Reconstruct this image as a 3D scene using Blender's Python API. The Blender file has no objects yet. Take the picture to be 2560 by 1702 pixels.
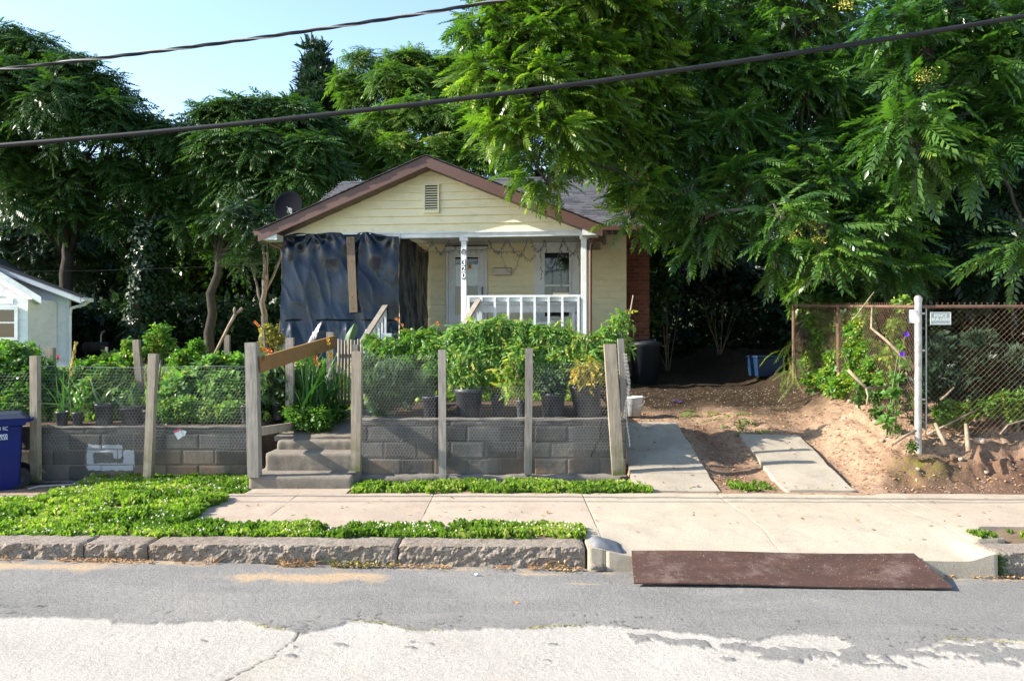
import bpy, math, random
import numpy as np
from mathutils import Vector, Matrix, noise

SC = bpy.context.scene
COL = SC.collection
PI = math.pi
R = math.radians
random.seed(7)
RNG = np.random.default_rng(7)

# ------------------------------------------------------------ camera, sky, sun
EYE = 1.89
FPX = 1955.0
cam_d = bpy.data.cameras.new('camera')
cam = bpy.data.objects.new('camera', cam_d)
COL.objects.link(cam)
cam.location = (0, 0, EYE)
cam.rotation_euler = (R(90), 0, 0)
cam_d.sensor_width = 36
cam_d.lens = FPX / 2560 * 36
cam_d.clip_end = 2000
SC.camera = cam

SUN_EL, SUN_PHI = 30.0, 6.5           # elevation; heading of the light off the street line
w = bpy.data.worlds.new("World")
SC.world = w
w.use_nodes = True
sky = w.node_tree.nodes.new('ShaderNodeTexSky')
sky.sky_type = 'NISHITA'
sky.sun_disc = False
sky.sun_elevation = R(SUN_EL)
sky.sun_rotation = R(270 - SUN_PHI)
sky.ozone_density = 1.2
sky.air_density = 1.0
sky.dust_density = 0.5
w.node_tree.links.new(sky.outputs[0], w.node_tree.nodes['Background'].inputs[0])
w.node_tree.nodes['Background'].inputs[1].default_value = 0.14
sd = bpy.data.lights.new('sun', 'SUN')
sd.energy = 5.0
sd.angle = R(0.55)
sd.color = (1, .93, .82)
sun = bpy.data.objects.new('sun', sd)
COL.objects.link(sun)
sun.location = (-30, -5, 30)
_t = Vector((math.cos(R(SUN_PHI)) * math.cos(R(SUN_EL)), math.sin(R(SUN_PHI)) * math.cos(R(SUN_EL)), -math.sin(R(SUN_EL))))
sun.rotation_euler = _t.to_track_quat('-Z', 'Y').to_euler()
SC.view_settings.view_transform = 'Standard'
SC.view_settings.look = 'None'
SC.view_settings.exposure = 1.5
SC.view_settings.gamma = 1
SC.view_settings.use_curve_mapping = False
SC.render.engine = 'CYCLES'
SC.cycles.max_bounces = 6
SC.cycles.transparent_max_bounces = 8

# ------------------------------------------------------------ place helpers
def at(px, py, Y):                       # the point seen at a pixel of the photograph, Y metres off
    return Vector(((px - 1280) * Y / FPX, Y, EYE - (py - 851) * Y / FPX))
def on_z(px, py, z):
    Y = (EYE - z) * FPX / (py - 851)
    return Vector(((px - 1280) * Y / FPX, Y, z))
TH = R(6.5)
HO = (-1.62, 14.7)
CT, ST = math.cos(TH), math.sin(TH)
def HP(u, v, z):                         # house frame: u along the front, v backwards
    return Vector((HO[0] + u * CT + v * ST, HO[1] - u * ST + v * CT, z))
def hp(px, py, v):
    dx, dz = (px - 1280) / FPX, -(py - 851) / FPX
    t = (v + ST * HO[0] + CT * HO[1]) / (ST * dx + CT)
    X, Y = dx * t, t
    return ((X - HO[0]) * CT - (Y - HO[1]) * ST, EYE + dz * t)
def gnoise(x, y, s=1.0, o=4, seed=0.0):  # scalar fbm
    v, a = 0.0, 1.0
    for i in range(o):
        v += a * noise.noise(Vector((x * s + seed, y * s - seed, seed * 1.7)))
        s *= 2.03; a *= 0.5
    return v
def vnoise(X, Y, s=1.0, o=4, seed=0):    # vectorised value noise fbm, about -1..1
    out = np.zeros_like(X, dtype=float); amp = 1.0; tot = 0
    for i in range(o):
        r = np.random.default_rng(seed * 101 + i)
        T = r.random((256, 256)) * 2 - 1
        x = X * s + 1000.3 + i * 17.1; y = Y * s + 1000.7 + i * 9.2
        xi = np.floor(x).astype(int); yi = np.floor(y).astype(int)
        fx = x - xi; fy = y - yi
        fx = fx * fx * (3 - 2 * fx); fy = fy * fy * (3 - 2 * fy)
        a = T[xi % 256, yi % 256]; b = T[(xi + 1) % 256, yi % 256]
        c = T[xi % 256, (yi + 1) % 256]; d = T[(xi + 1) % 256, (yi + 1) % 256]
        out += amp * ((a * (1 - fx) + b * fx) * (1 - fy) + (c * (1 - fx) + d * fx) * fy)
        tot += amp; s *= 2.0; amp *= 0.5
    return out / tot * 1.6

# ------------------------------------------------------------ tagging and linking
def tag(o, label=None, cat=None, group=None, kind=None):
    if label: o['label'] = label
    if cat: o['category'] = cat
    if group: o['group'] = group
    if kind: o['kind'] = kind
    return o
def empty(name, loc, label=None, cat=None, group=None, kind=None, parent=None):
    o = bpy.data.objects.new(name, None)
    COL.objects.link(o)
    o.empty_display_size = .2
    loc = Vector(loc)
    if parent is not None:
        o.parent = parent; o.location = loc - wloc(parent)
    else:
        o.location = loc
    return tag(o, label, cat, group, kind)
def wloc(o):
    v = Vector((0, 0, 0))
    while o is not None:
        v = v + o.location; o = o.parent
    return v
def link(name, me, mat, parent=None, loc=None):
    """me has world coordinates; it becomes one object (a child when parent is given)"""
    base = wloc(parent) if parent is not None else Vector((0, 0, 0))
    n = len(me.vertices)
    co = np.empty(n * 3, np.float32); me.vertices.foreach_get('co', co); co = co.reshape(-1, 3)
    if loc is None:
        mn, mx = co.min(0), co.max(0)
        loc = Vector(((mn[0] + mx[0]) / 2, (mn[1] + mx[1]) / 2, float(mn[2])))
    co -= np.array(loc, np.float32)
    me.vertices.foreach_set('co', co.ravel()); me.update()
    if mat is not None and len(me.materials) == 0:
        for m_ in (mat if isinstance(mat, (list, tuple)) else [mat]): me.materials.append(m_)
    o = bpy.data.objects.new(name, me)
    COL.objects.link(o)
    if parent is not None: o.parent = parent
    o.location = Vector(loc) - base
    return o
def dup(root, loc=None, rotz=0.0, scale=1.0, label=None, group=None):
    r = root.copy(); COL.objects.link(r)
    if loc is not None: r.location = loc
    r.rotation_euler = (0, 0, rotz); r.scale = (scale,) * 3 if not isinstance(scale, tuple) else scale
    if label: r['label'] = label
    if group: r['group'] = group
    for ch in [c for c in root.children]:
        c = ch.copy(); COL.objects.link(c); c.parent = r
        for g in ch.children:
            d = g.copy(); COL.objects.link(d); d.parent = c
    return r

# ------------------------------------------------------------ mesh collector
class MB:
    def __init__(s): s.v = []; s.f = []; s.m = []; s.cm = 0
    def quad(s, *pts):
        b = len(s.v); s.v += [tuple(p) for p in pts]; s.f.append(tuple(range(b, b + len(pts)))); s.m.append(s.cm)
    def hexa(s, p):     # 8 points: bottom ring 0-3, top ring 4-7
        b = len(s.v); s.v += [tuple(q) for q in p]
        for q in ((0, 3, 2, 1), (4, 5, 6, 7), (0, 1, 5, 4), (1, 2, 6, 5), (2, 3, 7, 6), (3, 0, 4, 7)):
            s.f.append(tuple(b + i for i in q)); s.m.append(s.cm)
    def box(s, c, d, M=None):
        x, y, z = d[0] / 2, d[1] / 2, d[2] / 2
        P = [(-x, -y, -z), (x, -y, -z), (x, y, -z), (-x, y, -z), (-x, -y, z), (x, -y, z), (x, y, z), (-x, y, z)]
        c = Vector(c)
        s.hexa([(c + (M @ Vector(p) if M else Vector(p))) for p in P])
        return s
    def bar(s, a, b, w, h, up=(0, 0, 1), jit=0):   # rectangular bar from a to b; w sideways, h along up
        a, b = Vector(a), Vector(b); d = (b - a).normalized(); up = Vector(up)
        if abs(d.dot(up)) > .98: up = Vector((0, 1, 0))
        sx = d.cross(up).normalized(); uz = sx.cross(d).normalized()
        P = []
        for q in (a, b):
            for i, j in ((-1, -1), (1, -1), (1, 1), (-1, 1)):
                P.append(q + sx * (i * w / 2) + uz * (j * h / 2) + Vector([random.uniform(-jit, jit) for _ in range(3)]))
        s.hexa(P); return s
    def tube(s, pts, r, n=8, cap=True):
        pts = [Vector(p) for p in pts]; rs = r if isinstance(r, (list, tuple)) else [r] * len(pts)
        b0 = len(s.v); prev = None
        for i, p in enumerate(pts):
            d = (pts[min(i + 1, len(pts) - 1)] - pts[max(i - 1, 0)]).normalized()
            if prev is None:
                a = d.orthogonal().normalized()
            else:
                a = (prev - d * prev.dot(d)); a = a.normalized() if a.length > 1e-6 else d.orthogonal().normalized()
            prev = a; c = d.cross(a)
            for k in range(n):
                t = 2 * PI * k / n
                s.v.append(tuple(p + (a * math.cos(t) + c * math.sin(t)) * rs[i]))
        for i in range(len(pts) - 1):
            for k in range(n):
                k2 = (k + 1) % n
                s.f.append((b0 + i * n + k, b0 + i * n + k2, b0 + (i + 1) * n + k2, b0 + (i + 1) * n + k)); s.m.append(s.cm)
        if cap and n > 2:
            s.f.append(tuple(b0 + k for k in range(n))[::-1]); s.m.append(s.cm)
            e = b0 + (len(pts) - 1) * n
            s.f.append(tuple(e + k for k in range(n))); s.m.append(s.cm)
        return s
    def lathe(s, c, prof, n=24, M=None, cap=True):  # prof: list of (r, z)
        c = Vector(c); b0 = len(s.v)
        for (r_, z_) in prof:
            for k in range(n):
                t = 2 * PI * k / n; q = Vector((r_ * math.cos(t), r_ * math.sin(t), z_))
                s.v.append(tuple(c + (M @ q if M else q)))
        for i in range(len(prof) - 1):
            for k in range(n):
                k2 = (k + 1) % n
                s.f.append((b0 + i * n + k, b0 + i * n + k2, b0 + (i + 1) * n + k2, b0 + (i + 1) * n + k)); s.m.append(s.cm)
        if cap:
            s.f.append(tuple(b0 + k for k in range(n))[::-1]); s.m.append(s.cm)
        return s
    def ell(s, c, r, n=8, m=5, jit=0):
        c = Vector(c); b = len(s.v)
        s.v.append((c[0], c[1], c[2] - r[2]))
        for i in range(1, m):
            p = -PI / 2 + PI * i / m
            for k in range(n):
                t = 2 * PI * k / n; j = 1 + random.uniform(-jit, jit)
                s.v.append((c[0] + r[0] * math.cos(p) * math.cos(t) * j, c[1] + r[1] * math.cos(p) * math.sin(t) * j, c[2] + r[2] * math.sin(p) * j))
        s.v.append((c[0], c[1], c[2] + r[2])); top = len(s.v) - 1
        for k in range(n):
            k2 = (k + 1) % n
            s.f.append((b, b + 1 + k2, b + 1 + k)); s.m.append(s.cm)
            for i in range(m - 2):
                a = b + 1 + i * n
                s.f.append((a + k, a + k2, a + n + k2, a + n + k)); s.m.append(s.cm)
            a = b + 1 + (m - 2) * n
            s.f.append((a + k, a + k2, top)); s.m.append(s.cm)
        return s
    def mesh(s, name, smooth=False):
        me = bpy.data.meshes.new(name); me.from_pydata(s.v, [], s.f); me.update()
        if any(s.m): me.polygons.foreach_set('material_index', s.m)
        if smooth: me.polygons.foreach_set('use_smooth', [True] * len(s.f))
        return me
    def build(s, name, mat, parent=None, smooth=False, bevel=0, loc=None):
        o = link(name, s.mesh(name, smooth), mat, parent, loc)
        if bevel:
            b = o.modifiers.new('bevel', 'BEVEL'); b.width = bevel; b.segments = 2; b.limit_method = 'ANGLE'
        return o

def mesh_np(name, V, F, attrs=None, smooth=False):
    V = np.asarray(V, np.float32); F = np.asarray(F, np.int32); k = F.shape[1]
    me = bpy.data.meshes.new(name)
    me.vertices.add(len(V)); me.vertices.foreach_set('co', V.ravel())
    me.loops.add(F.size); me.loops.foreach_set('vertex_index', F.ravel())
    me.polygons.add(len(F)); me.polygons.foreach_set('loop_start', np.arange(0, F.size, k, dtype=np.int32))
    try: me.polygons.foreach_set('loop_total', np.full(len(F), k, np.int32))
    except Exception: pass
    if smooth: me.polygons.foreach_set('use_smooth', np.ones(len(F), bool))
    me.update(calc_edges=True)
    for an, av in (attrs or {}).items():
        A = me.attributes.new(an, 'FLOAT', 'POINT'); A.data.foreach_set('value', np.asarray(av, np.float32))
    return me
def grid_mesh(name, xs, ys, zf, attrs=None, skirt=0.0, smooth=True, xyf=None):
    X, Y = np.meshgrid(xs, ys); Z = zf(X, Y)
    A = {k: f(X, Y).ravel() for k, f in (attrs or {}).items()}
    if xyf: X, Y = xyf(X, Y)
    V = np.stack([X, Y, Z], -1).reshape(-1, 3); nx, ny = len(xs), len(ys)
    i = np.arange((ny - 1) * (nx - 1)); r, c = i // (nx - 1), i % (nx - 1); a = r * nx + c
    F = np.stack([a, a + 1, a + nx + 1, a + nx], 1)
    if skirt:
        ring = np.concatenate([np.arange(nx), np.arange(1, ny) * nx + nx - 1, (ny - 1) * nx + np.arange(nx - 2, -1, -1), np.arange(ny - 2, 0, -1) * nx])
        b = len(V); low = V[ring].copy(); low[:, 2] -= skirt; V = np.concatenate([V, low]); m = len(ring)
        j = np.arange(m); j2 = (j + 1) % m
        V = np.concatenate([V, V[ring]]); F = np.concatenate([F, np.stack([b + m + j, b + j, b + j2, b + m + j2], 1)])
        for k in A: A[k] = np.concatenate([A[k], A[k][ring], A[k][ring]])
    return mesh_np(name, V, F, A, smooth)

# ------------------------------------------------------------ materials
class NT:
    def __init__(s, name):
        s.mat = bpy.data.materials.new(name); s.mat.use_nodes = True
        s.t = s.mat.node_tree; s.n = s.t.nodes; s.l = s.t.links
        s.p = s.n['Principled BSDF']; s.co = None
    def new(s, typ, **kw):
        o = s.n.new(typ)
        for k, v_ in kw.items():
            if k.startswith('_'): setattr(o, k[1:], v_)
            else:
                i = o.inputs[int(k[1:])] if k[0] == 'i' and k[1:].isdigit() else o.inputs[k]
                if isinstance(v_, bpy.types.NodeSocket): s.l.new(v_, i)
                else: i.default_value = v_
        return o
    def coord(s, scale=(1, 1, 1), src='Object', rot=(0, 0, 0)):
        if src == 'World': c = s.n.new('ShaderNodeNewGeometry').outputs['Position']
        else: c = s.n.new('ShaderNodeTexCoord').outputs[src]
        m = s.new('ShaderNodeMapping'); s.l.new(c, m.inputs[0]); m.inputs['Scale'].default_value = scale; m.inputs['Rotation'].default_value = rot
        return m.outputs[0]
    def noise(s, co, scale, detail=4, rough=.6, dist=0):
        n_ = s.new('ShaderNodeTexNoise', Scale=scale, Detail=detail, Roughness=rough, Distortion=dist); s.l.new(co, n_.inputs['Vector']); return n_.outputs['Fac']
    def ramp(s, fac, stops, interp='LINEAR'):
        r_ = s.n.new('ShaderNodeValToRGB'); s.l.new(fac, r_.inputs[0]); cr = r_.color_ramp; cr.interpolation = interp
        while len(cr.elements) < len(stops): cr.elements.new(.5)
        for e, (p_, c) in zip(cr.elements, stops):
            e.position = p_; e.color = (c, c, c, 1) if isinstance(c, (int, float)) else (*c, 1)
        return r_.outputs[0]
    def mix(s, fac, a, b, mode='MIX'):
        m = s.n.new('ShaderNodeMix'); m.data_type = 'RGBA'; m.blend_type = mode
        for i, v_ in ((0, fac), (6, a), (7, b)):
            if isinstance(v_, bpy.types.NodeSocket): s.l.new(v_, m.inputs[i])
            else: m.inputs[i].default_value = v_ if i == 0 else (*v_, 1)
        return m.outputs[2]
    def math(s, op, a, b=0.0, clamp=False):
        m = s.n.new('ShaderNodeMath'); m.operation = op; m.use_clamp = clamp
        for i, v_ in ((0, a), (1, b)):
            if isinstance(v_, bpy.types.NodeSocket): s.l.new(v_, m.inputs[i])
            else: m.inputs[i].default_value = v_
        return m.outputs[0]
    def attr(s, name):
        a = s.n.new('ShaderNodeAttribute'); a.attribute_name = name; return a.outputs['Fac']
    def rand(s): return s.n.new('ShaderNodeObjectInfo').outputs['Random']
    def set(s, **kw):
        for k, v_ in kw.items():
            i = s.p.inputs[k.replace('_', ' ')]
            if isinstance(v_, bpy.types.NodeSocket): s.l.new(v_, i)
            else: i.default_value = (*v_, 1) if isinstance(v_, tuple) and len(v_) == 3 and i.type == 'RGBA' else v_
        return s
    def bump(s, h, strength=.4, dist=.01):
        b = s.new('ShaderNodeBump', Strength=strength, Distance=dist); s.l.new(h, b.inputs['Height']); s.l.new(b.outputs[0], s.p.inputs['Normal']); return s

def simple(name, c1, c2=None, rough=.7, scale=8, bump=0, bscale=40, bdist=.004, spec=.3, metal=0, rand=0, src='Object', stretch=(1, 1, 1), dirt=None, dscale=1.5, damt=.5):
    t = NT(name); co = t.coord(stretch, src); c2 = c2 or c1
    col = t.mix(t.ramp(t.noise(co, scale), [(.35, 0), (.65, 1)]), c1, c2)
    if dirt:
        col = t.mix(t.math('MULTIPLY', t.ramp(t.noise(co, dscale, 6, .65), [(.45, 0), (.75, 1)]), damt), col, dirt)
    if rand:
        k = t.math('ADD', t.math('MULTIPLY', t.rand(), 2 * rand), 1 - rand)
        cc = t.new('ShaderNodeCombineColor'); [t.l.new(k, cc.inputs[i]) for i in range(3)]
        col = t.mix(1.0, col, cc.outputs[0], 'MULTIPLY')
    t.set(Base_Color=col, Roughness=rough, Specular_IOR_Level=spec, Metallic=metal)
    if bump: t.bump(t.noise(co, bscale, 5, .7), bump, bdist)
    return t.mat

def leafmat(name, dark, light, gloss=.35, trans=.35, yellow=None, rough=.4):
    """leaf: colour varies leaf by leaf through the stored tint"""
    t = NT(name)
    tn = t.attr('tint')
    stops = [(0, dark), (.88, light), (1.0, yellow or light)]
    col = t.ramp(tn, stops)
    t.set(Base_Color=col, Roughness=rough, Specular_IOR_Level=gloss)
    tr = t.new('ShaderNodeBsdfTranslucent'); t.l.new(t.mix(1.0, col, (1.0, 1.25, .45), 'MULTIPLY'), tr.inputs[0])
    ms = t.new('ShaderNodeMixShader'); ms.inputs[0].default_value = trans
    t.l.new(t.p.outputs[0], ms.inputs[1]); t.l.new(tr.outputs[0], ms.inputs[2])
    t.l.new(ms.outputs[0], t.n['Material Output'].inputs[0])
    return t.mat

def wood(name, c1, c2, axis=2, rand=.18, moss=None, rough=.85):
    t = NT(name); st = [14, 14, 14]; st[axis] = .9
    co = t.coord(tuple(st))
    g = t.noise(co, 3.5, 6, .7, .6)
    col = t.mix(t.ramp(g, [(.3, 0), (.7, 1)]), c1, c2)
    st2 = [4, 4, 4]; st2[axis] = .7
    col = t.mix(t.ramp(t.noise(t.coord(tuple(st2)), 1.2, 3), [(.42, 0), (.75, .6)]), col, tuple(x * .55 for x in c1))
    kn = t.noise(t.coord((1, 1, 1)), 9, 2)
    col = t.mix(t.ramp(kn, [(.70, 0), (.78, .7)]), col, (.05, .035, .025))
    if moss:
        sx = t.new('ShaderNodeSeparateXYZ'); t.l.new(t.n.new('ShaderNodeTexCoord').outputs['Generated'], sx.inputs[0])
        mm = t.ramp(sx.outputs[2], [(.05, 1), (.35, 0)])
        col = t.mix(t.math('MULTIPLY', mm, t.ramp(t.noise(t.coord((1, 1, 1)), 7, 4), [(.35, 0), (.6, .9)])), col, moss)
    if rand:
        k = t.math('ADD', t.math('MULTIPLY', t.rand(), 2 * rand), 1 - rand)
        cc = t.new('ShaderNodeCombineColor'); [t.l.new(k, cc.inputs[i]) for i in range(3)]
        col = t.mix(1.0, col, cc.outputs[0], 'MULTIPLY')
    t.set(Base_Color=col, Roughness=rough, Specular_IOR_Level=.15)
    t.bump(g, .6, .004)
    return t.mat

M = {}
M['wood_grey'] = wood('weathered_grey_wood', (.36, .32, .27), (.17, .15, .13), 2)
M['wood_pale'] = wood('weathered_pale_wood', (.42, .355, .27), (.22, .18, .135), 2, moss=(.11, .12, .04))
M['wood_grey_h'] = wood('weathered_grey_rail', (.36, .32, .27), (.19, .165, .14), 0)
M['wood_brown_h'] = wood('brown_board_wood', (.30, .17, .07), (.17, .09, .035), 0)
M['wood_tarp'] = wood('batten_wood', (.27, .20, .14), (.16, .11, .075), 2)
M['stick'] = simple('dry_stick', (.30, .23, .16), (.17, .12, .08), .85, 12, .5, 60)
M['white_paint'] = simple('white_paint', (.74, .76, .78), (.62, .64, .66), .5, 3, .15, 60, dirt=(.33, .33, .30), dscale=2.5, damt=.5)
M['white_trim'] = simple('white_trim', (.72, .73, .74), (.66, .67, .68), .45, 3, .05, 60, dirt=(.40, .39, .35), dscale=3, damt=.4)
M['soffit'] = simple('porch_ceiling_paint', (.62, .60, .55), (.55, .53, .49), .7, 3)
M['brown_metal'] = simple('brown_fascia', (.115, .058, .045), (.09, .046, .036), .45, 2, .05, 30, spec=.4)
M['dark_metal'] = simple('dark_metal', (.02, .02, .022), (.03, .03, .032), .5, 4)
M['galv'] = simple('galvanised_steel', (.45, .44, .42), (.34, .32, .30), .45, 9, .1, 60, metal=.55, dirt=(.20, .12, .07), dscale=3, damt=.6)
M['rust'] = simple('rusty_steel', (.17, .10, .07), (.11, .065, .045), .8, 14, .3, 60, metal=.2)
M['rust_wire'] = simple('rusty_wire', (.23, .15, .10), (.12, .075, .05), .75, 14, metal=.2)
M['wire'] = simple('galvanised_wire', (.42, .43, .44), (.34, .34, .34), .5, 20, metal=.3)
M['black_plastic'] = simple('black_nursery_plastic', (.022, .024, .028), (.045, .048, .052), .45, 6, .1, 40, spec=.5, dirt=(.14, .12, .10), dscale=4, damt=.5)
M['black_bin'] = simple('black_bin_plastic', (.018, .02, .024), None, .5, 6)
M['soil'] = simple('potting_soil', (.035, .022, .014), (.06, .04, .025), .95, 20, 1, 60, .01)
M['paper'] = simple('white_paper', (.75, .73, .72), (.65, .63, .62), .7, 9)
M['red_print'] = simple('red_print', (.55, .12, .16), None, .7)
M['bucket'] = simple('white_bucket_plastic', (.60, .60, .58), (.45, .45, .43), .5, 6, dirt=(.2, .17, .13), dscale=4, damt=.6)
M['blue_bin'] = simple('blue_tote_plastic', (.007, .024, .06), (.006, .020, .05), .45, 6)
M['cart'] = simple('navy_cart_plastic', (.008, .016, .115), (.007, .013, .095), .5, 3, .1, 80, spec=.15)
M['cart_lid'] = simple('cart_lid_plastic', (.014, .018, .035), None, .5, 3)
M['rubber'] = simple('rubber', (.015, .015, .015), None, .8)
M['cart_print'] = simple('cart_white_print', (.55, .58, .65), None, .6)
M['mailbox'] = simple('almond_mailbox_metal', (.55, .49, .42), (.50, .44, .38), .4)
M['glass'] = NT('window_glass').set(Base_Color=(.012, .014, .016), Roughness=.04, Specular_IOR_Level=.7).mat
M['shade'] = simple('dark_window_shade', (.035, .036, .036), (.05, .05, .048), .8)
M['curtain'] = simple('curtain_cloth', (.45, .42, .36), (.30, .28, .24), .9, 6)
M['plate'] = simple('number_plate_black', (.01, .011, .02), None, .4)
M['numeral'] = simple('number_white', (.75, .75, .75), None, .5)
M['light_wire'] = simple('dark_light_wire', (.012, .02, .014), None, .6)
M['bulb'] = simple('tiny_clear_bulb', (.10, .10, .10), None, .3)
M['dish'] = simple('black_dish', (.006, .007, .010), None, .8, spec=.02)
M['pane_bright'] = simple('painted_reflection_glass', (.42, .47, .52), (.50, .54, .58), .12, 3, spec=.6)  # sky reflection painted into the pane as a pale base colour
M['orange'] = simple('orange_petals', (.72, .16, .035), (.62, .25, .06), .6)
M['yellow'] = simple('yellow_petals', (.70, .40, .03), (.70, .30, .03), .6)
M['purple'] = simple('purple_petals', (.12, .03, .55), (.22, .05, .6), .6)
M['pink'] = simple('pink_tape', (.75, .08, .12), None, .6)
M['stone'] = simple('loose_stone', (.36, .27, .20), (.24, .18, .14), .9, 6, .8, 20, .01, rand=.25)
M['litter'] = simple('dry_leaf_litter', (.27, .12, .05), (.42, .27, .12), .85, 3, src='World')
M['litter_y'] = simple('yellow_fallen_leaf', (.60, .38, .05), None, .8, 3)
M['bark'] = simple('grey_bark', (.15, .125, .10), (.075, .06, .05), .9, 5, .8, 18, .02, stretch=(3, 3, .8))
M['bark_dark'] = simple('dark_bark', (.055, .045, .036), (.03, .025, .02), .95, 5, .8, 18, .02, stretch=(3, 3, .8))
M['stem'] = simple('green_stem', (.10, .14, .04), (.16, .15, .06), .7)
M['cable'] = simple('black_cable', (.014, .014, .016), (.02, .02, .022), .55, 5, spec=.2)

# leaves
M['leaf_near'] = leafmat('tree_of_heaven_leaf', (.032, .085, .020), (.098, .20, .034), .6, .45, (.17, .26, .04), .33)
M['leaf_sunny'] = leafmat('sunny_tree_of_heaven_leaf', (.045, .105, .016), (.155, .25, .028), .6, .5, (.26, .33, .04), .33)  # brighter copy of the same leaf, sunlight put into its colour
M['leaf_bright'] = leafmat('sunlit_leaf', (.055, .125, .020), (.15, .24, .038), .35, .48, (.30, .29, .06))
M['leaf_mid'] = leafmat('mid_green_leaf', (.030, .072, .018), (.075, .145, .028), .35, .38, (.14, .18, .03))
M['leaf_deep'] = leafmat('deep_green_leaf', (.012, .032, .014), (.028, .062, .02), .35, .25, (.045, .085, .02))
M['leaf_cedar'] = leafmat('cedar_needle', (.018, .042, .026), (.04, .075, .042), .2, .15)
M['leaf_tomato'] = leafmat('tomato_leaf', (.085, .19, .045), (.20, .34, .085), .3, .48, (.40, .38, .08))
M['leaf_garden'] = leafmat('garden_leaf', (.045, .125, .018), (.14, .28, .04), .4, .45, (.34, .36, .05))
M['leaf_blade'] = leafmat('sword_leaf', (.025, .085, .022), (.07, .17, .035), .4, .3, (.12, .20, .05))
M['leaf_grey'] = leafmat('grey_green_leaf', (.06, .11, .055), (.12, .18, .09), .25, .25)
M['leaf_yellow'] = leafmat('yellowing_leaf', (.20, .21, .04), (.42, .33, .06), .3, .35, (.5, .30, .05))
M['grass'] = leafmat('grass_and_clover', (.08, .15, .022), (.23, .33, .05), .25, .45, (.40, .40, .12))
M['clover_flower'] = simple('clover_flower', (.62, .58, .46), (.5, .42, .36), .8)

def concrete(name, c1, c2, stain, src='World', agg=.5):
    t = NT(name); co = t.coord((1, 1, 1), src)
    col = t.mix(t.ramp(t.noise(co, 1.3, 5, .6), [(.35, 0), (.68, 1)]), c1, c2)
    col = t.mix(t.ramp(t.noise(co, 3.1, 7, .7, .4), [(.50, 0), (.78, .8)]), col, stain)
    sp = t.noise(co, 120, 2, .6)
    col = t.mix(t.ramp(sp, [(.36, .55), (.5, 0)]), col, tuple(x * .45 for x in c1))
    col = t.mix(t.ramp(sp, [(.62, 0), (.74, agg)]), col, (.62, .58, .52))
    t.set(Base_Color=col, Roughness=.88, Specular_IOR_Level=.2)
    h = t.math('ADD', t.noise(co, 90, 4, .7), t.math('MULTIPLY', t.noise(co, 9, 4), 1.5))
    t.bump(h, .5, .006)
    return t.mat
M['walk'] = concrete('sidewalk_concrete', (.415, .34, .262), (.36, .295, .23), (.25, .205, .16), agg=.25)
M['walk_red'] = concrete('dirt_stained_concrete', (.40, .325, .25), (.33, .265, .205), (.27, .195, .14), agg=.2)
M['apron'] = concrete('apron_concrete', (.425, .36, .275), (.37, .315, .24), (.27, .235, .18), agg=.2)
M['strip'] = concrete('driveway_concrete', (.37, .32, .25), (.30, .26, .205), (.22, .17, .12), agg=.2)
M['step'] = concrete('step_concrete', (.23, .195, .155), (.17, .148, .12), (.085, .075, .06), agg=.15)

def granite():
    t = NT('rough_granite'); co = t.coord((1, 1, 1), 'World')
    col = t.mix(t.ramp(t.noise(co, 5, 5, .7), [(.3, 0), (.7, 1)]), (.33, .28, .23), (.20, .16, .125))
    col = t.mix(t.ramp(t.noise(co, 70, 2, .7), [(.40, .8), (.52, 0)]), col, (.09, .075, .06))
    col = t.mix(t.ramp(t.noise(co, 1.1, 3, .6), [(.5, 0), (.7, .7)]), col, (.17, .125, .085))
    t.set(Base_Color=col, Roughness=.9, Specular_IOR_Level=.2); t.bump(t.noise(co, 55, 5, .75), .7, .01)
    return t.mat
M['granite'] = granite()

def block():
    t = NT('concrete_block'); co = t.coord((1, 1, 1), 'World')
    col = t.mix(t.ramp(t.noise(co, 2.2, 4, .6), [(.35, 0), (.66, 1)]), (.165, .153, .136), (.098, .094, .088))
    col = t.mix(t.ramp(t.noise(co, 160, 2, .6), [(.40, .6), (.52, 0)]), col, (.05, .047, .042))
    # rusty soil splash near the foot of the wall
    sx = t.new('ShaderNodeSeparateXYZ'); t.l.new(t.n.new('ShaderNodeNewGeometry').outputs['Position'], sx.inputs[0])
    lo = t.ramp(t.math('MULTIPLY', t.math('SUBTRACT', .62, sx.outputs[2]), 2.6, True), [(0, 0), (.9, .75)])
    col = t.mix(t.math('MULTIPLY', lo, t.ramp(t.noise(co, 1.7, 4, .65), [(.42, 0), (.62, 1)])), col, (.24, .15, .09))
    k = t.math('ADD', t.math('MULTIPLY', t.rand(), .5), .75)
    cc = t.new('ShaderNodeCombineColor'); [t.l.new(k, cc.inputs[i]) for i in range(3)]
    col = t.mix(1.0, col, cc.outputs[0], 'MULTIPLY')
    # old white paint daubed over three blocks of the left wall
    pv = t.attr('paint'); edge = t.math('ADD', pv, t.math('MULTIPLY', t.math('SUBTRACT', t.noise(co, 14, 6, .75), .5), 1.5))
    col = t.mix(t.ramp(edge, [(.46, 0), (.54, .85)]), col, (.42, .43, .45))
    t.set(Base_Color=col, Roughness=.95, Specular_IOR_Level=.1)
    t.bump(t.noise(co, 110, 4, .8), .6, .006)
    return t.mat
M['block'] = block()
M['mortar'] = simple('mortar', (.24, .20, .16), (.15, .13, .11), .95, 8, .6, 90, src='World')
M['cap'] = simple('wall_cap_mortar', (.20, .175, .145), (.12, .11, .095), .95, 6, .8, 50, .012, src='World')

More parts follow.
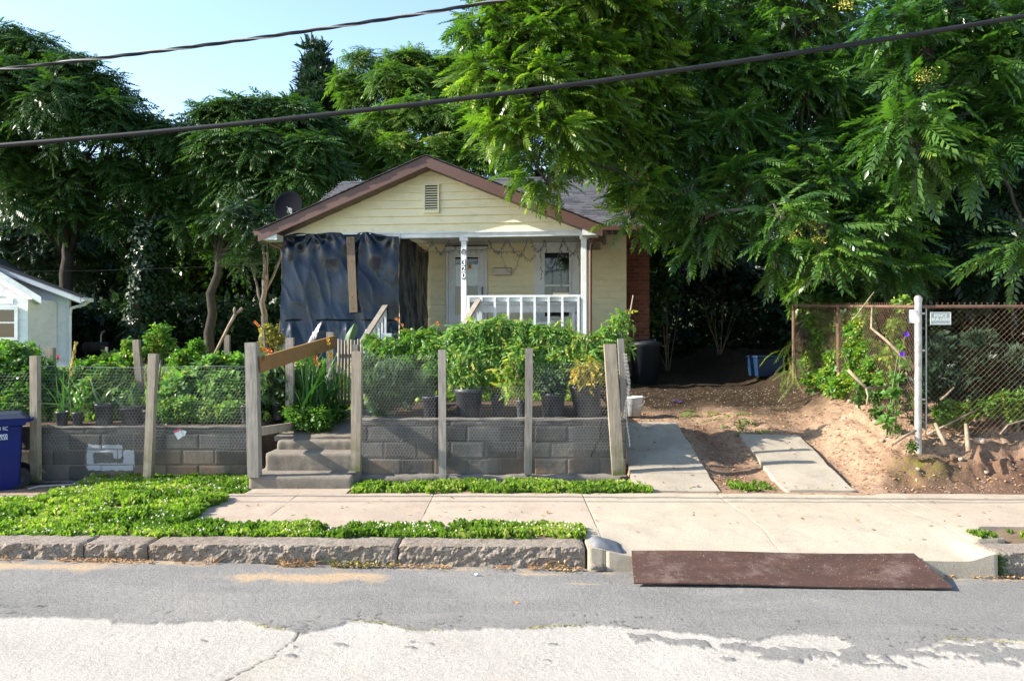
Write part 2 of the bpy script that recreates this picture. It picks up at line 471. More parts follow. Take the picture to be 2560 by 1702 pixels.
def brick(name='red_brick'):
    t = NT(name); co = t.coord()
    col = t.mix(t.ramp(t.noise(co, 9, 4, .6), [(.35, 0), (.65, 1)]), (.24, .075, .045), (.15, .05, .035))
    k = t.math('ADD', t.math('MULTIPLY', t.rand(), .7), .65)
    cc = t.new('ShaderNodeCombineColor'); [t.l.new(k, cc.inputs[i]) for i in range(3)]
    t.set(Base_Color=t.mix(1.0, col, cc.outputs[0], 'MULTIPLY'), Roughness=.9); t.bump(t.noise(co, 120, 3), .4, .003)
    return t.mat
M['brick'] = brick()

def siding(name, c1, c2, grime, gamt):
    t = NT(name); co = t.coord((1, 1, 1), 'World')
    col = t.mix(t.ramp(t.noise(co, 1.1, 4, .6), [(.3, 0), (.7, 1)]), c1, c2)
    st = t.noise(t.coord((.9, .9, 2.0), 'World'), 3.4, 8, .75, .2)
    col = t.mix(t.math('MULTIPLY', t.ramp(st, [(.48, 0), (.74, 1)]), gamt), col, grime)
    t.set(Base_Color=col, Roughness=.5, Specular_IOR_Level=.35)
    t.bump(t.noise(t.coord((1, 1, 20), 'World'), 14, 3), .06, .004)
    return t.mat
M['siding'] = siding('yellow_vinyl_siding', (.80, .725, .48), (.74, .665, .435), (.40, .41, .32), .45)
M['siding_white'] = siding('white_board_siding', (.74, .75, .76), (.66, .67, .69), (.40, .41, .43), .5)

def shingle():
    t = NT('asphalt_shingle'); co = t.coord((1, 1, 1), 'World')
    col = t.mix(t.noise(co, 260, 2), (.035, .037, .042), (.10, .10, .11))
    k = t.math('ADD', t.math('MULTIPLY', t.rand(), .7), .65)
    cc = t.new('ShaderNodeCombineColor'); [t.l.new(k, cc.inputs[i]) for i in range(3)]
    t.set(Base_Color=t.mix(1.0, col, cc.outputs[0], 'MULTIPLY'), Roughness=.95, Specular_IOR_Level=.15)
    t.bump(t.noise(co, 200, 2), .4, .003)
    return t.mat
M['shingle'] = shingle()

def tarp():
    t = NT('black_plastic_sheeting'); co = t.coord((1, 1, 1), 'World')
    t.set(Base_Color=t.mix(t.noise(co, 1.5, 3), (.002, .006, .015), (.004, .010, .022)), Roughness=t.ramp(t.noise(co, 3, 3), [(.3, .17), (.7, .30)]), Specular_IOR_Level=.36)
    h = t.math('ADD', t.noise(t.coord((1.5, 1.5, .7), 'World', (0, .5, 0)), 2.6, 3, .5, 1.2), t.math('MULTIPLY', t.noise(co, 9, 2, .5, 1.2), .12))
    t.bump(h, .30, .03)
    return t.mat
M['tarp'] = tarp()

def road():
    t = NT('street_surface'); co = t.coord((1, 1, 1), 'World')
    a = t.attr('asphalt')
    # old exposed-aggregate concrete
    c = t.mix(t.ramp(t.noise(co, 1.4, 5, .6), [(.3, 0), (.7, 1)]), (.50, .465, .415), (.41, .375, .33))
    c = t.mix(t.ramp(t.noise(co, 42, 4, .7), [(.52, 0), (.72, .55)]), c, (.27, .25, .23))
    c = t.mix(t.ramp(t.noise(co, 85, 3, .8), [(.36, .8), (.45, 0)]), c, (.20, .18, .16))
    c = t.mix(t.ramp(t.noise(co, 75, 3, .7), [(.60, 0), (.70, .5)]), c, (.66, .62, .57))
    c = t.mix(t.ramp(t.noise(t.coord((.5, 1, 1), 'World'), 2.2, 6, .7, .5), [(.56, 0), (.78, .55)]), c, (.42, .35, .26))
    # asphalt
    k = t.mix(t.ramp(t.noise(co, 1.1, 5, .6), [(.3, 0), (.7, 1)]), (.205, .197, .185), (.265, .253, .236))
    k = t.mix(t.ramp(t.noise(co, 95, 4, .85), [(.38, .85), (.50, 0)]), k, (.065, .063, .06))
    k = t.mix(t.ramp(t.noise(co, 90, 3, .8), [(.60, 0), (.68, .8)]), k, (.46, .43, .39))
    k = t.mix(t.ramp(t.noise(t.coord((.35, 1, 1), 'World'), 1.8, 6, .7, .6), [(.45, 0), (.75, .45)]), k, (.36, .33, .29))
    k = t.mix(t.ramp(t.noise(co, .9, 4, .7, .8), [(.55, 0), (.72, .5)]), k, (.13, .127, .122))
    k = t.mix(t.attr('sand'), k, (.46, .33, .20))
    col = t.mix(a, c, k)
    col = t.mix(t.attr('crack'), col, (.05, .047, .04))
    t.set(Base_Color=col, Roughness=.92, Specular_IOR_Level=.2)
    h = t.math('ADD', t.noise(co, 90, 5, .85), t.math('MULTIPLY', t.noise(co, 26, 4, .75), 1.4))
    t.bump(h, .9, .014)
    return t.mat
M['road'] = road()

def ground():
    t = NT('ground_dirt_and_lawn'); co = t.coord((1, 1, 1), 'World')
    d = t.mix(t.ramp(t.noise(co, 1.4, 6, .65), [(.32, 0), (.68, 1)]), (.37, .245, .16), (.25, .16, .105))
    d = t.mix(t.ramp(t.noise(co, 26, 5, .75), [(.5, 0), (.66, .7)]), d, (.47, .34, .24))
    d = t.mix(t.ramp(t.noise(co, 12, 5, .75), [(.36, .75), (.48, 0)]), d, (.13, .072, .045))
    g = t.mix(t.ramp(t.noise(co, 3, 6, .65), [(.3, 0), (.7, 1)]), (.06, .13, .03), (.11, .19, .045))
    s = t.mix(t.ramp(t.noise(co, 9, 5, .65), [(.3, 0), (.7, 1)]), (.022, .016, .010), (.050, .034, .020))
    col = t.mix(t.attr('soil_and_shade'), t.mix(t.attr('lawn'), d, g), s)
    mm = t.math('MULTIPLY', t.attr('moss'), t.ramp(t.noise(co, 14, 5, .7), [(.42, 0), (.56, 1)]))
    col = t.mix(t.attr('dark_dirt'), col, t.mix(t.ramp(t.noise(co, 8, 6, .75), [(.35, 0), (.65, 1)]), (.15, .085, .055), (.085, .05, .035)))
    col = t.mix(mm, col, (.15, .13, .03))
    t.set(Base_Color=col, Roughness=.97, Specular_IOR_Level=.1)
    t.bump(t.math('ADD', t.noise(co, 45, 5, .8), t.noise(co, 11, 4, .7)), .8, .02)
    return t.mat
M['ground'] = ground()
# ============================================================ SETTING
def smooth(a, b, x):
    t = np.clip((x - a) / (b - a), 0, 1); return t * t * (3 - 2 * t)
def road_z(X): return .01 - .0187 * np.clip(X, -14, 14)
def kerb_z(X): return np.interp(X, [-14, -4.24, .56, 3.8, 14], [.27, .218, .186, .145, .10])
def walk_z(X): return np.interp(X, [-14, -4, 0, 4, 14], [.17, .19, .20, .185, .12])
def drive_z(Y): return np.interp(Y, [8.6, 8.9, 9.5, 11.1, 13, 16.8, 22, 28, 40, 200], [.185, .20, .34, .70, .93, 1.1, 1.35, 1.62, 1.8, 2])
def path_z(Y): return np.interp(Y, [9.6, 11.6, 13, 15], [.655, .90, 1.02, 1.12])
def terrain(X, Y):
    yard = np.interp(Y, [9.5, 12, 15, 25, 40, 200], [.80, .95, 1.08, 1.12, 1.2, 1.5])
    yard = yard + np.where(X > -1.9, .09, 0) * smooth(16, 9.7, Y)
    notch = smooth(-3.12, -3.08, X) * (1 - smooth(-1.98, -1.94, X)) * (1 - smooth(12.5, 13.5, Y))
    yard = yard * (1 - notch) + (path_z(Y) - .07) * notch
    front_l = np.interp(X, [-6, -3.3, -2.9, 0, 14], [.13, .14, .18, .19, .16])
    fw = np.where(X < -3.12, 9.86, np.where(X < -1.95, 10.0, 9.6))
    yard = np.where(Y < fw, front_l, yard)
    n1 = vnoise(X, Y, .9, 3, 1); n2 = vnoise(X, Y, 5, 4, 2)
    dr = drive_z(Y)
    rut = np.exp(-((X - 2.7) / .26) ** 2) * .07 * smooth(8.9, 9.4, Y) * (1 - smooth(11, 12.5, Y))
    rut2 = np.exp(-((X - 4.0) / .2) ** 2) * .04 * smooth(8.9, 9.4, Y) * (1 - smooth(10.5, 11.5, Y))
    dr = dr - rut - rut2 + (n1 * .03 + n2 * .022) * smooth(8.8, 9.3, Y)
    rt = np.interp(Y, [8.72, 8.95, 9.15, 9.4, 11, 13, 16, 22, 200], [.17, .30, .50, .66, .98, 1.26, 1.4, 1.65, 2.4])
    rt = rt + (n1 * .05 + n2 * .085) * smooth(8.75, 9.0, Y)
    e0 = np.interp(Y, [8.6, 9, 10.5, 13, 18], [3.7, 3.85, 4.0, 4.2, 4.6])
    s = smooth(e0, e0 + .95, X + n1 * .1)
    right = dr * (1 - s) + np.maximum(rt, dr - .02) * s
    k = smooth(1.37, 1.43, X)
    z = yard * (1 - k) + right * k
    z = z + np.interp(Y, [42, 60, 75, 400], [0, 5.5, 9, 12]) * np.where(Y > 42, 1, 0)
    z = z + np.where((X < 1.37) & (Y > 9.9), n1 * .02 + n2 * .012, 0) * smooth(9.9, 10.6, Y)
    return z

xs = np.concatenate([np.arange(-160, -20, 10), np.arange(-20, -7, 1.0), np.arange(-7, 1.3, .1), np.arange(1.3, 1.5, .02), np.arange(1.5, 6.6, .03), np.arange(6.6, 20, .5), np.arange(20, 161, 10)])
ys = np.concatenate([np.arange(8.64, 9.5, .025), np.arange(9.5, 10, .02), np.arange(10, 14.5, .04), np.arange(14.5, 30, .4), np.arange(30, 60, 3), np.arange(60, 401, 20)])
_tx, _ty = xs.copy(), ys.copy(); _tzz = terrain(*np.meshgrid(_tx, _ty))
def tz(x, y):                            # height of the ground, read from its own grid
    i = int(np.clip(np.searchsorted(_tx, x) - 1, 0, len(_tx) - 2)); j = int(np.clip(np.searchsorted(_ty, y) - 1, 0, len(_ty) - 2))
    a = min(1, max(0, (x - _tx[i]) / (_tx[i + 1] - _tx[i]))); b = min(1, max(0, (y - _ty[j]) / (_ty[j + 1] - _ty[j])))
    return float((_tzz[j, i] * (1 - a) + _tzz[j, i + 1] * a) * (1 - b) + (_tzz[j + 1, i] * (1 - a) + _tzz[j + 1, i + 1] * a) * b)
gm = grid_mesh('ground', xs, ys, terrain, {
    'dark_dirt': lambda X, Y: np.clip(smooth(4.05, 4.5, X + vnoise(X, Y, 3, 4, 41) * .3) * smooth(9.5, 9.1, Y + vnoise(X, Y, 3, 3, 42) * .15) * .85 + np.exp(-((X - 2.7) / .3) ** 2) * (Y < 11.3) * .7, 0, 1) * (X > 1.4),  # darker brown on the low bank and between the wheel strips
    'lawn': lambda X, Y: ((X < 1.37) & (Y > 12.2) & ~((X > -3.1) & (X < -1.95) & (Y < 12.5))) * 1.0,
    'soil_and_shade': lambda X, Y: np.maximum(np.maximum(((X < 1.37) & (Y > 9.5) & (Y < 12.2)) * .8, 0), 0) + 0 * X + np.maximum(smooth(11.2, 12.7, Y + vnoise(X, Y, 1.5, 3, 5) * .6) * (X > 1.4), smooth(27, 31, Y + vnoise(X, Y, .4, 3, 6) * 2)),  # dark soil in garden and wood; driveway shade painted into the colour
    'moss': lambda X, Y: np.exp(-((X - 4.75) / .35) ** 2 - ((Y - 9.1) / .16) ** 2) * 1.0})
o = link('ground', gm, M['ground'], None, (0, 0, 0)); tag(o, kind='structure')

# --- street: worn concrete with an asphalt overlay, its ragged edge a real step
EDGE = [(-400, 1545), (0, 1543), (159, 1547), (381, 1557), (540, 1550), (604, 1552), (636, 1563), (750, 1582), (845, 1563), (903, 1555), (954, 1557), (1017, 1575), (1271, 1576), (1386, 1566), (1500, 1564),
        (1614, 1574), (1744, 1581), (1787, 1596), (1898, 1599), (1966, 1590), (2028, 1585), (2090, 1596), (2140, 1621), (2214, 1627), (2290, 1622), (2330, 1612), (2352, 1596), (2560, 1608), (3000, 1604)]
ex, ey = [], []
for px, py in EDGE:
    z = 0.0
    for _ in range(4):
        p = on_z(px, py, z); z = float(road_z(p.x))
    ex.append(p.x); ey.append(p.y)
ISL = [(1.05, 4.93, .32, .08, -.25), (1.40, 4.84, .28, .07, -.15), (1.75, 4.80, .30, .09, 0), (2.0, 4.72, .30, .10, 0), (2.15, 4.82, .28, .06, 0), (2.45, 4.80, .32, .05, -.05), (2.2, 4.62, .22, .035, 0), (2.85, 4.88, .34, .13, .0), (3.25, 4.80, .34, .14, -.1), (2.85, 4.74, .22, .06, -.2), (3.5, 4.66, .26, .08, 0), (1.55, 4.70, .10, .03, 0),
       (-1.05, 4.78, .045, .02, 0), (-1.32, 4.74, .02, .02, 0), (-1.30, 4.60, .03, .018, 0), (-.62, 4.76, .03, .012, 0), (-.5, 4.82, .03, .016, 0), (-.62, 4.86, .015, .03, 0), (-2.2, 4.6, .02, .015, 0), (.25, 4.85, .04, .012, 0), (1.3, 4.67, .05, .02, 0), (.2, 4.6, .03, .012, 0), (-1.9, 4.8, .02, .012, 0)]
def asph(X, Y):
    yb = np.interp(X, ex, ey) + vnoise(X, Y, 7, 5, 11) * .042
    d = (Y - yb)
    m = smooth(-.005, .005, d)
    for cx, cy, rx, ry, sl in ISL:
        q = np.sqrt(((X - cx) / rx) ** 2 + ((Y - cy - sl * (X - cx)) / ry) ** 2) + vnoise(X, Y, 14, 4, 13) * .75
        m = np.maximum(m, 1 - smooth(.82, .98, q))
    return m
CR = [on_z(*q, .03) for q in ((752, 1583), (735, 1600), (700, 1622), (690, 1640), (660, 1652), (640, 1664), (590, 1690), (560, 1706))]
CR2 = [on_z(*q, .03) for q in ((1100, 1720), (1085, 1700))]
def seg_d(X, Y, P):
    d = np.full(X.shape, 9.0)
    for a, b in zip(P[:-1], P[1:]):
        ax, ay, bx, by = a.x, a.y, b.x, b.y; L2 = (bx - ax) ** 2 + (by - ay) ** 2
        t = np.clip(((X - ax) * (bx - ax) + (Y - ay) * (by - ay)) / L2, 0, 1)
        d = np.minimum(d, np.hypot(X - ax - t * (bx - ax), Y - ay - t * (by - ay)))
    return d
def crack(X, Y):
    d = seg_d(X + vnoise(X, Y, 16, 3, 21) * .012, Y + vnoise(X, Y, 16, 3, 22) * .012, CR)
    c = 1 - smooth(.002, .007, d)
    band = np.exp(-((Y - np.interp(X, ex, ey) - .13) / .10) ** 2)         # crazed asphalt near its edge
    w = np.abs(vnoise(X * 1.0 + Y * .6, Y * 2.2, 5, 3, 23))
    c2 = (1 - smooth(.012, .05, w)) * (band > .25) * asph(X, Y) * (vnoise(X, Y, 2.3, 2, 24) > .05)
    return np.maximum(c, c2 * .85)
def sandf(X, Y):
    s = 0
    for px, py, rx, ry in ((740, 1447, .75, .12), (870, 1440, .35, .07), (110, 1432, .8, .10), (300, 1418, .9, .05), (1420, 1412, .4, .03), (1350, 1428, .22, .03), (1470, 1450, .15, .02)):
        p = on_z(px, py, .03); s = np.maximum(s, np.exp(-((X - p.x) / rx) ** 2 - ((Y - p.y) / ry) ** 2))
    edge = np.exp(-((Y - 6.40) / .07) ** 2) * .8
    s = np.maximum(s, edge * (.6 + .5 * vnoise(X, Y, 2.5, 3, 32)))
    return np.clip((s + vnoise(X, Y, 6, 4, 31) * .34 - .30) * 1.5, 0, .8)
def roadsurf(X, Y):
    return road_z(X) + .012 * asph(X, Y) * smooth(6.6, 5.2, Y) - .008 * crack(X, Y) + vnoise(X, Y, .8, 3, 33) * .006 + vnoise(X, Y, 22, 3, 34) * .0016
xs = np.concatenate([np.arange(-160, -14, 8), np.arange(-14, -4.6, .5), np.arange(-4.6, 4.6, .0125), np.arange(4.6, 14, .5), np.arange(14, 161, 8)])
ys = np.concatenate([np.arange(-9, 3.9, .6), np.arange(4.0, 5.2, .0105), np.arange(5.2, 6.56, .03)])
rm = grid_mesh('street', xs, ys, roadsurf, {'asphalt': asph, 'crack': crack, 'sand': sandf})
o = link('street', rm, M['road'], None, (0, 0, 0)); tag(o, kind='structure')
M['verge'] = simple('verge_soil', (.10, .075, .045), (.16, .11, .07), .95, 6, .6, 40, .01, src='World')
o = link('verge_soil', grid_mesh('verge_soil', np.arange(-40, 40.5, .5), np.array([6.7, 7.1, 7.6, 8.66]), lambda X, Y: np.where((X > .5) & (X < 4.2), walk_z(X) - .16, np.where(Y < 7.2, walk_z(X) - .02, walk_z(X) - .06))), M['verge'], None, (0, 0, 0)); tag(o, kind='structure')
o = link('far_ground', grid_mesh('far_ground', np.array([-160., 160.]), np.array([-200., -9.01]), lambda X, Y: X * 0 + .1), M['verge'], None, (0, 0, 0)); tag(o, kind='structure')

# --- kerb: rough granite stones
kerb = empty('kerb', (0, 6.6, .1), kind='structure')
def kerb_stone(x0, x1, seed, endr=0):
    nx = max(4, int((x1 - x0) / .022)); xx = np.linspace(x0, x1, nx)
    prof = [(0, -.10), (0, -.04), (0, .0), (0, .025), (0, .05), (0, .075), (0, .1), (0, .125), (0, .15), (0, .172), (.004, .183), (.016, .19), (.05, .19), (.10, .19), (.15, .19), (.20, .19), (.25, .19), (.27, .19), (.272, .1)]
    V = []
    for j, (dy, h) in enumerate(prof):
        for x in xx:
            zt = float(kerb_z(x)); zb = float(road_z(x))
            z = zt - (.19 - h) * (zt - zb) / .19 if h < .19 else zt
            face = 1.0 if dy < .003 else (.5 if dy < .05 else .12)
            ends = min(1, (x - x0) / .03, (x1 - x) / .03)
            n = (abs(gnoise(x, z * 1.3, 7, 4, seed)) * .045 - .012 + gnoise(x, z, 30, 2, seed + 3) * .005 - .012 * (1 - ends)) * face
            y = 6.47 + dy + (-n if dy < .05 else 0)
            if dy >= .05: z += gnoise(x, dy * 3, 14, 3, seed) * .006
            V.append((x, y - .0, z - (.015 * (1 - ends) if dy < .27 else 0)))
    ny = len(prof); F = []
    for j in range(ny - 1):
        for i in range(nx - 1):
            a = j * nx + i; F.append((a, a + 1, a + nx + 1, a + nx))
    me = bpy.data.meshes.new('kerb_stone')
    for i in (0, nx - 1): F.append(tuple(j * nx + i for j in range(ny)))
    me.from_pydata(V, [], F); me.update()
    return link('kerb_stone', me, M['granite'], kerb)
JT = [-7.6, -5.9, -3.555, -3.02, -.945, .61]
for i in range(5): kerb_stone(JT[i] + .006, JT[i + 1] - .006, i * 3.1)
for a, b in ((3.98, 5.5), (5.51, 7.2)): kerb_stone(a, b, a)
bm = MB()
for a, b in ((-40, -7.62), (7.22, 40)): bm.box(((a + b) / 2, 6.605, .12), (b - a, .27, .2))
bm.build('kerb_run', M['granite'], kerb)

# --- sidewalk and driveway apron, slab by slab
walk = empty('sidewalk', (0, 7.9, .15), kind='structure')
def slab(name, x0, x1, y0, y1, zf, mat, parent, g=.003, res=.06, skirt=.12):
    xs_ = np.linspace(x0 + g, x1 - g, max(2, int((x1 - x0) / res))); ys_ = np.linspace(y0 + g, y1 - g, max(2, int((y1 - y0) / res)))
    def zz(X, Y):
        e = np.minimum.reduce([X - xs_[0], xs_[-1] - X, Y - ys_[0], ys_[-1] - Y])
        return zf(X, Y) - .002 * (1 - np.clip(e / .03, 0, 1)) + vnoise(X, Y, 3, 3, int(abs(x0) * 10)) * .004
    return link(name, grid_mesh(name, xs_, ys_, zz, skirt=skirt), mat, parent)
def wz(X, Y): return walk_z(X) + (Y - 7.9) * .004
SJ = [-8.35, -6.85, -5.35, -3.85, -2.35, -.86, .77]
for i in range(len(SJ) - 1):
    slab('slab', SJ[i], SJ[i + 1], 7.12, 8.67, wz, M['walk_red'] if i in (3, 4) else M['walk'], walk)
slab('slab', -2.97, -1.84, 8.675, 8.965, wz, M['walk_red'], walk)
for a, b in ((-20, -8.36), (6.2, 30)): slab('slab', a, b, 7.12, 8.67, wz, M['walk'], walk, res=.5)
def apz(X, Y):
    t = smooth(7.25, 6.48, Y); lip = .115 - .012 * (X - 1)
    side = np.maximum(smooth(1.02, .64, X), smooth(3.72, 3.98, X))
    lip = lip * (1 - side) + (kerb_z(X) - .004) * side
    return walk_z(X) * (1 - t) + lip * t
slab('slab', 4.26, 6.2, 7.2, 8.72, wz, M['walk'], walk)
ap = empty('driveway_apron', (2.4, 6.8, .1), kind='structure')
slab('slab', .625, .775, 6.45, 7.12, apz, M['apron'], ap, g=.001, res=.03, skirt=.2)
slab('slab', .775, 2.27, 6.44, 8.70, apz, M['apron'], ap, res=.03, skirt=.2)
slab('slab', 2.27, 3.98, 6.40, 8.72, apz, M['apron'], ap, g=.003, res=.03, skirt=.2)
slab('slab', 3.98, 4.26, 6.76, 8.72, wz, M['apron'], ap, g=.001, res=.05)
# dark repaired flare of the kerb beside the apron
M['patch'] = concrete('dark_patch_concrete', (.15, .16, .18), (.11, .12, .135), (.22, .21, .20), agg=.1)
def rough_box(name, c, d, mat, parent=None, res=.05, amp=.012, rnd=.03, seed=0, Mx=None, freq=6, flat=False, **kw):
    """a box with worn, uneven faces and rounded arrises"""
    import bmesh
    n = [max(1, int(round(q / res))) for q in d]; V = {}; F = []; L = []
    def vid(p):
        k = tuple(round(q, 5) for q in p)
        if k not in V: V[k] = len(L); L.append(k)
        return V[k]
    for ax in range(3):
        a, b = (ax + 1) % 3, (ax + 2) % 3
        for sgn in (-1, 1):
            for i in range(n[a]):
                for j in range(n[b]):
                    q = []
                    for ii, jj in ((i, j), (i + 1, j), (i + 1, j + 1), (i, j + 1)):
                        p = [0, 0, 0]; p[ax] = sgn * .5; p[a] = ii / n[a] - .5; p[b] = jj / n[b] - .5; q.append(vid(p))
                    F.append(q if sgn > 0 else q[::-1])
    out = []
    for p in L:
        q = Vector((p[0] * d[0], p[1] * d[1], p[2] * d[2]))
        inn = Vector([max(-d[k] / 2 + rnd, min(d[k] / 2 - rnd, q[k])) if d[k] > 2 * rnd else 0 for k in range(3)])
        dv = q - inn
        if dv.length > 1e-6: q = inn + dv.normalized() * min(dv.length, rnd)
        nn = Vector([noise.fractal(q * freq + Vector((seed + 11 * k, seed * 2, seed)), 1.0, 2.0, 3) for k in range(3)]) * amp
        q = q + nn
        if Mx is not None: q = Mx @ q
        out.append(tuple(Vector(c) + q))
    me = bpy.data.meshes.new(name); me.from_pydata(out, [], F); me.update()
    me.polygons.foreach_set('use_smooth', [not flat] * len(F))
    return link(name, me, mat, parent, **kw)
o = rough_box('kerb_patch', (.80, 6.62, .13), (.30, .30, .12), M['patch'], ap, .03, .012, .06, 4, Matrix.Rotation(R(18), 3, 'Y'))

# --- driveway wheel strips
dw = empty('driveway', (2.3, 9.6, .3), kind='structure')
def strip(xa0, xb0, xa1, xb1, y0, y1, lift=.02, rag=.05):
    xs_ = np.linspace(0, 1, 16); ys_ = np.linspace(y0, y1, max(3, int((y1 - y0) / .05)))
    def xyf(U, Y):
        t = (Y - y0) / (y1 - y0) if False else np.clip((Y - 8.75) / 2.4, 0, 1)
        a = xa0 + (xa1 - xa0) * t; b = xb0 + (xb1 - xb0) * t
        X = a + (b - a) * U
        X = X + vnoise(Y, U * 0 + xa0, 5, 3, 3) * .015 * (np.abs(U - .5) * 2)
        Yo = Y + vnoise(X, Y * 0, 5, 3, 8) * rag * (Y > 10.2)
        return X, Yo
    m = grid_mesh('slab', xs_, ys_, lambda U, Y: drive_z(Y) + lift + vnoise(U, Y, 2, 2, 4) * .008, skirt=.08, xyf=xyf)
    return link('slab', m, M['strip'], dw)
for a, b in ((8.74, 9.30), (9.31, 9.62), (9.63, 11.15)): strip(1.37, 2.33, 1.52, 2.33, a, b)
for a, b in ((8.74, 10.0), (10.01, 10.62)): strip(3.06, 3.84, 3.08, 3.88, a, b, .03)

# ============================================================ RETAINING WALLS
def paintv(X, z):
    cx = (X * FPX / 9.75 + 1280) * 3.136; cy = ((EYE - z) * FPX / 9.75 + 851 - 760) * 3.136
    v = 0
    for a, b, c, d in ((705, 1118, 940, 1146), (695, 1130, 715, 1280), (705, 1262, 1030, 1285), (985, 1160, 1035, 1270), (905, 1120, 935, 1190)):
        dx = max(a - cx, cx - b if False else cx - c, 0); dy = max(b - cy, cy - d, 0)
        v = max(v, 1 - math.hypot(dx, dy) / 34)
    return max(0, v)
def block_obj(x0, x1, y, z0, z1, parent, side=False, depth=.05, name='block'):
    nx, nz = 20, 10; V = []; A = []; F = []; sd = x0 * 3.3 + z0 * 7
    off = random.uniform(-.003, .004)
    for j in range(nz + 1):
        for i in range(nx + 1):
            a = i / nx; b = j / nz; h = x0 + (x1 - x0) * a; z = z0 + (z1 - z0) * b
            e = min(a, 1 - a) * (x1 - x0); f = min(b, 1 - b) * (z1 - z0); r_ = max(0, 1 - min(e, f) / .012)
            h += gnoise(h, z, 12, 2, sd) * .003; z += gnoise(z, h, 12, 2, sd + 5) * .003
            dd = off + r_ * .006 + gnoise(h, z, 20, 2, sd) * .0015
            V.append((y - dd, h, z) if side else (h, y + dd, z)); A.append(paintv(h, z) if not side else 0)
    for j in range(nz):
        for i in range(nx):
            a = j * (nx + 1) + i; F.append((a, a + 1, a + nx + 2, a + nx + 1))
    ring = list(range(nx + 1)) + [j * (nx + 1) + nx for j in range(1, nz + 1)] + [nz * (nx + 1) + i for i in range(nx - 1, -1, -1)] + [j * (nx + 1) for j in range(nz - 1, 0, -1)]
    b0 = len(V)
    for r_ in ring:
        p = V[r_]; V.append((p[0] - depth, p[1], p[2]) if side else (p[0], p[1] + depth, p[2])); A.append(0)
    m = len(ring)
    for k in range(m): F.append((ring[k], b0 + k, b0 + (k + 1) % m, ring[(k + 1) % m]))
    me = bpy.data.meshes.new(name); me.from_pydata(V, [], F); me.update()
    me.attributes.new('paint', 'FLOAT', 'POINT').data.foreach_set('value', A)
    return link(name, me, M['block'], parent)
def courses(parent, x0, x1, y, zs, off, side=False, pitch=.405, j=.010):
    for ci, (za, zb) in enumerate(zip(zs[:-1], zs[1:])):
        st = off + (pitch / 2 if ci % 2 else 0)
        k = math.floor((x0 - st) / pitch); a = st + k * pitch
        while a < x1:
            p, q = max(a, x0), min(a + pitch, x1)
            if q - p > .05: block_obj(p + j / 2, q - j / 2, y, za + j / 2, zb - j / 2, parent, side)
            a += pitch
wl = empty('retaining_wall', (-5, 9.85, .14), 'concrete block retaining wall left of the steps with a white paint daub', 'wall', 'block retaining walls beside the steps')
courses(wl, -7.6, -3.20, 9.75, [.14, .335, .53, .725, .795], -3.10)
courses(wl, 9.80, 11.0, -3.19, [.335, .53, .725, .80], 9.9, side=True)
MB().box((-5.4, 9.862, .43), (4.39, .20, .72)).build('mortar_core', M['mortar'], wl)
MB().box((-3.29, 10.45, .43), (.176, .96, .72)).build('mortar_core', M['mortar'], wl)
rough_box('wall_cap', (-5.4, 9.86, .803), (4.4, .23, .028), M['cap'], wl, .06, .008, .01, 1)
rough_box('footing', (-5.4, 9.76, .10), (4.4, .17, .10), M['cap'], wl, .06, .02, .02, 2)
wr = empty('retaining_wall', (-.3, 9.6, .25), 'concrete block retaining wall right of the steps under the big potted plants', 'wall', 'block retaining walls beside the steps')
courses(wr, -1.93, 1.39, 9.5, [.257, .457, .657, .850, .915], -.948)
courses(wr, 9.56, 12.6, 1.39, [.457, .657, .85, .92], 9.6, side=True)
MB().box((-.27, 9.612, .585), (3.29, .20, .66)).build('mortar_core', M['mortar'], wr)
MB().box((1.288, 11.1, .585), (.176, 3.0, .66)).build('mortar_core', M['mortar'], wr)
rough_box('wall_cap', (-.27, 9.61, .922), (3.33, .23, .028), M['cap'], wr, .06, .009, .01, 3)
rough_box('footing', (-.27, 9.49, .215), (3.36, .20, .11), M['cap'], wr, .06, .022, .02, 4)
# the crack that runs down through the right end
bm = MB()
ck = [at(x, y, 9.487) for x, y in ((1506, 1047), (1503, 1062), (1500, 1075), (1502, 1090), (1497, 1102), (1490, 1110), (1487, 1122), (1480, 1134), (1477, 1142))]
for a, b in zip(ck[:-1], ck[1:]): bm.bar(a, b, .009, .006, up=(0, 1, 0))
bm.build('crack_filler', simple('crack_dark', (.02, .018, .015), None, .95), wr)

st = empty('garden_steps', (-2.4, 9.2, .12), 'three worn concrete steps rising between the block walls', 'steps')
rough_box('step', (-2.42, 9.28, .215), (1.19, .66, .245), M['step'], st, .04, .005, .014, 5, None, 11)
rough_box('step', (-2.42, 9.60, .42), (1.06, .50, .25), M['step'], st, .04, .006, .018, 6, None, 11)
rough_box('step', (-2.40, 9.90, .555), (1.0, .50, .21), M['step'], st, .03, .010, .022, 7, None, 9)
o = link('garden_path', grid_mesh('garden_path', np.linspace(-2.98, -1.97, 24), np.linspace(9.8, 12.9, 50), lambda X, Y: path_z(Y) + vnoise(X, Y, 4, 3, 6) * .012, skirt=.05), M['step']); tag(o, kind='structure')

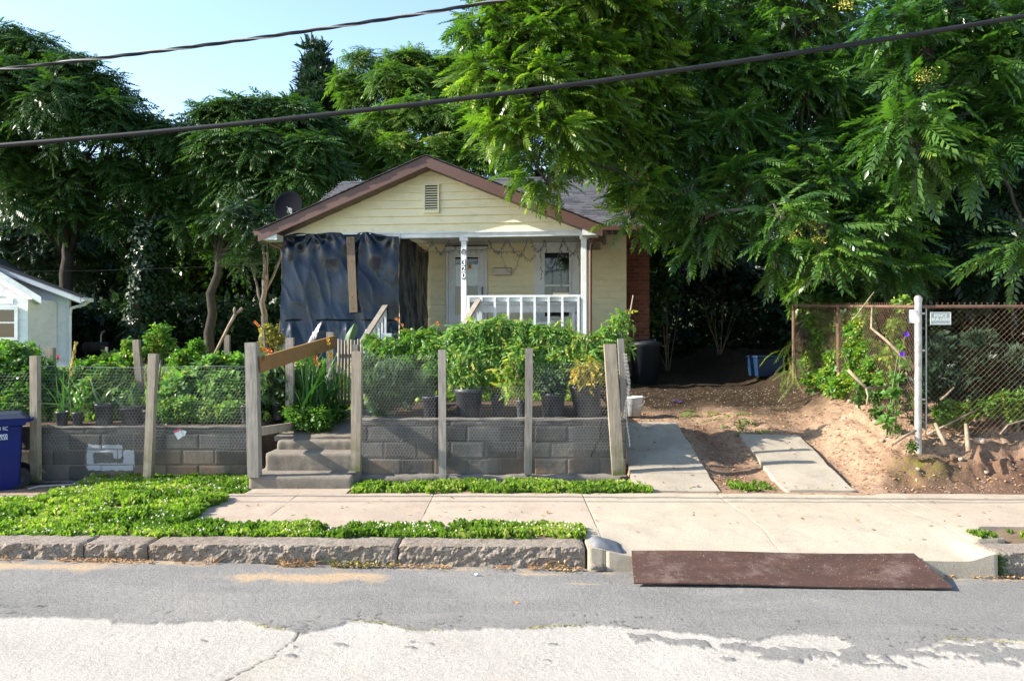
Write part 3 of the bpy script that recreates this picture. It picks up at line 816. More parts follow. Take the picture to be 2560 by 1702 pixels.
# ============================================================ YELLOW HOUSE
house = empty('yellow_house', HP(0, 5, 1.1), 'small yellow sided house with a brown trimmed front gable and covered porch', 'house')
SL = .412; PK = 5.37
def hbox(mb, u0, u1, v0, v1, z0, z1):
    mb.hexa([HP(u0, v0, z0), HP(u1, v0, z0), HP(u1, v1, z0), HP(u0, v1, z0), HP(u0, v0, z1), HP(u1, v0, z1), HP(u1, v1, z1), HP(u0, v1, z1)]); return mb
def hb(name, u0, u1, v0, v1, z0, z1, mat, parent=None, bevel=0):
    return hbox(MB(), u0, u1, v0, v1, z0, z1).build(name, mat, parent or house, bevel=bevel)
def clap(name, u0a, u1a, u0b, u1b, v, z0, z1, mat, parent, tk=.034):
    """one siding board: lower edge proud, upper edge tucked in"""
    m = MB(); w_ = random.uniform(-.001, .002)
    m.hexa([HP(u0a, v - tk + w_, z0), HP(u1a, v - tk - w_, z0), HP(u1a, v, z0), HP(u0a, v, z0), HP(u0b, v - .003, z1), HP(u1b, v - .003, z1), HP(u1b, v, z1), HP(u0b, v, z1)])
    return m.build(name, mat, parent)
# gable end
gz0, gpk = 3.985, 5.19
z = gz0
while z < gpk - .03:
    z2 = min(z + .152, gpk); h1 = (gpk - z) / SL; h2 = (gpk - z2) / SL
    clap('siding_board', -h1, h1, -h2, h2, .40, z, z2 + .004, M['siding'], house); z = z2
m = MB(); m.quad(HP(-2.92, .405, 3.95), HP(2.92, .405, 3.95), HP(0, .405, 5.2)); m.build('gable_backing', M['siding'], house)
# gable vent with louvres
(vu0, vz1), (vu1, vz0) = hp(1060, 461, .38), hp(1099, 533, .38)
vent = empty('gable_vent', HP((vu0 + vu1) / 2, .38, vz0), parent=house)
for a, b, c, d in ((vu0, vu0 + .03, vz0, vz1), (vu1 - .03, vu1, vz0, vz1), (vu0 + .03, vu1 - .03, vz1 - .03, vz1), (vu0 + .03, vu1 - .03, vz0, vz0 + .05)):
    hb('frame', a, b, .325, .39, c, d, M['siding'], vent)
hb('backing', vu0 + .03, vu1 - .03, .360, .365, vz0 + .05, vz1 - .03, M['dark_metal'], vent)
nl = 10
for i in range(nl):
    za = vz0 + .055 + i * (vz1 - vz0 - .09) / nl; zb = za + (vz1 - vz0 - .09) / nl * .55
    m = MB(); m.hexa([HP(vu0 + .03, .330, za), HP(vu1 - .03, .330, za), HP(vu1 - .03, .336, za), HP(vu0 + .03, .336, za), HP(vu0 + .03, .352, zb), HP(vu1 - .03, .352, zb), HP(vu1 - .03, .358, zb), HP(vu0 + .03, .358, zb)])
    m.build('louvre', M['siding'], vent)
# porch roof: planes, fascia, soffit
def rake(u0, z0, u1, z1, v0, v1, t, mat, name, parent=house):
    m = MB(); m.hexa([HP(u0, v0, z0 - t), HP(u1, v0, z1 - t), HP(u1, v1, z1 - t), HP(u0, v1, z0 - t), HP(u0, v0, z0), HP(u1, v0, z1), HP(u1, v1, z1), HP(u0, v1, z0)])
    return m.build(name, mat, parent)
EH = 3.30
def rz(u): return PK - SL * abs(u)
for s in (-1, 1):
    e = s * EH
    rake(e, rz(e) - .004, 0, PK - .004, .03, 5.2, .03, M['brown_metal'], 'roof_deck')
    rake(e, rz(e) - .012, s * .001, PK - .012, 0, .025, .205, M['brown_metal'], 'fascia')
    rake(e * .995, rz(e) - .195, s * .001, PK - .195, .028, .398, .012, M['brown_metal'], 'soffit')
    for k in range(13):          # narrow soffit grooves seen from below
        uu = s * (.25 + k * .24)
        rake(uu, rz(uu) - .2072, uu + s * .012, rz(uu + s * .012) - .2072, .03, .396, .003, M['dark_metal'], 'soffit_joint')
    # shingle courses along the rake, their edge thick and a little ragged
    for k in range(24):
        ua, ub = s * (EH + .03) * (1 - k / 24), s * (EH + .03) * (1 - (k + 1.12) / 24)
        if k == 23: ub = s * .001
        dv = random.uniform(-.008, .008)
        rake(ua, rz(ua) + .022, ub, rz(ub) + .012, -.03 + dv, 5.2, .012, M['shingle'], 'shingle_course')
    # eave returns
    hb('eave_block', *sorted((s * 2.93, s * 3.22)), .02, .42, rz(2.93) - .335, rz(2.93) - .225, M['white_trim'] if s < 0 else M['white_paint'])
    hb('eave_soffit', *sorted((s * 2.93, s * 3.26)), .43, 2.2, 3.80, 3.82, M['brown_metal'])
    hb('gutter', *sorted((s * 3.30, s * 3.38)), .0, 2.3, rz(EH) - .09, rz(EH) - .01, M['brown_metal'])
# beam, ceiling, posts, floor
hb('porch_beam', -2.93, 2.93, .385, .52, 3.872, 3.982, M['white_paint'])
hb('beam_trim', -2.93, 2.93, .36, .384, 3.952, 3.984, M['white_paint'])
hb('porch_ceiling', -2.9, 2.9, .52, 2.45, 4.0, 4.02, M['soffit'])
for k in range(9): hb('ceiling_joint', -2.9, 2.9, .70 + k * .2, .706 + k * .2, 3.996, 4.002, M['mortar'])
def post_at(px, wd=.105):
    u, _ = hp(px, 700, .45); u0, u1 = u - wd / 2, u + wd / 2
    pp = empty('porch_post', HP(u, .45, 1.85), parent=house)
    hb('shaft', u0, u1, .40, .50, 1.85, 3.872, M['white_paint'], pp, .004)
    hb('cap', u0 - .025, u1 + .025, .378, .522, 3.80, 3.868, M['white_paint'], pp)
    return u, pp
up, pmid = post_at(1160.5); ur, _ = post_at(1459.5); 
hb('porch_post', -2.93, -2.82, .40, .50, 1.85, 3.872, M['white_paint'])
hb('porch_floor', -2.95, 2.95, .36, 2.45, 1.77, 1.85, M['wood_grey_h'])
hb('porch_skirt', -2.93, 2.93, .42, .48, 1.0, 1.77, M['siding'])
# horseshoe and house number on the middle post
hs = MB(); c = HP(up, .392, 0); hz = hp(1160.5, 630, .4)[1]
pts = [HP(up + .040 * math.sin(t), .392, hz + .048 * math.cos(t)) for t in np.linspace(-2.5, 2.5, 15)]
hs.tube(pts, .0085, 5).build('horseshoe', M['dark_metal'], house)
for ch, py in (('3', 657), ('2', 673), ('0', 689)):
    zc = hp(1160.5, py, .4)[1]
    pl = hb('number_plate', up - .036, up + .036, .392, .397, zc - .062, zc + .062, M['plate'])
    cu = bpy.data.curves.new('numeral', 'FONT'); cu.body = ch; cu.size = .155; cu.align_x = 'CENTER'; cu.align_y = 'CENTER'; cu.extrude = .0015; cu.offset = .0035
    tmp = bpy.data.objects.new('tmp', cu); COL.objects.link(tmp); bpy.context.view_layer.update()
    tm = bpy.data.meshes.new_from_object(tmp.evaluated_get(bpy.context.evaluated_depsgraph_get())); bpy.data.objects.remove(tmp)
    tx = bpy.data.objects.new('numeral', tm); COL.objects.link(tx); tx.parent = pl; tm.materials.clear()
    tx.location = HP(up, .3895, zc - .001) - wloc(pl); tx.rotation_euler = (R(90), 0, -TH); tm.materials.append(M['numeral'])
# front wall of the house body
WV = 2.45
z = .98
while z < 4.30:
    clap('siding_board', -3.3, 3.79, -3.3, 3.79, WV, z, z + .132, M['siding'], house); z += .13
m = MB()
def pent(mb, u):
    mb.quad(HP(u, WV + .01, .9), HP(u, 9.6, .9), HP(u, 9.6, 4.45), HP(u, 6.05, 6.10), HP(u, WV + .01, 4.45))
pent(m, -3.29); pent(m, 3.78); m.quad(HP(-3.29, WV + .012, .9), HP(3.78, WV + .012, .9), HP(3.78, WV + .012, 4.45), HP(-3.29, WV + .012, 4.45)); m.quad(HP(-3.29, 9.6, .9), HP(3.78, 9.6, .9), HP(3.78, 9.6, 4.45), HP(-3.29, 9.6, 4.45))
m.build('wall', M['siding'], house)
for s_ in ((-3.31, -3.22), (3.70, 3.81)): hb('corner_trim', *s_, WV - .022, WV + .08, .95, 4.3, M['siding'])
# main roof
MZ = 4.30; MS = .468
def mz(v): return MZ + (v - 2.1) * MS
def mroof(name, v0, v1, t, off, mat, u0=-3.65, u1=4.4):
    m = MB(); m.hexa([HP(u0, v0, mz(v0) - t + off), HP(u1, v0, mz(v0) - t + off), HP(u1, v1, mz(v1) - t + off), HP(u0, v1, mz(v1) - t + off), HP(u0, v0, mz(v0) + off), HP(u1, v0, mz(v0) + off), HP(u1, v1, mz(v1) + off), HP(u0, v1, mz(v1) + off)])
    return m.build(name, mat, house)
mroof('roof_deck', 2.1, 6.05, .05, 0, M['dark_metal'])
m = MB(); zz_ = mz(6.05); m.hexa([HP(-3.65, 6.06, zz_ - .05), HP(4.4, 6.06, zz_ - .05), HP(4.4, 10.0, MZ - .05), HP(-3.65, 10.0, MZ - .05), HP(-3.65, 6.06, zz_), HP(4.4, 6.06, zz_), HP(4.4, 10.0, MZ), HP(-3.65, 10.0, MZ)]); m.build('roof_deck', M['shingle'], house)
for s in (-1, 1):
    m = MB(); u0, u1 = (4.4, 4.43) if s > 0 else (-3.68, -3.65); m.hexa([HP(u0, 2.08, mz(2.08) - .17), HP(u1, 2.08, mz(2.08) - .17), HP(u1, 6.05, mz(6.05) - .17), HP(u0, 6.05, mz(6.05) - .17), HP(u0, 2.08, mz(2.08) + .01), HP(u1, 2.08, mz(2.08) + .01), HP(u1, 6.05, mz(6.05) + .01), HP(u0, 6.05, mz(6.05) + .01)]); m.build('rake_board', M['brown_metal'], house)
hb('gutter', 3.34, 4.42, 2.0, 2.09, MZ - .12, MZ - .02, M['brown_metal'], None, .01)
hb('eave_fascia', 2.95, 4.4, 2.1, 2.12, MZ - .17, MZ, M['brown_metal'])
hb('main_soffit', 3.0, 4.4, 2.12, 2.44, MZ - .15, MZ - .14, M['brown_metal'])
# shingle tabs on the front slope (rows from the eave up)
tabs = []
for r_ in range(32):
    v0 = 2.06 + r_ * .1255; u = -3.67 + (r_ % 2) * .12 - random.uniform(0, .06)
    while u < 4.42:
        w_ = random.choice((.16, .2, .24, .3)); a, b = max(u, -3.67), min(u + w_ - .006, 4.42)
        covered = abs((a + b) / 2) < 3.2 and rz((a + b) / 2) > mz(v0 + .1) + .02
        if not covered and b > a: tabs.append((r_, v0, a, b))
        u += w_
vis = [t_ for t_ in tabs if t_[3] > .8]; rest = [t_ for t_ in tabs if t_[3] <= .8]
def tabmesh(mb, v0, a, b):
    l1, l2 = random.uniform(.010, .018), .004; v1 = v0 + .135
    mb.hexa([HP(a, v0, mz(v0) + .001), HP(b, v0, mz(v0) + .001), HP(b, v1, mz(v1) + .001), HP(a, v1, mz(v1) + .001), HP(a, v0, mz(v0) + l1), HP(b, v0, mz(v0) + l1), HP(b, v1, mz(v1) + l2), HP(a, v1, mz(v1) + l2)])
for t_ in vis[:300]:
    m = MB(); tabmesh(m, t_[1], t_[2], t_[3]); m.build('shingle', M['shingle'], house)
m = MB()
for t_ in vis[300:] + rest: tabmesh(m, t_[1], t_[2], t_[3])
o = m.build('shingles', M['shingle'], house); o['kind'] = 'stuff'
for k in range(30):
    a = -3.67 + k * .268; m = MB(); zc = mz(6.05)
    m.hexa([HP(a, 5.92, zc - .045), HP(a + .31, 5.92, zc - .045), HP(a + .31, 6.06, zc + .02), HP(a, 6.06, zc + .02), HP(a, 5.92, zc - .03), HP(a + .31, 5.92, zc - .038), HP(a + .31, 6.06, zc + .028), HP(a, 6.06, zc + .038)]); m.build('ridge_cap', M['shingle'], house)
# chimney, brick by brick on the front
ch_ = empty('chimney', HP(4.06, 3.2, 1.0), parent=house)
hb('core', 3.812, 4.318, 2.912, 3.7, 1.0, 6.1, M['mortar'], ch_)
z = 1.0; row = 0; nb = 0; BR = None
extra = MB()
while z < 6.06:
    u = 3.806 - (.105 if row % 2 else 0)
    while u < 4.32:
        a, b = max(u, 3.806), min(u + .2, 4.324)
        if b - a > .03:
            m = MB() if nb < 290 else extra
            hbox(m, a, b, 2.90, 2.95, z, z + .064)
            if nb < 290: m.build('brick', M['brick'], ch_)
            nb += 1
        u += .21
    row += 1; z += .075
if extra.v:
    o = extra.build('brickwork', M['brick'], ch_); o['kind'] = 'stuff'
hb('chimney_crown', 3.79, 4.34, 2.885, 3.72, 6.1, 6.17, M['cap'], ch_)
# door
du0 = hp(1116, 700, 2.4)[0]; du1 = hp(1218, 700, 2.4)[0]; dz1 = hp(1166, 617, 2.4)[1]
door = empty('front_door', HP((du0 + du1) / 2, 2.4, 1.85), parent=house)
hb('door_frame', du0, du0 + .05, 2.36, 2.44, 1.85, dz1, M['white_trim'], door)
hb('door_frame', du1 - .055, du1, 2.36, 2.44, 1.85, dz1, M['white_trim'], door)
hb('door_frame', du0 + .05, du1 - .055, 2.36, 2.44, dz1 - .06, dz1, M['white_trim'], door)
hb('drip_cap', du0 - .02, du1 + .02, 2.33, 2.44, dz1, dz1 + .025, M['dark_metal'], door)
gu0, gu1 = hp(1138, 700, 2.38)[0], hp(1195, 700, 2.38)[0]; gza, gzb, gzc = hp(0 + 1166, 643, 2.38)[1], hp(1166, 714, 2.38)[1], hp(1166, 787, 2.38)[1]
D0, D1 = du0 + .055, du1 - .06; T = dz1 - .065
sdr = hb('storm_door', D0, D1, 2.405, 2.43, 1.86, T, M['white_paint'], door)
for a, b, c, d in ((D0, gu0, 1.86, T), (gu1, D1, 1.86, T), (gu0, gu1, gza, T), (gu0, gu1, 1.86, gzc), (gu0, gu1, gzb - .02, gzb + .015)):
    hb('rail', a + .001, b - .001, 2.375, 2.404, c, d, M['white_paint'], door)
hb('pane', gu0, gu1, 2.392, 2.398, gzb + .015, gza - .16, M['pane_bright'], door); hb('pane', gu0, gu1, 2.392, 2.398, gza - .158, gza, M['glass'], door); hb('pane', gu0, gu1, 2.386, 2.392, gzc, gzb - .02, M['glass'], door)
hb('pane_curtain', gu0, gu1, 2.3995, 2.404, gzb + .3, gza, M['curtain'], door)
hb('door_lining', gu0 + .02, gu1 - .02, 2.3925, 2.396, gzc + .01, gzc + .32, M['curtain'], door)
hb('door_label', gu0 + .33 * (gu1 - gu0) + .12, gu0 + .33 * (gu1 - gu0) + .19, 2.384, 2.388, gza - .25, gza - .15, simple('orange_sticker', (.45, .20, .05), None, .6), door)
hz_ = hp(1206, 727, 2.36)[1]; hu = hp(1206, 727, 2.36)[0]
MB().tube([HP(hu, 2.37, hz_ + .085), HP(hu, 2.335, hz_ + .06), HP(hu, 2.325, hz_), HP(hu, 2.335, hz_ - .06), HP(hu, 2.37, hz_ - .085)], .011, 6).build('handle', M['dark_metal'], door)
# window
wu0, wu1 = hp(1337, 700, 2.4)[0], hp(1448, 700, 2.4)[0]; wi0, wi1 = hp(1362, 700, 2.4)[0], hp(1423, 700, 2.4)[0]
wz0, wz1, wz2, wzt = hp(1392, 792, 2.4)[1], hp(1392, 714, 2.4)[1], hp(1392, 632, 2.4)[1], hp(1392, 606, 2.4)[1]
win = empty('window', HP((wu0 + wu1) / 2, 2.4, wz0), parent=house)
zb_ = wz0 - .12
for a, b, c, d in ((wu0, wi0 - .05, zb_, wzt), (wi1 + .05, wu1, zb_, wzt), (wi0 - .05, wi1 + .05, wz2 + .06, wzt), (wi0 - .05, wi1 + .05, zb_, wz0 - .05)):
    hb('casing', a, b, 2.40, 2.445, c, d, M['white_trim'], win)
for a, b, c, d in ((wi0 - .05, wi0, wz0 - .05, wz2 + .06), (wi1, wi1 + .05, wz0 - .05, wz2 + .06), (wi0, wi1, wz2, wz2 + .06), (wi0, wi1, wz0 - .05, wz0), (wi0, wi1, wz1 - .02, wz1 + .02)):
    hb('sash', a, b, 2.375, 2.43, c, d, M['white_trim'], win)
hb('pane', wi0, wi1, 2.405, 2.41, wz1 + .02, wz2, M['glass'], win); hb('pane', wi0, wi1, 2.40, 2.404, wz0, wz1 - .02, M['glass'], win)
hb('window_shade', wi0, wi1, 2.415, 2.42, wz1, wz2, M['shade'], win)
# wall mailbox
mb0, mb1 = hp(1234, 688, 2.36), hp(1278, 667, 2.36)
mbx = empty('wall_mailbox', HP((mb0[0] + mb1[0]) / 2, 2.35, mb0[1]), 'beige metal mailbox on the yellow wall between door and window', 'mailbox')
hb('box', mb0[0], mb1[0], 2.28, 2.43, mb0[1], mb1[1] - .04, M['mailbox'], mbx, .008)
m = MB(); a, b, zt_ = mb0[0] - .008, mb1[0] + .008, mb1[1]
m.hexa([HP(a, 2.265, zt_ - .06), HP(b, 2.265, zt_ - .06), HP(b, 2.43, zt_ - .035), HP(a, 2.43, zt_ - .035), HP(a, 2.265, zt_ - .045), HP(b, 2.265, zt_ - .045), HP(b, 2.43, zt_), HP(a, 2.43, zt_)]); m.build('lid', M['mailbox'], mbx)
# porch railing
rl = empty('porch_railing', HP((up + ur) / 2, .45, 1.85), parent=house)
rt_, rb_ = hp(1310, 738, .45)[1], hp(1310, 806, .45)[1] - .06
hb('handrail', up + .055, ur - .055, .40, .50, rt_ - .045, rt_, M['white_paint'], rl, .004)
hb('rail', up + .055, ur - .055, .43, .47, rt_ - .12, rt_ - .048, M['white_paint'], rl)
hb('bottom_rail', up + .055, ur - .055, .43, .47, 1.93, 2.0, M['white_paint'], rl)
for px in (1171.5, 1204, 1237.5, 1270.6, 1303.5, 1337, 1372, 1406, 1446):
    u = hp(px, 770, .42)[0]; hb('baluster', u - .022, u + .022, .385, .429, 1.93, rt_ - .046, M['white_paint'], rl)
# downspouts
def spout(name, pts, r_=.032): return MB().tube(pts, r_, 6).build(name, M['brown_metal'], house)
sr = hp(1476, 700, .42)[0]
spout('downspout', [HP(3.32, .55, 3.86), HP(3.22, .5, 3.80), HP(sr + .12, .45, 3.79), HP(sr + .02, .43, 3.72), HP(sr, .42, 3.6), HP(sr, .42, 2.6), HP(sr, .42, 1.35)])
sl_ = [hp(x, y, .38) for x, y in ((676, 611), (690, 616), (703, 622), (708, 640), (708, 700), (709, 745), (706, 790), (697, 835), (690, 870), (688, 900))]
spout('downspout', [HP(u, .38, z) for u, z in sl_], .034)
# concrete slab and porch steps with two stair rails
stp = empty('porch_steps', HP(-.2, .2, 1.0), parent=house)
for k in range(5): hb('tread', -.55, .62, .36 - .28 * (k + 1), .36 - .28 * k, 1.0 - .02 * k, 1.70 - .155 * k, M['wood_grey_h'], stp)
def stair_rail(p0, p1, v0, v1, newel, lab):
    (u0, z0), (u1, z1) = hp(*p0, v0), hp(*p1, v1)
    g_ = empty(lab, HP(u0, v0, 1.85), parent=house)
    m = MB(); m.bar(HP(u0, v0, z0), HP(u1, v1, z1), .10, .045).build('handrail', M['wood_grey_h'], g_)
    m = MB(); m.bar(HP(u0, v0, z0 - .09), HP(u1, v1, z1 - .09), .03, .11).build('rail', M['white_paint'], g_)
    for k in range(7):
        t_ = (k + .5) / 7; u = u0 + (u1 - u0) * t_; v = v0 + (v1 - v0) * t_; z_ = z0 + (z1 - z0) * t_
        MB().bar(HP(u + .02, v, z_ - .8), HP(u + .02, v, z_ - .05), .04, .04, up=(0, 1, 0)).build('baluster', M['white_paint'], g_)
    MB().bar(HP(u0 + .02, v0, 1.75), HP(u0 + .02, v0, z0 - .02), .09, .09, up=(0, 1, 0)).build('newel', M['white_paint'], g_)
    if newel: MB().bar(HP(u1 + .02, v1, .95), HP(u1 + .02, v1, newel), .10, .10, up=(0, 1, 0)).build('newel', M['white_paint'], g_)
stair_rail((965, 762), (903, 858), .36, -1.1, 0, 'stair_railing')
stair_rail((1197, 750), (1132, 855), .36, -1.1, 0, 'stair_railing')
nu, nz = hp(967, 833, -.5); MB().bar(HP(nu, -.5, 1.0), HP(nu, -.5, nz), .18, .13, up=(0, 1, 0)).build('newel', M['white_paint'], stp)
# porch bench
bn = empty('porch_bench', HP(1.9, 1.3, 1.85), 'white wooden bench on the porch behind the railing', 'bench')
bu0, bu1 = hp(1172, 760, 1.2)[0] + .15, hp(1437, 760, 1.2)[0]
zz1, zz2, zz3 = hp(1300, 757, 1.2)[1], hp(1300, 781, 1.2)[1], 2.22
hb('backrest', bu0, bu1, 1.20, 1.24, zz2, zz1 - .03, M['white_paint'], bn); hb('back_cap', bu0 - .02, bu1 + .02, 1.16, 1.26, zz1 - .03, zz1, M['white_trim'], bn)
hb('seat', bu0, bu1, 1.26, 1.70, zz3, zz3 + .04, M['white_paint'], bn)
for a in (bu0, bu1 - .06):
    hb('leg', a, a + .06, 1.18, 1.24, 1.85, zz2, M['white_paint'], bn); hb('leg', a, a + .06, 1.64, 1.70, 1.85, zz3, M['white_paint'], bn)
hb('armrest', bu0 - .02, bu0 + .08, 1.24, 1.74, zz3 + .22, zz3 + .25, M['white_paint'], bn); hb('armrest', bu1 - .08, bu1 + .02, 1.24, 1.74, zz3 + .22, zz3 + .25, M['white_paint'], bn)
c0 = hp(1383, 735, .45)
o = hb('wood_scrap', c0[0], c0[0] + .3, .41, .49, rt_ + .002, rt_ + .035, M['wood_pale'], wl); o.parent = None; o.location = HP(c0[0] + .15, .45, rt_ + .002); tag(o, 'short wood offcut lying on the right end of the porch handrail', 'offcut')
# tarp hung over the left half of the porch
def sheet(name, f, nu_, nv_, mat, parent):
    V = []; F = []
    for j in range(nv_ + 1):
        for i in range(nu_ + 1): V.append(tuple(f(i / nu_, j / nv_)))
    for j in range(nv_):
        for i in range(nu_): a = j * (nu_ + 1) + i; F.append((a, a + 1, a + nu_ + 2, a + nu_ + 1))
    me = bpy.data.meshes.new(name); me.from_pydata(V, [], F); me.update(); me.polygons.foreach_set('use_smooth', [True] * len(F))
    return link(name, me, mat, parent)
tp = empty('tarp', HP(-1.8, .36, 1.3), 'crumpled black plastic sheeting hung over the left half of the porch', 'tarp')
tu0, tu1 = -2.95, hp(998, 700, .35)[0]
tz1 = 3.985
def tf(a, b):
    u = tu0 + (tu1 - tu0) * a; zt_ = tz1 - .10 * max(0, (a - .72) / .28) - (.05 * max(0, (.12 - a) / .12)); zb = 1.48
    z_ = zt_ + (zb - zt_) * b; H_ = zt_ - z_
    q = 0
    # folds hanging from nails along the top and along the porch floor
    for nu2, nz2, st_ in ((-2.9, 3.9, 1), (-2.35, 3.95, 1.2), (-1.95, 3.97, .7), (-1.3, 3.97, 1.2), (-.7, 3.9, 1)):
        dz_ = nz2 - z_; du = u - nu2
        if dz_ > -.05:
            ang = math.atan2(du, dz_ + .08); rr = math.hypot(du, dz_)
            q += st_ * .020 * math.sin(ang * 9 + nu2 * 7) * math.exp(-rr / .8) * min(1, rr / .15)
    for k, nu2 in enumerate((-2.72, -2.08, -1.62, -1.05, -.72)):
        dz_ = 2.28 - z_; du = u - nu2
        if dz_ > 0:
            q += (.05 + .03 * (k % 2)) * max(0, 1 - abs(du + (.25 if k % 2 else -.15) * dz_) / (.06 + .34 * dz_)) * min(1, dz_ / .2)
        else: q += .02 * math.exp(-(du / .15) ** 2) * math.exp(dz_ / .35) + .006 * math.sin(du * 6 - dz_ * 9 + k) * math.exp(-du * du / .2)
    q += .17 * (tz1 - z_) / 2.5 * (1 - max(0, min(1, (a - .78) / .2))) + .016 * gnoise(u * 1.1 + z_ * .5, z_ * .55 - u * .3, 1.8, 2, 3) + .0035 * abs(gnoise(u + z_ * .4, z_ * .6, 8, 2, 5)) + .014 * (1 - abs(gnoise(u * .8 + z_ * .25, z_ * .22 - u * .1, 3.4, 2, 9))) ** 4
    if z_ < 2.28: q += .10 * (2.28 - z_) * .5
    sw = .05 * math.exp(-((a) / .04) ** 2)
    return HP(u + .01 * gnoise(z_, u, 3, 2, 8), .350 - q - .0, z_ + .012 * math.sin(u * 9) * (1 - b))
sheet('front_sheet', tf, 130, 120, M['tarp'], tp)
def tf2(a, b):
    v = .36 + 2.05 * a; zt_ = 3.98 - .14 * a; z_ = zt_ + (1.5 - zt_) * b
    q = .035 * gnoise(v * 1.2, z_ * .5, 2.6, 3, 13) + .014 * gnoise(v * 1.0 + z_ * .3, z_ * .3, 7, 2, 17)
    return HP(tu1 + .005 + q + .10 * a, v, z_)
sheet('side_sheet', tf2, 60, 60, M['tarp'], tp)
b0, b1 = hp(875.5, 592, .26), hp(884, 781, .17)
o = MB().bar(HP(b0[0], .27, b0[1]), HP(b1[0], .17, b1[1]), .155, .035, up=(0, 1, 0)).build('batten', M['wood_tarp'], tp)
bz = MB()
for t_, du in ((.03, 0), (.1, -.03), (.8, 0), (.95, .01), (.33, .02)):
    p = HP(b0[0] + (b1[0] - b0[0]) * t_ + du, .25 - .10 * t_ - .012, b0[1] + (b1[1] - b0[1]) * t_); bz.tube([p, p + Vector((0, -.006, 0))], .012, 8)
bz.build('bolt_head', M['dark_metal'], o)
# string lights looped under the beam
def lights(name, spans, label, v0=.58):
    wi = MB(); bu = MB()
    for (ua, za, ub, zb2, sag) in spans:
        P = []
        for i in range(15):
            t_ = i / 14; P.append(HP(ua + (ub - ua) * t_ + random.uniform(-.008, .008), v0 + random.uniform(-.01, .01), za + (zb2 - za) * t_ - sag * 4 * t_ * (1 - t_) + random.uniform(-.012, .012)))
        wi.tube(P, .0042, 4)
        for p in P[1:-1]:
            q = p + Vector((random.uniform(-.03, .03), -.01, -random.uniform(.02, .05))); wi.tube([p, q], .0045, 3); bu.ell(q, (.008, .008, .013), 5, 3)
    r_ = empty(name, HP(1, v0, 3.8), label, 'string lights'); wi.build('light_wire', M['light_wire'], r_); bu.build('bulbs', M['bulb'], r_)['kind'] = 'stuff'
def q(x, y, v=.58): return hp(x, y, v)
SP = []
for a, b, s in (((1066, 628), (1080, 603), 0), ((1080, 603), (1094, 627), 0), ((1094, 627), (1120, 601), .12), ((1120, 601), (1142, 614), .05), ((1066, 628), (1140, 626), .02), ((1140, 626), (1220, 622), .02), ((1222, 600), (1232, 624), .0),
                ((1232, 624), (1252, 628), .03), ((1252, 624), (1268, 598), 0), ((1268, 598), (1290, 632), .02), ((1290, 632), (1318, 598), .15), ((1252, 628), (1304, 624), .42), ((1304, 630), (1340, 635), .12), ((1326, 598), (1346, 628), .03), ((1346, 628), (1362, 600), .03), ((1362, 600), (1366, 632), 0),
                ((1352, 625), (1354, 700), 0), ((1410, 596), (1424, 626), .05), ((1424, 626), (1446, 604), .12), ((1442, 620), (1450, 660), .05), ((1398, 622), (1442, 628), .1), ((1410, 594), (1400, 622), 0), ((1398, 622), (1402, 720), 0), ((1402, 620), (1405, 725), 0), ((1220, 620), (1300, 626), .05)):
    (ua, za), (ub, zb2) = q(*a), q(*b); SP.append((ua, za, ub, zb2, s))
lights('string_lights', SP, 'dark wired string lights drooping in loops under the porch beam')
# satellite dish behind the left roof slope
sdish = empty('satellite_dish', HP(-2.7, 2.3, 4.3), 'dark satellite dish mounted on the left roof slope', 'satellite dish')
dc = at(724, 517, 16.8); Mx = Matrix.Rotation(R(-12), 3, 'Z') @ Matrix.Rotation(R(76), 3, 'X')
MB().lathe(dc, [(.001, .0), (.10, .006), (.20, .025), (.29, .052), (.33, .07), (.335, .068), (.29, .045), (.2, .017), (.001, -.008)], 32, Mx, cap=False).build('dish', M['dish'], sdish, smooth=True)
e0 = at(727, 545, 16.75)
MB().tube([e0, at(729, 533, 16.6), at(724, 522, 16.7)], .028, 8).build('mount', M['galv'], sdish)
MB().box(at(725, 527, 16.62), (.10, .07, .09)).build('bracket', M['galv'], sdish)
MB().tube([at(724, 540, 16.6), at(722, 535, 16.1), at(718, 518, 15.9)], .012, 6).build('feed_arm', M['galv'], sdish)

# ============================================================ WHITE NEIGHBOUR HOUSE
NY = 23.0
nh = empty('white_house', (-16, NY + 3, 1.1), 'white board sided neighbouring house at the left edge of the picture', 'house')
def nbx(name, x0, x1, y0, y1, z0, z1, mat, parent=None, bevel=0): return MB().box(((x0 + x1) / 2, (y0 + y1) / 2, (z0 + z1) / 2), (x1 - x0, y1 - y0, z1 - z0)).build(name, mat, parent or nh, bevel=bevel)
cx = at(174, 0, NY).x; ze = at(0, 751, NY).z; sl2 = .377
z = at(0, 912, NY).z - .3
while z < 6.0:
    z2 = z + .228; xr = cx if z2 < ze + .15 else cx - (z2 - ze - .15) / sl2
    xr1 = cx if z < ze + .15 else cx - (z - ze - .15) / sl2
    if xr < -21: break
    m = MB(); m.hexa([(-21.5, NY - .02, z), (xr1, NY - .02, z), (xr1, NY, z), (-21.5, NY, z), (-21.5, NY - .003, z2), (xr, NY - .003, z2), (xr, NY, z2), (-21.5, NY, z2)]); m.build('siding_board', M['siding_white'], nh); z = z2
m = MB(); m.hexa([(-21.5, NY + .002, .9), (cx, NY + .002, .9), (cx - 2.4, NY + 4, .9), (-21.5, NY + 4, .9), (-21.5, NY + .002, ze + .1), (cx, NY + .002, ze + .1), (cx - 2.4, NY + 4, ze + .1), (-21.5, NY + 4, ze + .1)]); m.build('wall', M['siding_white'], nh)
nbx('corner_trim', cx - .09, cx + .012, NY - .03, NY + .06, .9, ze + .02, M['white_paint'])
rx0 = at(221, 0, NY).x
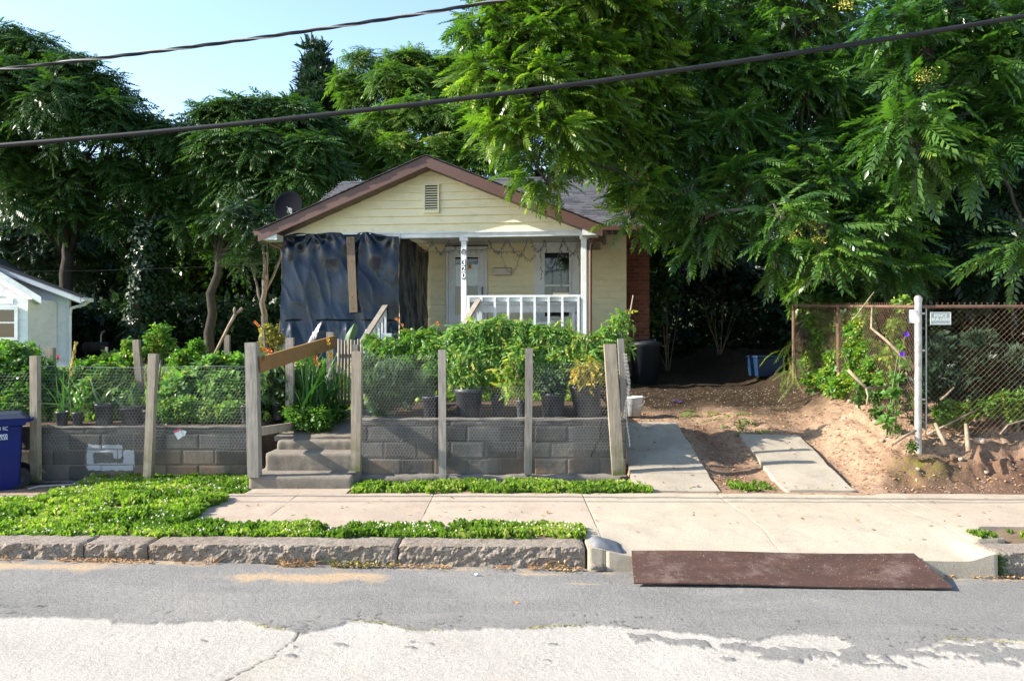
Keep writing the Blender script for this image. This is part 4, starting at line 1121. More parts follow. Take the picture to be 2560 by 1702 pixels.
def slope(name, x0, z0, x1, z1, y0, y1, t, mat):
    sh_ = -(y1 - y0) * .68; m = MB(); m.hexa([(x0, y0, z0 - t), (x1, y0, z1 - t), (x1 + sh_, y1, z1 - t), (x0 + sh_, y1, z0 - t), (x0, y0, z0), (x1, y0, z1), (x1 + sh_, y1, z1), (x0 + sh_, y1, z0)]); return m.build(name, mat, nh)
za = at(0, 743, NY - .4).z
slope('fascia', rx0 - 7, za + 7 * sl2, rx0, za, NY - .4, NY - .375, .17, M['white_paint'])
slope('soffit', rx0 - 7, za + 7 * sl2 - .15, rx0, za - .15, NY - .37, NY, .02, M['white_trim'])
slope('roof_deck', rx0 - 7, za + 7 * sl2 + .02, rx0 + .03, za + .02, NY - .42, NY - .1, .035, M['shingle'])
m = MB(); m.hexa([(rx0 - 7, NY - .1, za + 7 * sl2 - .02), (rx0 + .03, NY - .1, za - .015), (rx0 - 2.6, NY + 4, za - .015), (rx0 - 7, NY + 4, za + 7 * sl2 - .02), (rx0 - 7, NY - .1, za + 7 * sl2 + .02), (rx0 + .03, NY - .1, za + .02), (rx0 - 2.6, NY + 4, za + .02), (rx0 - 7, NY + 4, za + 7 * sl2 + .02)]); m.build('roof_deck', M['shingle'], nh)
PX = at(70, 0, NY - 1.4).x; py_ = NY - 1.4
z = .8
while z < 4.2:
    z2 = z + .21; lim = at(0, 747, py_).z
    xr = PX if z2 < lim else PX - (z2 - lim) / .70 - .3
    m = MB(); m.hexa([(-18, py_ - .02, z), (xr, py_ - .02, z), (xr, py_, z), (-18, py_, z), (-18, py_ - .003, z2), (xr, py_ - .003, z2), (xr, py_, z2), (-18, py_, z2)]); m.build('siding_board', M['siding_white'], nh); z = z2
    if xr < -17: break
nbx('porch_wall', -18, PX, py_ + .003, NY - .03, .9, at(0, 747, py_).z, M['siding_white'])
q0 = at(103, 742, py_ - .4)
m = MB(); dxx = 4.0
slope('fascia', q0.x - dxx, q0.z + dxx * .62, q0.x, q0.z, py_ - .4, py_ - .375, .18, M['white_paint'])
slope('soffit', q0.x - dxx, q0.z + dxx * .62 - .15, q0.x, q0.z - .15, py_ - .37, NY - .05, .02, M['white_trim'])
slope('roof_deck', q0.x - dxx, q0.z + dxx * .62 + .02, q0.x + .03, q0.z + .02, py_ - .42, NY - .05, .03, M['shingle'])
nw = empty('window', (at(5, 0, py_).x, py_, 2), parent=nh)
a, b = at(-30, 845, py_ - .03), at(46, 768, py_ - .03)
for x0, x1, z0, z1 in ((a.x, b.x, a.z - .06, a.z + .02), (a.x, b.x, b.z - .07, b.z + .02), (b.x - .09, b.x, a.z + .02, b.z - .07), (a.x, b.x - .09, (a.z + b.z) / 2 - .02, (a.z + b.z) / 2 + .02)): nbx('frame', x0, x1, py_ - .07, py_ - .022, z0, z1, M['white_paint'], nw)
nbx('pane', a.x, b.x - .09, py_ - .035, py_ - .03, a.z, b.z - .05, M['glass'], nw)
nbx('curtain', at(12, 0, py_).x, at(28, 0, py_).x, py_ - .0295, py_ - .024, a.z + .03, b.z - .08, M['curtain'], nw)
nbx('gutter', rx0 - .02, rx0 + .10, NY - .4, NY + .1, za - .12, za - .01, M['white_paint'])
MB().tube([(rx0 + .03, NY - .05, za - .1), (rx0 - .1, NY - .05, za - .2), (cx + .08, NY - .05, za - .3), (cx + .04, NY - .05, za - .5), (cx + .04, NY - .05, 1.2)], .045, 8).build('downspout', M['white_paint'], nh)
# things standing in the shade behind that house
um = empty('patio_umbrella', at(160, 905, 27) , 'blue patio umbrella behind the white house', 'umbrella')
MB().lathe(at(175, 797, 27), [(.02, 0), (.4, -.08), (.85, -.20), (.86, -.25), (.84, -.24)], 8, None, cap=False).build('canopy', simple('blue_canvas', (.05, .20, .38), None, .8), um)
MB().tube([at(175, 905, 27), at(175, 795, 27)], .02, 6).build('pole', M['dark_metal'], um)
sm = empty('barrel_smoker', at(240, 905, 25), 'dark barrel smoker with a bent light metal chimney behind the garden', 'smoker')
MB().tube([at(212, 868, 25), at(274, 868, 25)], .17, 16).build('barrel', M['dark_metal'], sm)
MB().tube([at(252, 855, 25), at(253, 838, 25), at(256, 830, 25), at(262, 827, 25)], .028, 8).build('chimney', M['galv'], sm)
for x in (220, 266):
    for dy in (-.12, .12): MB().tube([at(x, 878, 25) + Vector((0, dy, 0)), at(x, 906, 25) + Vector((0, dy * 1.4, 0))], .018, 6).build('leg', M['dark_metal'], sm)
# ============================================================ FOLIAGE TOOLS
def frond_T(L=.6, pairs=8, ll=.12, lw=.036, droop=.35, detail=2, rachis=True, start=.18, taper=.5, sag=.5, seed=1):
    """a feather-like compound leaf along +x, arching down"""
    rg = random.Random(seed); V = []; F = []
    def ax(t): return Vector((L * t * (1 - .12 * droop * t), 0, -droop * L * t * t))
    def leaflet(b, d, l, w_, up):
        d = d.normalized(); s = d.cross(up).normalized(); n = s.cross(d)
        t = b + d * l - Vector((0, 0, sag * l * .35)); k = len(V)
        m = b + d * l * .5 - n * (w_ * .22)
        r_ = b + d * l * .38 + s * w_ * .5 - Vector((0, 0, .06 * l)); q_ = b + d * l * .38 - s * w_ * .5 - Vector((0, 0, .06 * l))
        if detail >= 2:
            V.extend([b, r_, t, m, q_]); F.append((k, k + 1, k + 2, k + 3)); F.append((k, k + 3, k + 2, k + 4))
        else:
            V.extend([b, r_, t, q_]); F.append((k, k + 1, k + 2, k + 3))
    up = Vector((0, 0, 1))
    for i in range(pairs):
        t = start + (1 - start) * (i + .3) / pairs; p = ax(t); l = ll * (1 - taper * abs(t - .45) ** 1.3) * rg.uniform(.9, 1.08)
        for s in (-1, 1):
            a = R(68 - 25 * t + rg.uniform(-7, 7)); d = Vector((math.cos(a), s * math.sin(a), -.25 * sag - droop * t * .8 + rg.uniform(-.15, .1)))
            leaflet(p + Vector((rg.uniform(-.01, .01), 0, 0)), d, l, lw * rg.uniform(.9, 1.1), up)
    leaflet(ax(1), Vector((1, 0, -1.6 * droop)), ll * .9, lw, up)
    if rachis:
        for i in range(3):
            a, b = ax(i / 3), ax((i + 1) / 3); k = len(V); w_ = .004 * L / .6
            V.extend([a + Vector((0, w_, 0)), b + Vector((0, w_, 0)), b + Vector((0, -w_, 0)), a + Vector((0, -w_, 0))]); F.append((k, k + 1, k + 2, k + 3))
    return np.array([tuple(v) for v in V]), np.array(F)
def sprig_T(n=7, r=.12, ll=.09, lw=.055, seed=1, flat=.4):
    """a tuft of simple leaves set round a point"""
    rg = random.Random(seed); V = []; F = []
    for i in range(n):
        a = rg.uniform(0, 2 * PI); e = rg.uniform(-.3, .9) * flat * 2; d = Vector((math.cos(a), math.sin(a), e)).normalized()
        b = d * r * rg.uniform(.05, .9) + Vector((0, 0, rg.uniform(-.3, .3) * r)); s = d.cross(Vector((0, 0, 1))).normalized()
        tl = Vector([rg.uniform(-.4, .4) for _ in range(3)]); s = (s + tl * .6).normalized(); l = ll * rg.uniform(.7, 1.2); w_ = lw * rg.uniform(.7, 1.2)
        k = len(V); V.extend([b, b + d * l * .45 + s * w_ / 2, b + d * l - Vector((0, 0, l * .3)), b + d * l * .45 - s * w_ / 2]); F.append((k, k + 1, k + 2, k + 3))
    return np.array([tuple(v) for v in V]), np.array(F)
def needle_T(n=12, l=.10, w_=.006, spread=.6, seed=1, droop=.1):
    rg = random.Random(seed); V = []; F = []
    for i in range(n):
        a = rg.uniform(0, 2 * PI); d = Vector((math.cos(a) * spread, math.sin(a) * spread, 1)).normalized(); s = d.orthogonal().normalized()
        b = Vector((rg.uniform(-.3, .3), rg.uniform(-.3, .3), rg.uniform(-.2, .2))) * l; q_ = l * rg.uniform(.6, 1.3); k = len(V)
        V.extend([b - s * w_, b + s * w_, b + d * q_ * .6 + s * w_, b + d * q_ - Vector((0, 0, droop * q_))]); F.append((k, k + 1, k + 2, k + 3))
    return np.array([tuple(v) for v in V]), np.array(F)
def blade_T(l=.6, w_=.03, bend=.3, segs=5):
    """one sword-shaped leaf rising along +z and bending towards +x"""
    V = []; F = []
    for i in range(segs + 1):
        t = i / segs; wd = w_ * (1 - t ** 2.2) * (.6 + .4 * min(1, t * 4)) / 2 + .0006
        x = bend * l * t * t; z = l * t * (1 - .25 * bend * t)
        V += [(x, -wd, z), (x, wd, z)]
    for i in range(segs): a = i * 2; F.append((a, a + 1, a + 3, a + 2))
    return np.array(V), np.array(F)
def rosette_T(nf, fr, seed=1, tilt=.25, inner=0.0):
    rg = random.Random(seed); VV = []; FF = []; k = 0
    for i in range(nf):
        a = 2 * PI * i / nf + rg.uniform(-.25, .25); e = rg.uniform(-.1, .9) * tilt * 2
        Mx = np.array(Matrix.Rotation(a, 3, 'Z') @ Matrix.Rotation(-e, 3, 'Y') @ Matrix.Rotation(rg.uniform(-.3, .3), 3, 'X'))
        V = fr[0] @ Mx.T * rg.uniform(.75, 1.12); VV.append(V); FF.append(fr[1] + k); k += len(V)
    return np.concatenate(VV), np.concatenate(FF)
def frames(D, up=None, roll=None, flip=False):
    """rotation matrices: local x along D, local z close to up"""
    D = D / np.linalg.norm(D, axis=1, keepdims=True); n = len(D)
    U = np.tile([0., 0, 1.], (n, 1)) if up is None else up
    U = U + RNG.normal(0, .02, (n, 3)); Z = U - D * (U * D).sum(1, keepdims=True); Z /= np.linalg.norm(Z, axis=1, keepdims=True); Y = np.cross(Z, D)
    if roll is not None:
        c, s = np.cos(roll)[:, None], np.sin(roll)[:, None]; Z, Y = Z * c + Y * s, Y * c - Z * s
    return np.stack([D, Y, Z], 2)
def zframes(N):
    """rotation matrices: local z along N, random spin"""
    N = N / np.linalg.norm(N, axis=1, keepdims=True); A = RNG.normal(size=N.shape); X = A - N * (A * N).sum(1, keepdims=True); X /= np.linalg.norm(X, axis=1, keepdims=True)
    return np.stack([X, np.cross(N, X), N], 2)
class Leaves:
    def __init__(s): s.V = []; s.F = []; s.T = []; s.k = 0
    def add(s, T, P, Rm, S, tint, inner=.18):
        V, F = T; n = len(P)
        if n == 0: return s
        vv = P[:, None, :] + np.asarray(S)[:, None, None] * np.einsum('nij,vj->nvi', Rm, V)
        s.V.append(vv.reshape(-1, 3)); s.F.append((F[None] + (np.arange(n) * len(V))[:, None, None] + s.k).reshape(-1, 4)); s.k += n * len(V)
        lv = np.repeat(RNG.random((n, (len(V) + 3) // 4)), 4, axis=1)[:, :len(V)]
        s.T.append(np.clip(np.asarray(tint)[:, None] + (lv - .5) * inner * 2, 0, 1).ravel()); return s
    def build(s, name, mat, parent=None, kind=None, loc=None):
        me = mesh_np(name, np.concatenate(s.V), np.concatenate(s.F), {'tint': np.concatenate(s.T)})
        o = link(name, me, mat, parent, loc)
        if kind: o['kind'] = kind
        return o
def shell(lobes, n, lo=.5, down=.35, bias=None):
    """points and outward directions over a set of ellipsoid lobes"""
    wts = np.array([(r[0] * r[2] + r[1] * r[2] + r[0] * r[1]) for c, r in lobes]); wts = wts / wts.sum()
    idx = RNG.choice(len(lobes), n, p=wts); D = RNG.normal(size=(n, 3)); D /= np.linalg.norm(D, axis=1, keepdims=True)
    fl = (D[:, 2] < -.15) & (RNG.random(n) > down); D[fl, 2] *= -1
    rad = lo + (1 - lo) * RNG.random(n) ** .6; C = np.array([tuple(c) for c, r in lobes])[idx]; RR = np.array([r for c, r in lobes])[idx]
    jag = 1 + RNG.normal(0, .08, n)
    return C + D * RR * (rad * jag)[:, None], D, idx
def Lb(px, py, Y, rp, ry=None, sq=1.0):       # crown lobe seen at a pixel, radius in pixels
    r = rp * Y / FPX; return (at(px, py, Y), (r, ry if ry else r, r * sq))

FR_HI = frond_T(.62, 8, .15, .056, .42, 2, seed=3)
FR_HI2 = frond_T(.55, 7, .155, .058, .65, 2, seed=5)
FR_HI3 = frond_T(.7, 9, .15, .056, .32, 2, seed=9)
FR_LO = frond_T(.70, 7, .16, .056, .35, 1, rachis=False, seed=4)
ROS_LO = [rosette_T(8, FR_LO, s_) for s_ in (1, 2, 3)]
ROS_HI = [rosette_T(8, f_, s_, .15) for f_, s_ in ((FR_HI, 4), (FR_HI2, 5), (FR_HI, 6))]
SPR = [sprig_T(9, .16, .13, .075, s_) for s_ in (1, 2, 3)]
SPB = [sprig_T(16, .45, .24, .13, s_) for s_ in (4, 5, 6)]
CED = [needle_T(16, .34, .016, .55, s_, .3) for s_ in (1, 2)]

def limb(parent, a, b, r0, r1, mat, name='limb', bend=.12, n=7, sd=None):
    a, b = Vector(a), Vector(b); L = (b - a).length; P = []
    o = Vector((random.uniform(-1, 1), random.uniform(-1, 1), random.uniform(.1, 1))) * L * bend
    for i in range(n):
        t = i / (n - 1); P.append(a.lerp(b, t) + o * math.sin(PI * t) + Vector([random.uniform(-1, 1) for _ in range(3)]) * L * .018 * (0 < i < n - 1))
    return MB().tube(P, [r0 + (r1 - r0) * (i / (n - 1)) for i in range(n)], 8).build(name, mat, parent, smooth=True), P
def tree(name, label, base, lobes, n, temps, lmat, bmat, trunk_r, fork=None, size=1.0, lo=.45, down=.35, group=None, yellow=0, tint=(.1, .75), twigs=10, cat='tree'):
    base = Vector(base); t = empty(name, base, label, cat, group)
    top = Vector(fork) if fork else base + (sum((c for c, r in lobes), Vector()) / len(lobes) - base) * .6
    _, TP = limb(t, base - Vector((0, 0, .2)), top, trunk_r * 1.25, trunk_r * .7, bmat, 'trunk', .04, 9)
    for c, r in lobes:
        s_ = TP[random.choice((5, 6, 7, 8))]
        _, P = limb(t, s_, c, trunk_r * .5, trunk_r * .10, bmat, 'limb', .12)
    tw = MB()
    P, D, idx = shell(lobes, n, lo, down)
    for k in range(min(n, twigs * len(lobes))):
        c = lobes[idx[k]][0]; p = Vector(P[k]); m_ = c.lerp(p, .5) + Vector((0, 0, -.08)) * (p - c).length
        tw.tube([c, m_, p], [trunk_r * .12, trunk_r * .07, .006], 4, cap=False)
    o = tw.build('twigs', bmat, t); o['kind'] = 'stuff'
    N = D * .7 + np.array([0, 0, .9]) + RNG.normal(0, .25, D.shape)
    Lv = Leaves(); tn = RNG.uniform(tint[0], tint[1], n); tn[RNG.random(n) < yellow] = .97
    ch = RNG.integers(0, len(temps), n); S = RNG.uniform(.75, 1.2, n) * size; Rm = zframes(N)
    for i, T in enumerate(temps): k = ch == i; Lv.add(T, P[k], Rm[k], S[k], tn[k])
    Lv.build('crown', lmat, t)
    return t

# ------------------------------------------------------------ trees behind and beside the houses
def G(px, Y): X = (px - 1280) * Y / FPX; return (X, Y, tz(X, Y))
tree('tree_of_heaven', 'tallest tree at the far left rising above the white house', G(150, 26), [Lb(30, 125, 26, 62), Lb(105, 150, 26, 65), Lb(185, 190, 25, 62), Lb(262, 238, 25, 52), Lb(40, 235, 24, 85), Lb(150, 290, 24, 90), Lb(260, 300, 24, 60), Lb(300, 330, 25, 50), Lb(20, 400, 25, 80), Lb(120, 420, 26, 70), Lb(-60, 250, 25, 110), Lb(200, 440, 25, 60), Lb(60, 520, 25, 70), Lb(160, 540, 25, 62), Lb(320, 260, 26, 34)],
     860, ROS_LO, M['leaf_mid'], M['bark_dark'], .2, at(170, 480, 26), group='background trees', yellow=.03, tint=(.0, .6))
tree('tree_of_heaven', 'ivy wrapped tree with open branches behind the garden just right of the white house', G(345, 25), [Lb(330, 330, 25, 50), Lb(400, 350, 25, 55), Lb(455, 372, 25, 45), Lb(300, 430, 25, 45), Lb(225, 470, 26, 50), Lb(360, 480, 25, 50), Lb(430, 500, 25, 50), Lb(300, 560, 25, 40)], 330, ROS_LO, M['leaf_mid'], M['bark_dark'], .17, at(370, 560, 25), group='background trees', tint=(0, .5), twigs=18)
tree('tree_of_heaven', 'broad flat topped dark tree in the middle left background', G(520, 24), [Lb(530, 305, 25, 46), Lb(600, 292, 25, 50), Lb(665, 292, 25, 48), Lb(730, 296, 25, 50), Lb(790, 330, 26, 50), Lb(560, 390, 24, 75), Lb(660, 400, 24, 85), Lb(770, 395, 24, 65), Lb(620, 480, 24, 75), Lb(740, 480, 24, 80), Lb(520, 470, 25, 60), Lb(830, 450, 25, 45), Lb(470, 420, 26, 50), Lb(560, 560, 24, 55), Lb(640, 570, 24, 50), Lb(480, 560, 25, 50)],
     1150, ROS_LO, M['leaf_mid'], M['bark_dark'], .14, at(560, 560, 24), group='background trees', tint=(.0, .7), twigs=14)
tree('tree_of_heaven', 'slender tree with a pale forked trunk beside the left end of the yellow house', G(655, 20.5), [Lb(650, 560, 21, 40), Lb(600, 540, 21, 35), Lb(700, 560, 21, 30), Lb(620, 640, 21, 22)], 60, ROS_LO, M['leaf_deep'], M['bark'], .085, at(660, 700, 20.5), group='background trees', size=.9, tint=(.1, .8))
cl = []
for k in range(17):
    y = 118 + k * 17; r = 12 + k * 5.2; cl.append(Lb(800 + random.uniform(-8, 8) - (18 if k % 3 == 0 else 0), y, 36, r, sq=.7))
cd_ = tree('cedar_tree', 'dark bluish cedar rising above the other trees behind the roof', G(800, 36), cl, 1900, CED, M['leaf_cedar'], M['bark_dark'], .2, at(800, 300, 36), size=1.6, lo=.3, down=.8, tint=(0, 1), twigs=2)
tree('tree_of_heaven', 'tree with rounded crowns directly right of the cedar', G(985, 34), [Lb(905, 165, 34, 40), Lb(870, 215, 34, 38), Lb(985, 165, 34, 38), Lb(1030, 160, 34, 42), Lb(1075, 185, 34, 40), Lb(980, 220, 33, 60), Lb(1050, 240, 33, 65), Lb(1130, 165, 34, 40), Lb(1165, 200, 34, 45), Lb(900, 260, 34, 50), Lb(1150, 270, 34, 70)],
     620, ROS_LO, M['leaf_bright'], M['bark'], .22, at(1000, 330, 34), group='background trees', yellow=.05, tint=(.0, .7))
tree('tree_of_heaven', 'bright yellow green tree close behind the gable roof', G(1050, 26), [Lb(880, 370, 27, 52), Lb(950, 330, 27, 60), Lb(1040, 300, 27, 62), Lb(1120, 320, 27, 62), Lb(1190, 350, 27, 60), Lb(910, 430, 27, 50), Lb(1000, 400, 26, 65), Lb(1100, 410, 26, 70), Lb(1200, 430, 26, 60), Lb(1270, 380, 26, 50), Lb(1260, 300, 27, 60)],
     640, ROS_LO, M['leaf_bright'], M['bark'], .18, at(1080, 460, 26), group='background trees', yellow=.05, tint=(.1, .8), twigs=18)
tree('broadleaf_tree', 'shadowed tree filling the left background under the tall tree', G(60, 30), [Lb(20, 500, 30, 90), Lb(110, 520, 30, 90), Lb(200, 560, 30, 80), Lb(60, 600, 29, 90), Lb(160, 640, 29, 90), Lb(-60, 560, 29, 90)], 420, ROS_LO, M['leaf_deep'], M['bark_dark'], .22, at(80, 640, 30), group='background trees', tint=(0, .7))
tree('broadleaf_tree', 'shadowed tree between the ivy wrapped tree and the pale forked trunk', G(450, 30), [Lb(330, 600, 30, 60), Lb(420, 560, 30, 65), Lb(500, 600, 30, 70), Lb(580, 600, 30, 60), Lb(450, 680, 30, 70)], 330, ROS_LO, M['leaf_mid'], M['bark_dark'], .2, at(460, 700, 30), group='background trees', tint=(0, .7))
# ivy covered trunks
for px, Y, r, ptop, lab in ((335, 24.6, .30, 560, 'thick ivy covered trunk standing left of centre in the shaded wood'), (392, 25.5, .26, 600, 'second ivy covered trunk right of the thick one')):
    b = Vector(G(px, Y)); t = empty('ivy_trunk', b, lab, 'tree trunk'); tp_ = at(px + 40 if px < 350 else px - 8, ptop, Y)
    limb(t, b, tp_, r * .7, r * .4, M['bark_dark'], 'trunk', .03, 9)
    P = np.array([tuple(b.lerp(tp_, random.random() ** .9)) for _ in range(500)]); D = RNG.normal(size=(500, 3)); D[:, 2] *= .3; D /= np.linalg.norm(D, axis=1, keepdims=True)
    Leaves().add(SPR[0], P + D * r * (.6 + .9 * RNG.random((500, 1))), zframes(D + [0, 0, .4]), RNG.uniform(.8, 1.5, 500), RNG.uniform(0, .9, 500)).build('ivy', M['leaf_deep'], t)
# far wood that reads as one mass
def mass(name, boxes, n, mat, size=1.0, label=None, temps=SPB, tint=(0, .9)):
    Lv = Leaves()
    tot = sum((b[1] - b[0]) * (b[3] - b[2]) for b in boxes)
    for (p0, p1, q0, q1, y0, y1) in boxes:
        k = int(n * (p1 - p0) * (q1 - q0) / tot); Y = RNG.uniform(y0, y1, k); px = RNG.uniform(p0, p1, k); py = RNG.uniform(q0, q1, k)
        ym = (y0 + y1) / 2
        X = (px - 1280) * ym / FPX; Z = EYE - (py - 851) * ym / FPX
        for i, T in enumerate(temps):
            s_ = (np.arange(k) % len(temps)) == i
            Lv.add(T, np.stack([X, Y, Z], 1)[s_], zframes(RNG.normal(size=(s_.sum(), 3)) + [0, -.5, .6]), RNG.uniform(.7, 1.3, s_.sum()) * size, RNG.uniform(*tint, s_.sum()))
    o = Lv.build(name, mat, None, 'stuff'); tag(o, label, 'woodland'); return o
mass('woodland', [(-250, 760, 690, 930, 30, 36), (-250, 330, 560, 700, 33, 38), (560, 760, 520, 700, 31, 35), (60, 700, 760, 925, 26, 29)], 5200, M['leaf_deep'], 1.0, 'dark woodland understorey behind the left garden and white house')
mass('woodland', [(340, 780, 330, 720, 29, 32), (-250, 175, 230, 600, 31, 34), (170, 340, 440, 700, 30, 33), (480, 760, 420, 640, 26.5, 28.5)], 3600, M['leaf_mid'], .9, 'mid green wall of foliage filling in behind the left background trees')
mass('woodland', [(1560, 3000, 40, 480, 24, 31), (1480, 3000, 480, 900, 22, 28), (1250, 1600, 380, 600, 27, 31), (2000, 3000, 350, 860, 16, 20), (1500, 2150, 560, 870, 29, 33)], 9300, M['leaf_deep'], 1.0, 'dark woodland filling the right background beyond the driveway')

# ------------------------------------------------------------ the big tree over the driveway
def hang_fronds(parent, tips, n_per, mat, temps, size=1.0, tint=(.1, .9), nobj=0, name='crown', down=.15):
    """fronds round each branch tip; the first nobj of them are leaves of their own"""
    P = []; D = []
    for (c, o) in tips:
        for k in range(n_per):
            a = random.uniform(0, 2 * PI); d = Vector((math.cos(a), math.sin(a), random.choice((-.9, -.5, -.2, .1, .4)) + random.uniform(-.2, .2))) + Vector(o) * .8
            P.append(tuple(Vector(c) + d * .03 + Vector((0, 0, -.05 * k / n_per)))); D.append(tuple(d))
    P = np.array(P); D = np.array(D); n = len(P); S = RNG.uniform(.55, 1.15, n) * size; tn = np.clip(RNG.uniform(*tint, n) + np.repeat(RNG.normal(0, .15, n // n_per + 1), n_per)[:n], 0, 1); ch = RNG.integers(0, len(temps), n); Rm = frames(D, None, RNG.uniform(-.9, .9, n))
    order = np.argsort(P[:, 1] + RNG.uniform(0, .3, n)); near = set(order[:nobj].tolist()); far = np.array([i not in near for i in range(n)])
    Lv = Leaves()
    for i, T in enumerate(temps): k = (ch == i) & far; Lv.add(T, P[k], Rm[k], S[k], tn[k])
    Lv.build(name, mat, parent)
    protos = []
    for T in temps:
        for q_ in (.25, .6, .9): protos.append((mesh_np('leaf', T[0], T[1], {'tint': np.clip(q_ + (np.repeat(RNG.random((len(T[0]) + 3) // 4), 4)[:len(T[0])] - .5) * .3, 0, 1)})))
    for me in protos: me.materials.append(mat)
    base = wloc(parent)
    for i in order[:nobj]:
        o = bpy.data.objects.new('leaf', protos[ch[i] * 3 + random.randrange(3)]); COL.objects.link(o); o.parent = parent
        o.matrix_local = Matrix.LocRotScale(Vector(P[i]) - base, Matrix(Rm[i].tolist()).to_quaternion(), Vector((S[i],) * 3))
def tipset(lobes, n, lo=.45, down=.6): 
    P, D, i = shell(lobes, n, lo, down); return [(P[k], (D[k][0], D[k][1], D[k][2] * .5 + .05)) for k in range(n)], i
def bigtree(name, label, base, fork, lobes, ntips, nper, nobj, tr, size=1.0, tint=(.1, .9), lmat='leaf_near', group='trees of heaven over the driveway', bmat='bark', extra=None, temps=(FR_HI, FR_HI2, FR_HI3)):
    t = empty(name, base, label, 'tree', group)
    _, TP = limb(t, Vector(base) - Vector((0, 0, .3)), fork, tr, tr * .62, M[bmat], 'trunk', .05, 10)
    tips, idx = tipset(lobes, ntips)
    top_z = TP[8].z; done = []
    for k, (c, r) in enumerate(sorted(lobes, key=lambda q_: -q_[0].z)):
        s0 = TP[random.choice((6, 7, 8, 9))] if c.z > top_z - 1.2 or not done else min(done, key=lambda q_: (q_ - c).length + (3 if q_.z < c.z else 0))
        done.append(c)
        limb(t, s0, c, tr * (.30 if s0 in TP else .14), tr * .06, M[bmat], 'limb', .12, 9)
    tw = MB()
    for k, (p, o) in enumerate(tips):
        if k % 2 == 0: c = lobes[idx[k]][0]; tw.tube([c, c.lerp(Vector(p), .5) + Vector((0, 0, .12)), p], [.022, .014, .007], 4, cap=False)
    tw.build('twigs', M[bmat], t)['kind'] = 'stuff'
    hang_fronds(t, tips, nper, M[lmat], temps, size, tint, nobj)
    return t
YA = 12.0
bigtree('tree_of_heaven', 'large tree beside the driveway whose sunlit branches hang over the roof', (8.6, 20.5, tz(8.6, 20.5)), at(1880, 120, 15.5), [
    Lb(1300, -20, 13.0, 90), Lb(1225, 75, 12.6, 62), Lb(1330, 110, 12.6, 85), Lb(1240, 205, 12.2, 62), Lb(1180, 165, 12.6, 32), Lb(1330, 240, 12.0, 80), Lb(1275, 320, 11.9, 55), Lb(1370, 340, 11.8, 70), Lb(1340, 415, 11.8, 38), Lb(1370, 462, 11.7, 22),
    Lb(1440, 20, 13, 100), Lb(1450, 170, 12.8, 95), Lb(1470, 300, 12.6, 85), Lb(1440, 400, 12.2, 30), Lb(1560, 60, 13.5, 110), Lb(1580, 230, 13.5, 110), Lb(1575, 370, 13.2, 70), Lb(1600, 470, 12.4, 42), Lb(1580, 545, 12.2, 28)],
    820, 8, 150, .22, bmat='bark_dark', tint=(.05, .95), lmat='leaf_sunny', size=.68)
treeB = bigtree('tree_of_heaven', 'dark limbed tree over the middle of the driveway with drooping leaves', (9.0, 17.2, tz(9.0, 17.2)), at(2100, 60, 15.5), [
    Lb(1700, 60, 14, 100), Lb(1720, 220, 14, 110), Lb(1700, 380, 13.6, 90), Lb(1850, 40, 14.5, 110), Lb(1850, 200, 14, 110), Lb(1830, 350, 13.5, 100), Lb(1720, 500, 12.6, 60), Lb(1670, 560, 12.4, 40), Lb(1770, 540, 12.2, 55), Lb(1860, 480, 12.6, 80),
    Lb(1990, 60, 14, 120), Lb(2010, 250, 14, 120), Lb(1990, 420, 13, 90), Lb(1950, 545, 11.6, 60), Lb(2040, 580, 11.4, 60), Lb(2060, 650, 11.2, 45), Lb(2130, 640, 11.4, 45), Lb(1750, 620, 12.6, 30), Lb(2200, 560, 12.4, 90), Lb(2080, 480, 12.6, 80), Lb(2240, 680, 12.2, 60), Lb(1930, 640, 11.8, 36), Lb(2180, 400, 13.6, 120), Lb(2150, 200, 14.5, 120)],
    900, 8, 90, .22, tint=(0, .8), size=.75)
treeC = bigtree('tree_of_heaven', 'near tree at the right edge hanging long leaf fronds before the fence', (8.3, 10.8, tz(8.3, 10.8)), at(2700, 60, 10.6), [
    Lb(2260, 60, 9.6, 60), Lb(2330, 150, 9.6, 60), Lb(2300, 240, 9.5, 50), Lb(2270, 320, 9.4, 55), Lb(2290, 390, 9.4, 35), Lb(2400, 30, 9.8, 80), Lb(2440, 180, 9.8, 70), Lb(2480, 330, 9.7, 60), Lb(2440, 380, 9.5, 40), Lb(2540, 80, 9.8, 80), Lb(2570, 300, 9.8, 50), Lb(2560, 610, 9.4, 36)],
    170, 7, 60, .17, tint=(.0, .6), size=.88, bmat='bark_dark')
treeD = bigtree('tree_of_heaven', 'far right tree standing in deep shade behind the chain link fence', (10.5, 15, tz(10, 15)), at(2400, 150, 15), [
    Lb(2300, 500, 14, 120), Lb(2420, 420, 14, 120), Lb(2540, 500, 14, 120), Lb(2340, 300, 15, 120), Lb(2500, 250, 15, 120), Lb(2260, 620, 13.5, 70), Lb(2400, 620, 13.5, 90), Lb(2530, 660, 13.5, 80), Lb(2350, 60, 16, 130), Lb(2520, 40, 16, 130), Lb(2650, 350, 14, 150)],
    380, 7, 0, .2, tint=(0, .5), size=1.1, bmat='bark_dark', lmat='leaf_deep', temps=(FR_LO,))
M['seeds'] = simple('yellow_seed_keys', (.42, .40, .06), (.52, .46, .12), .7)
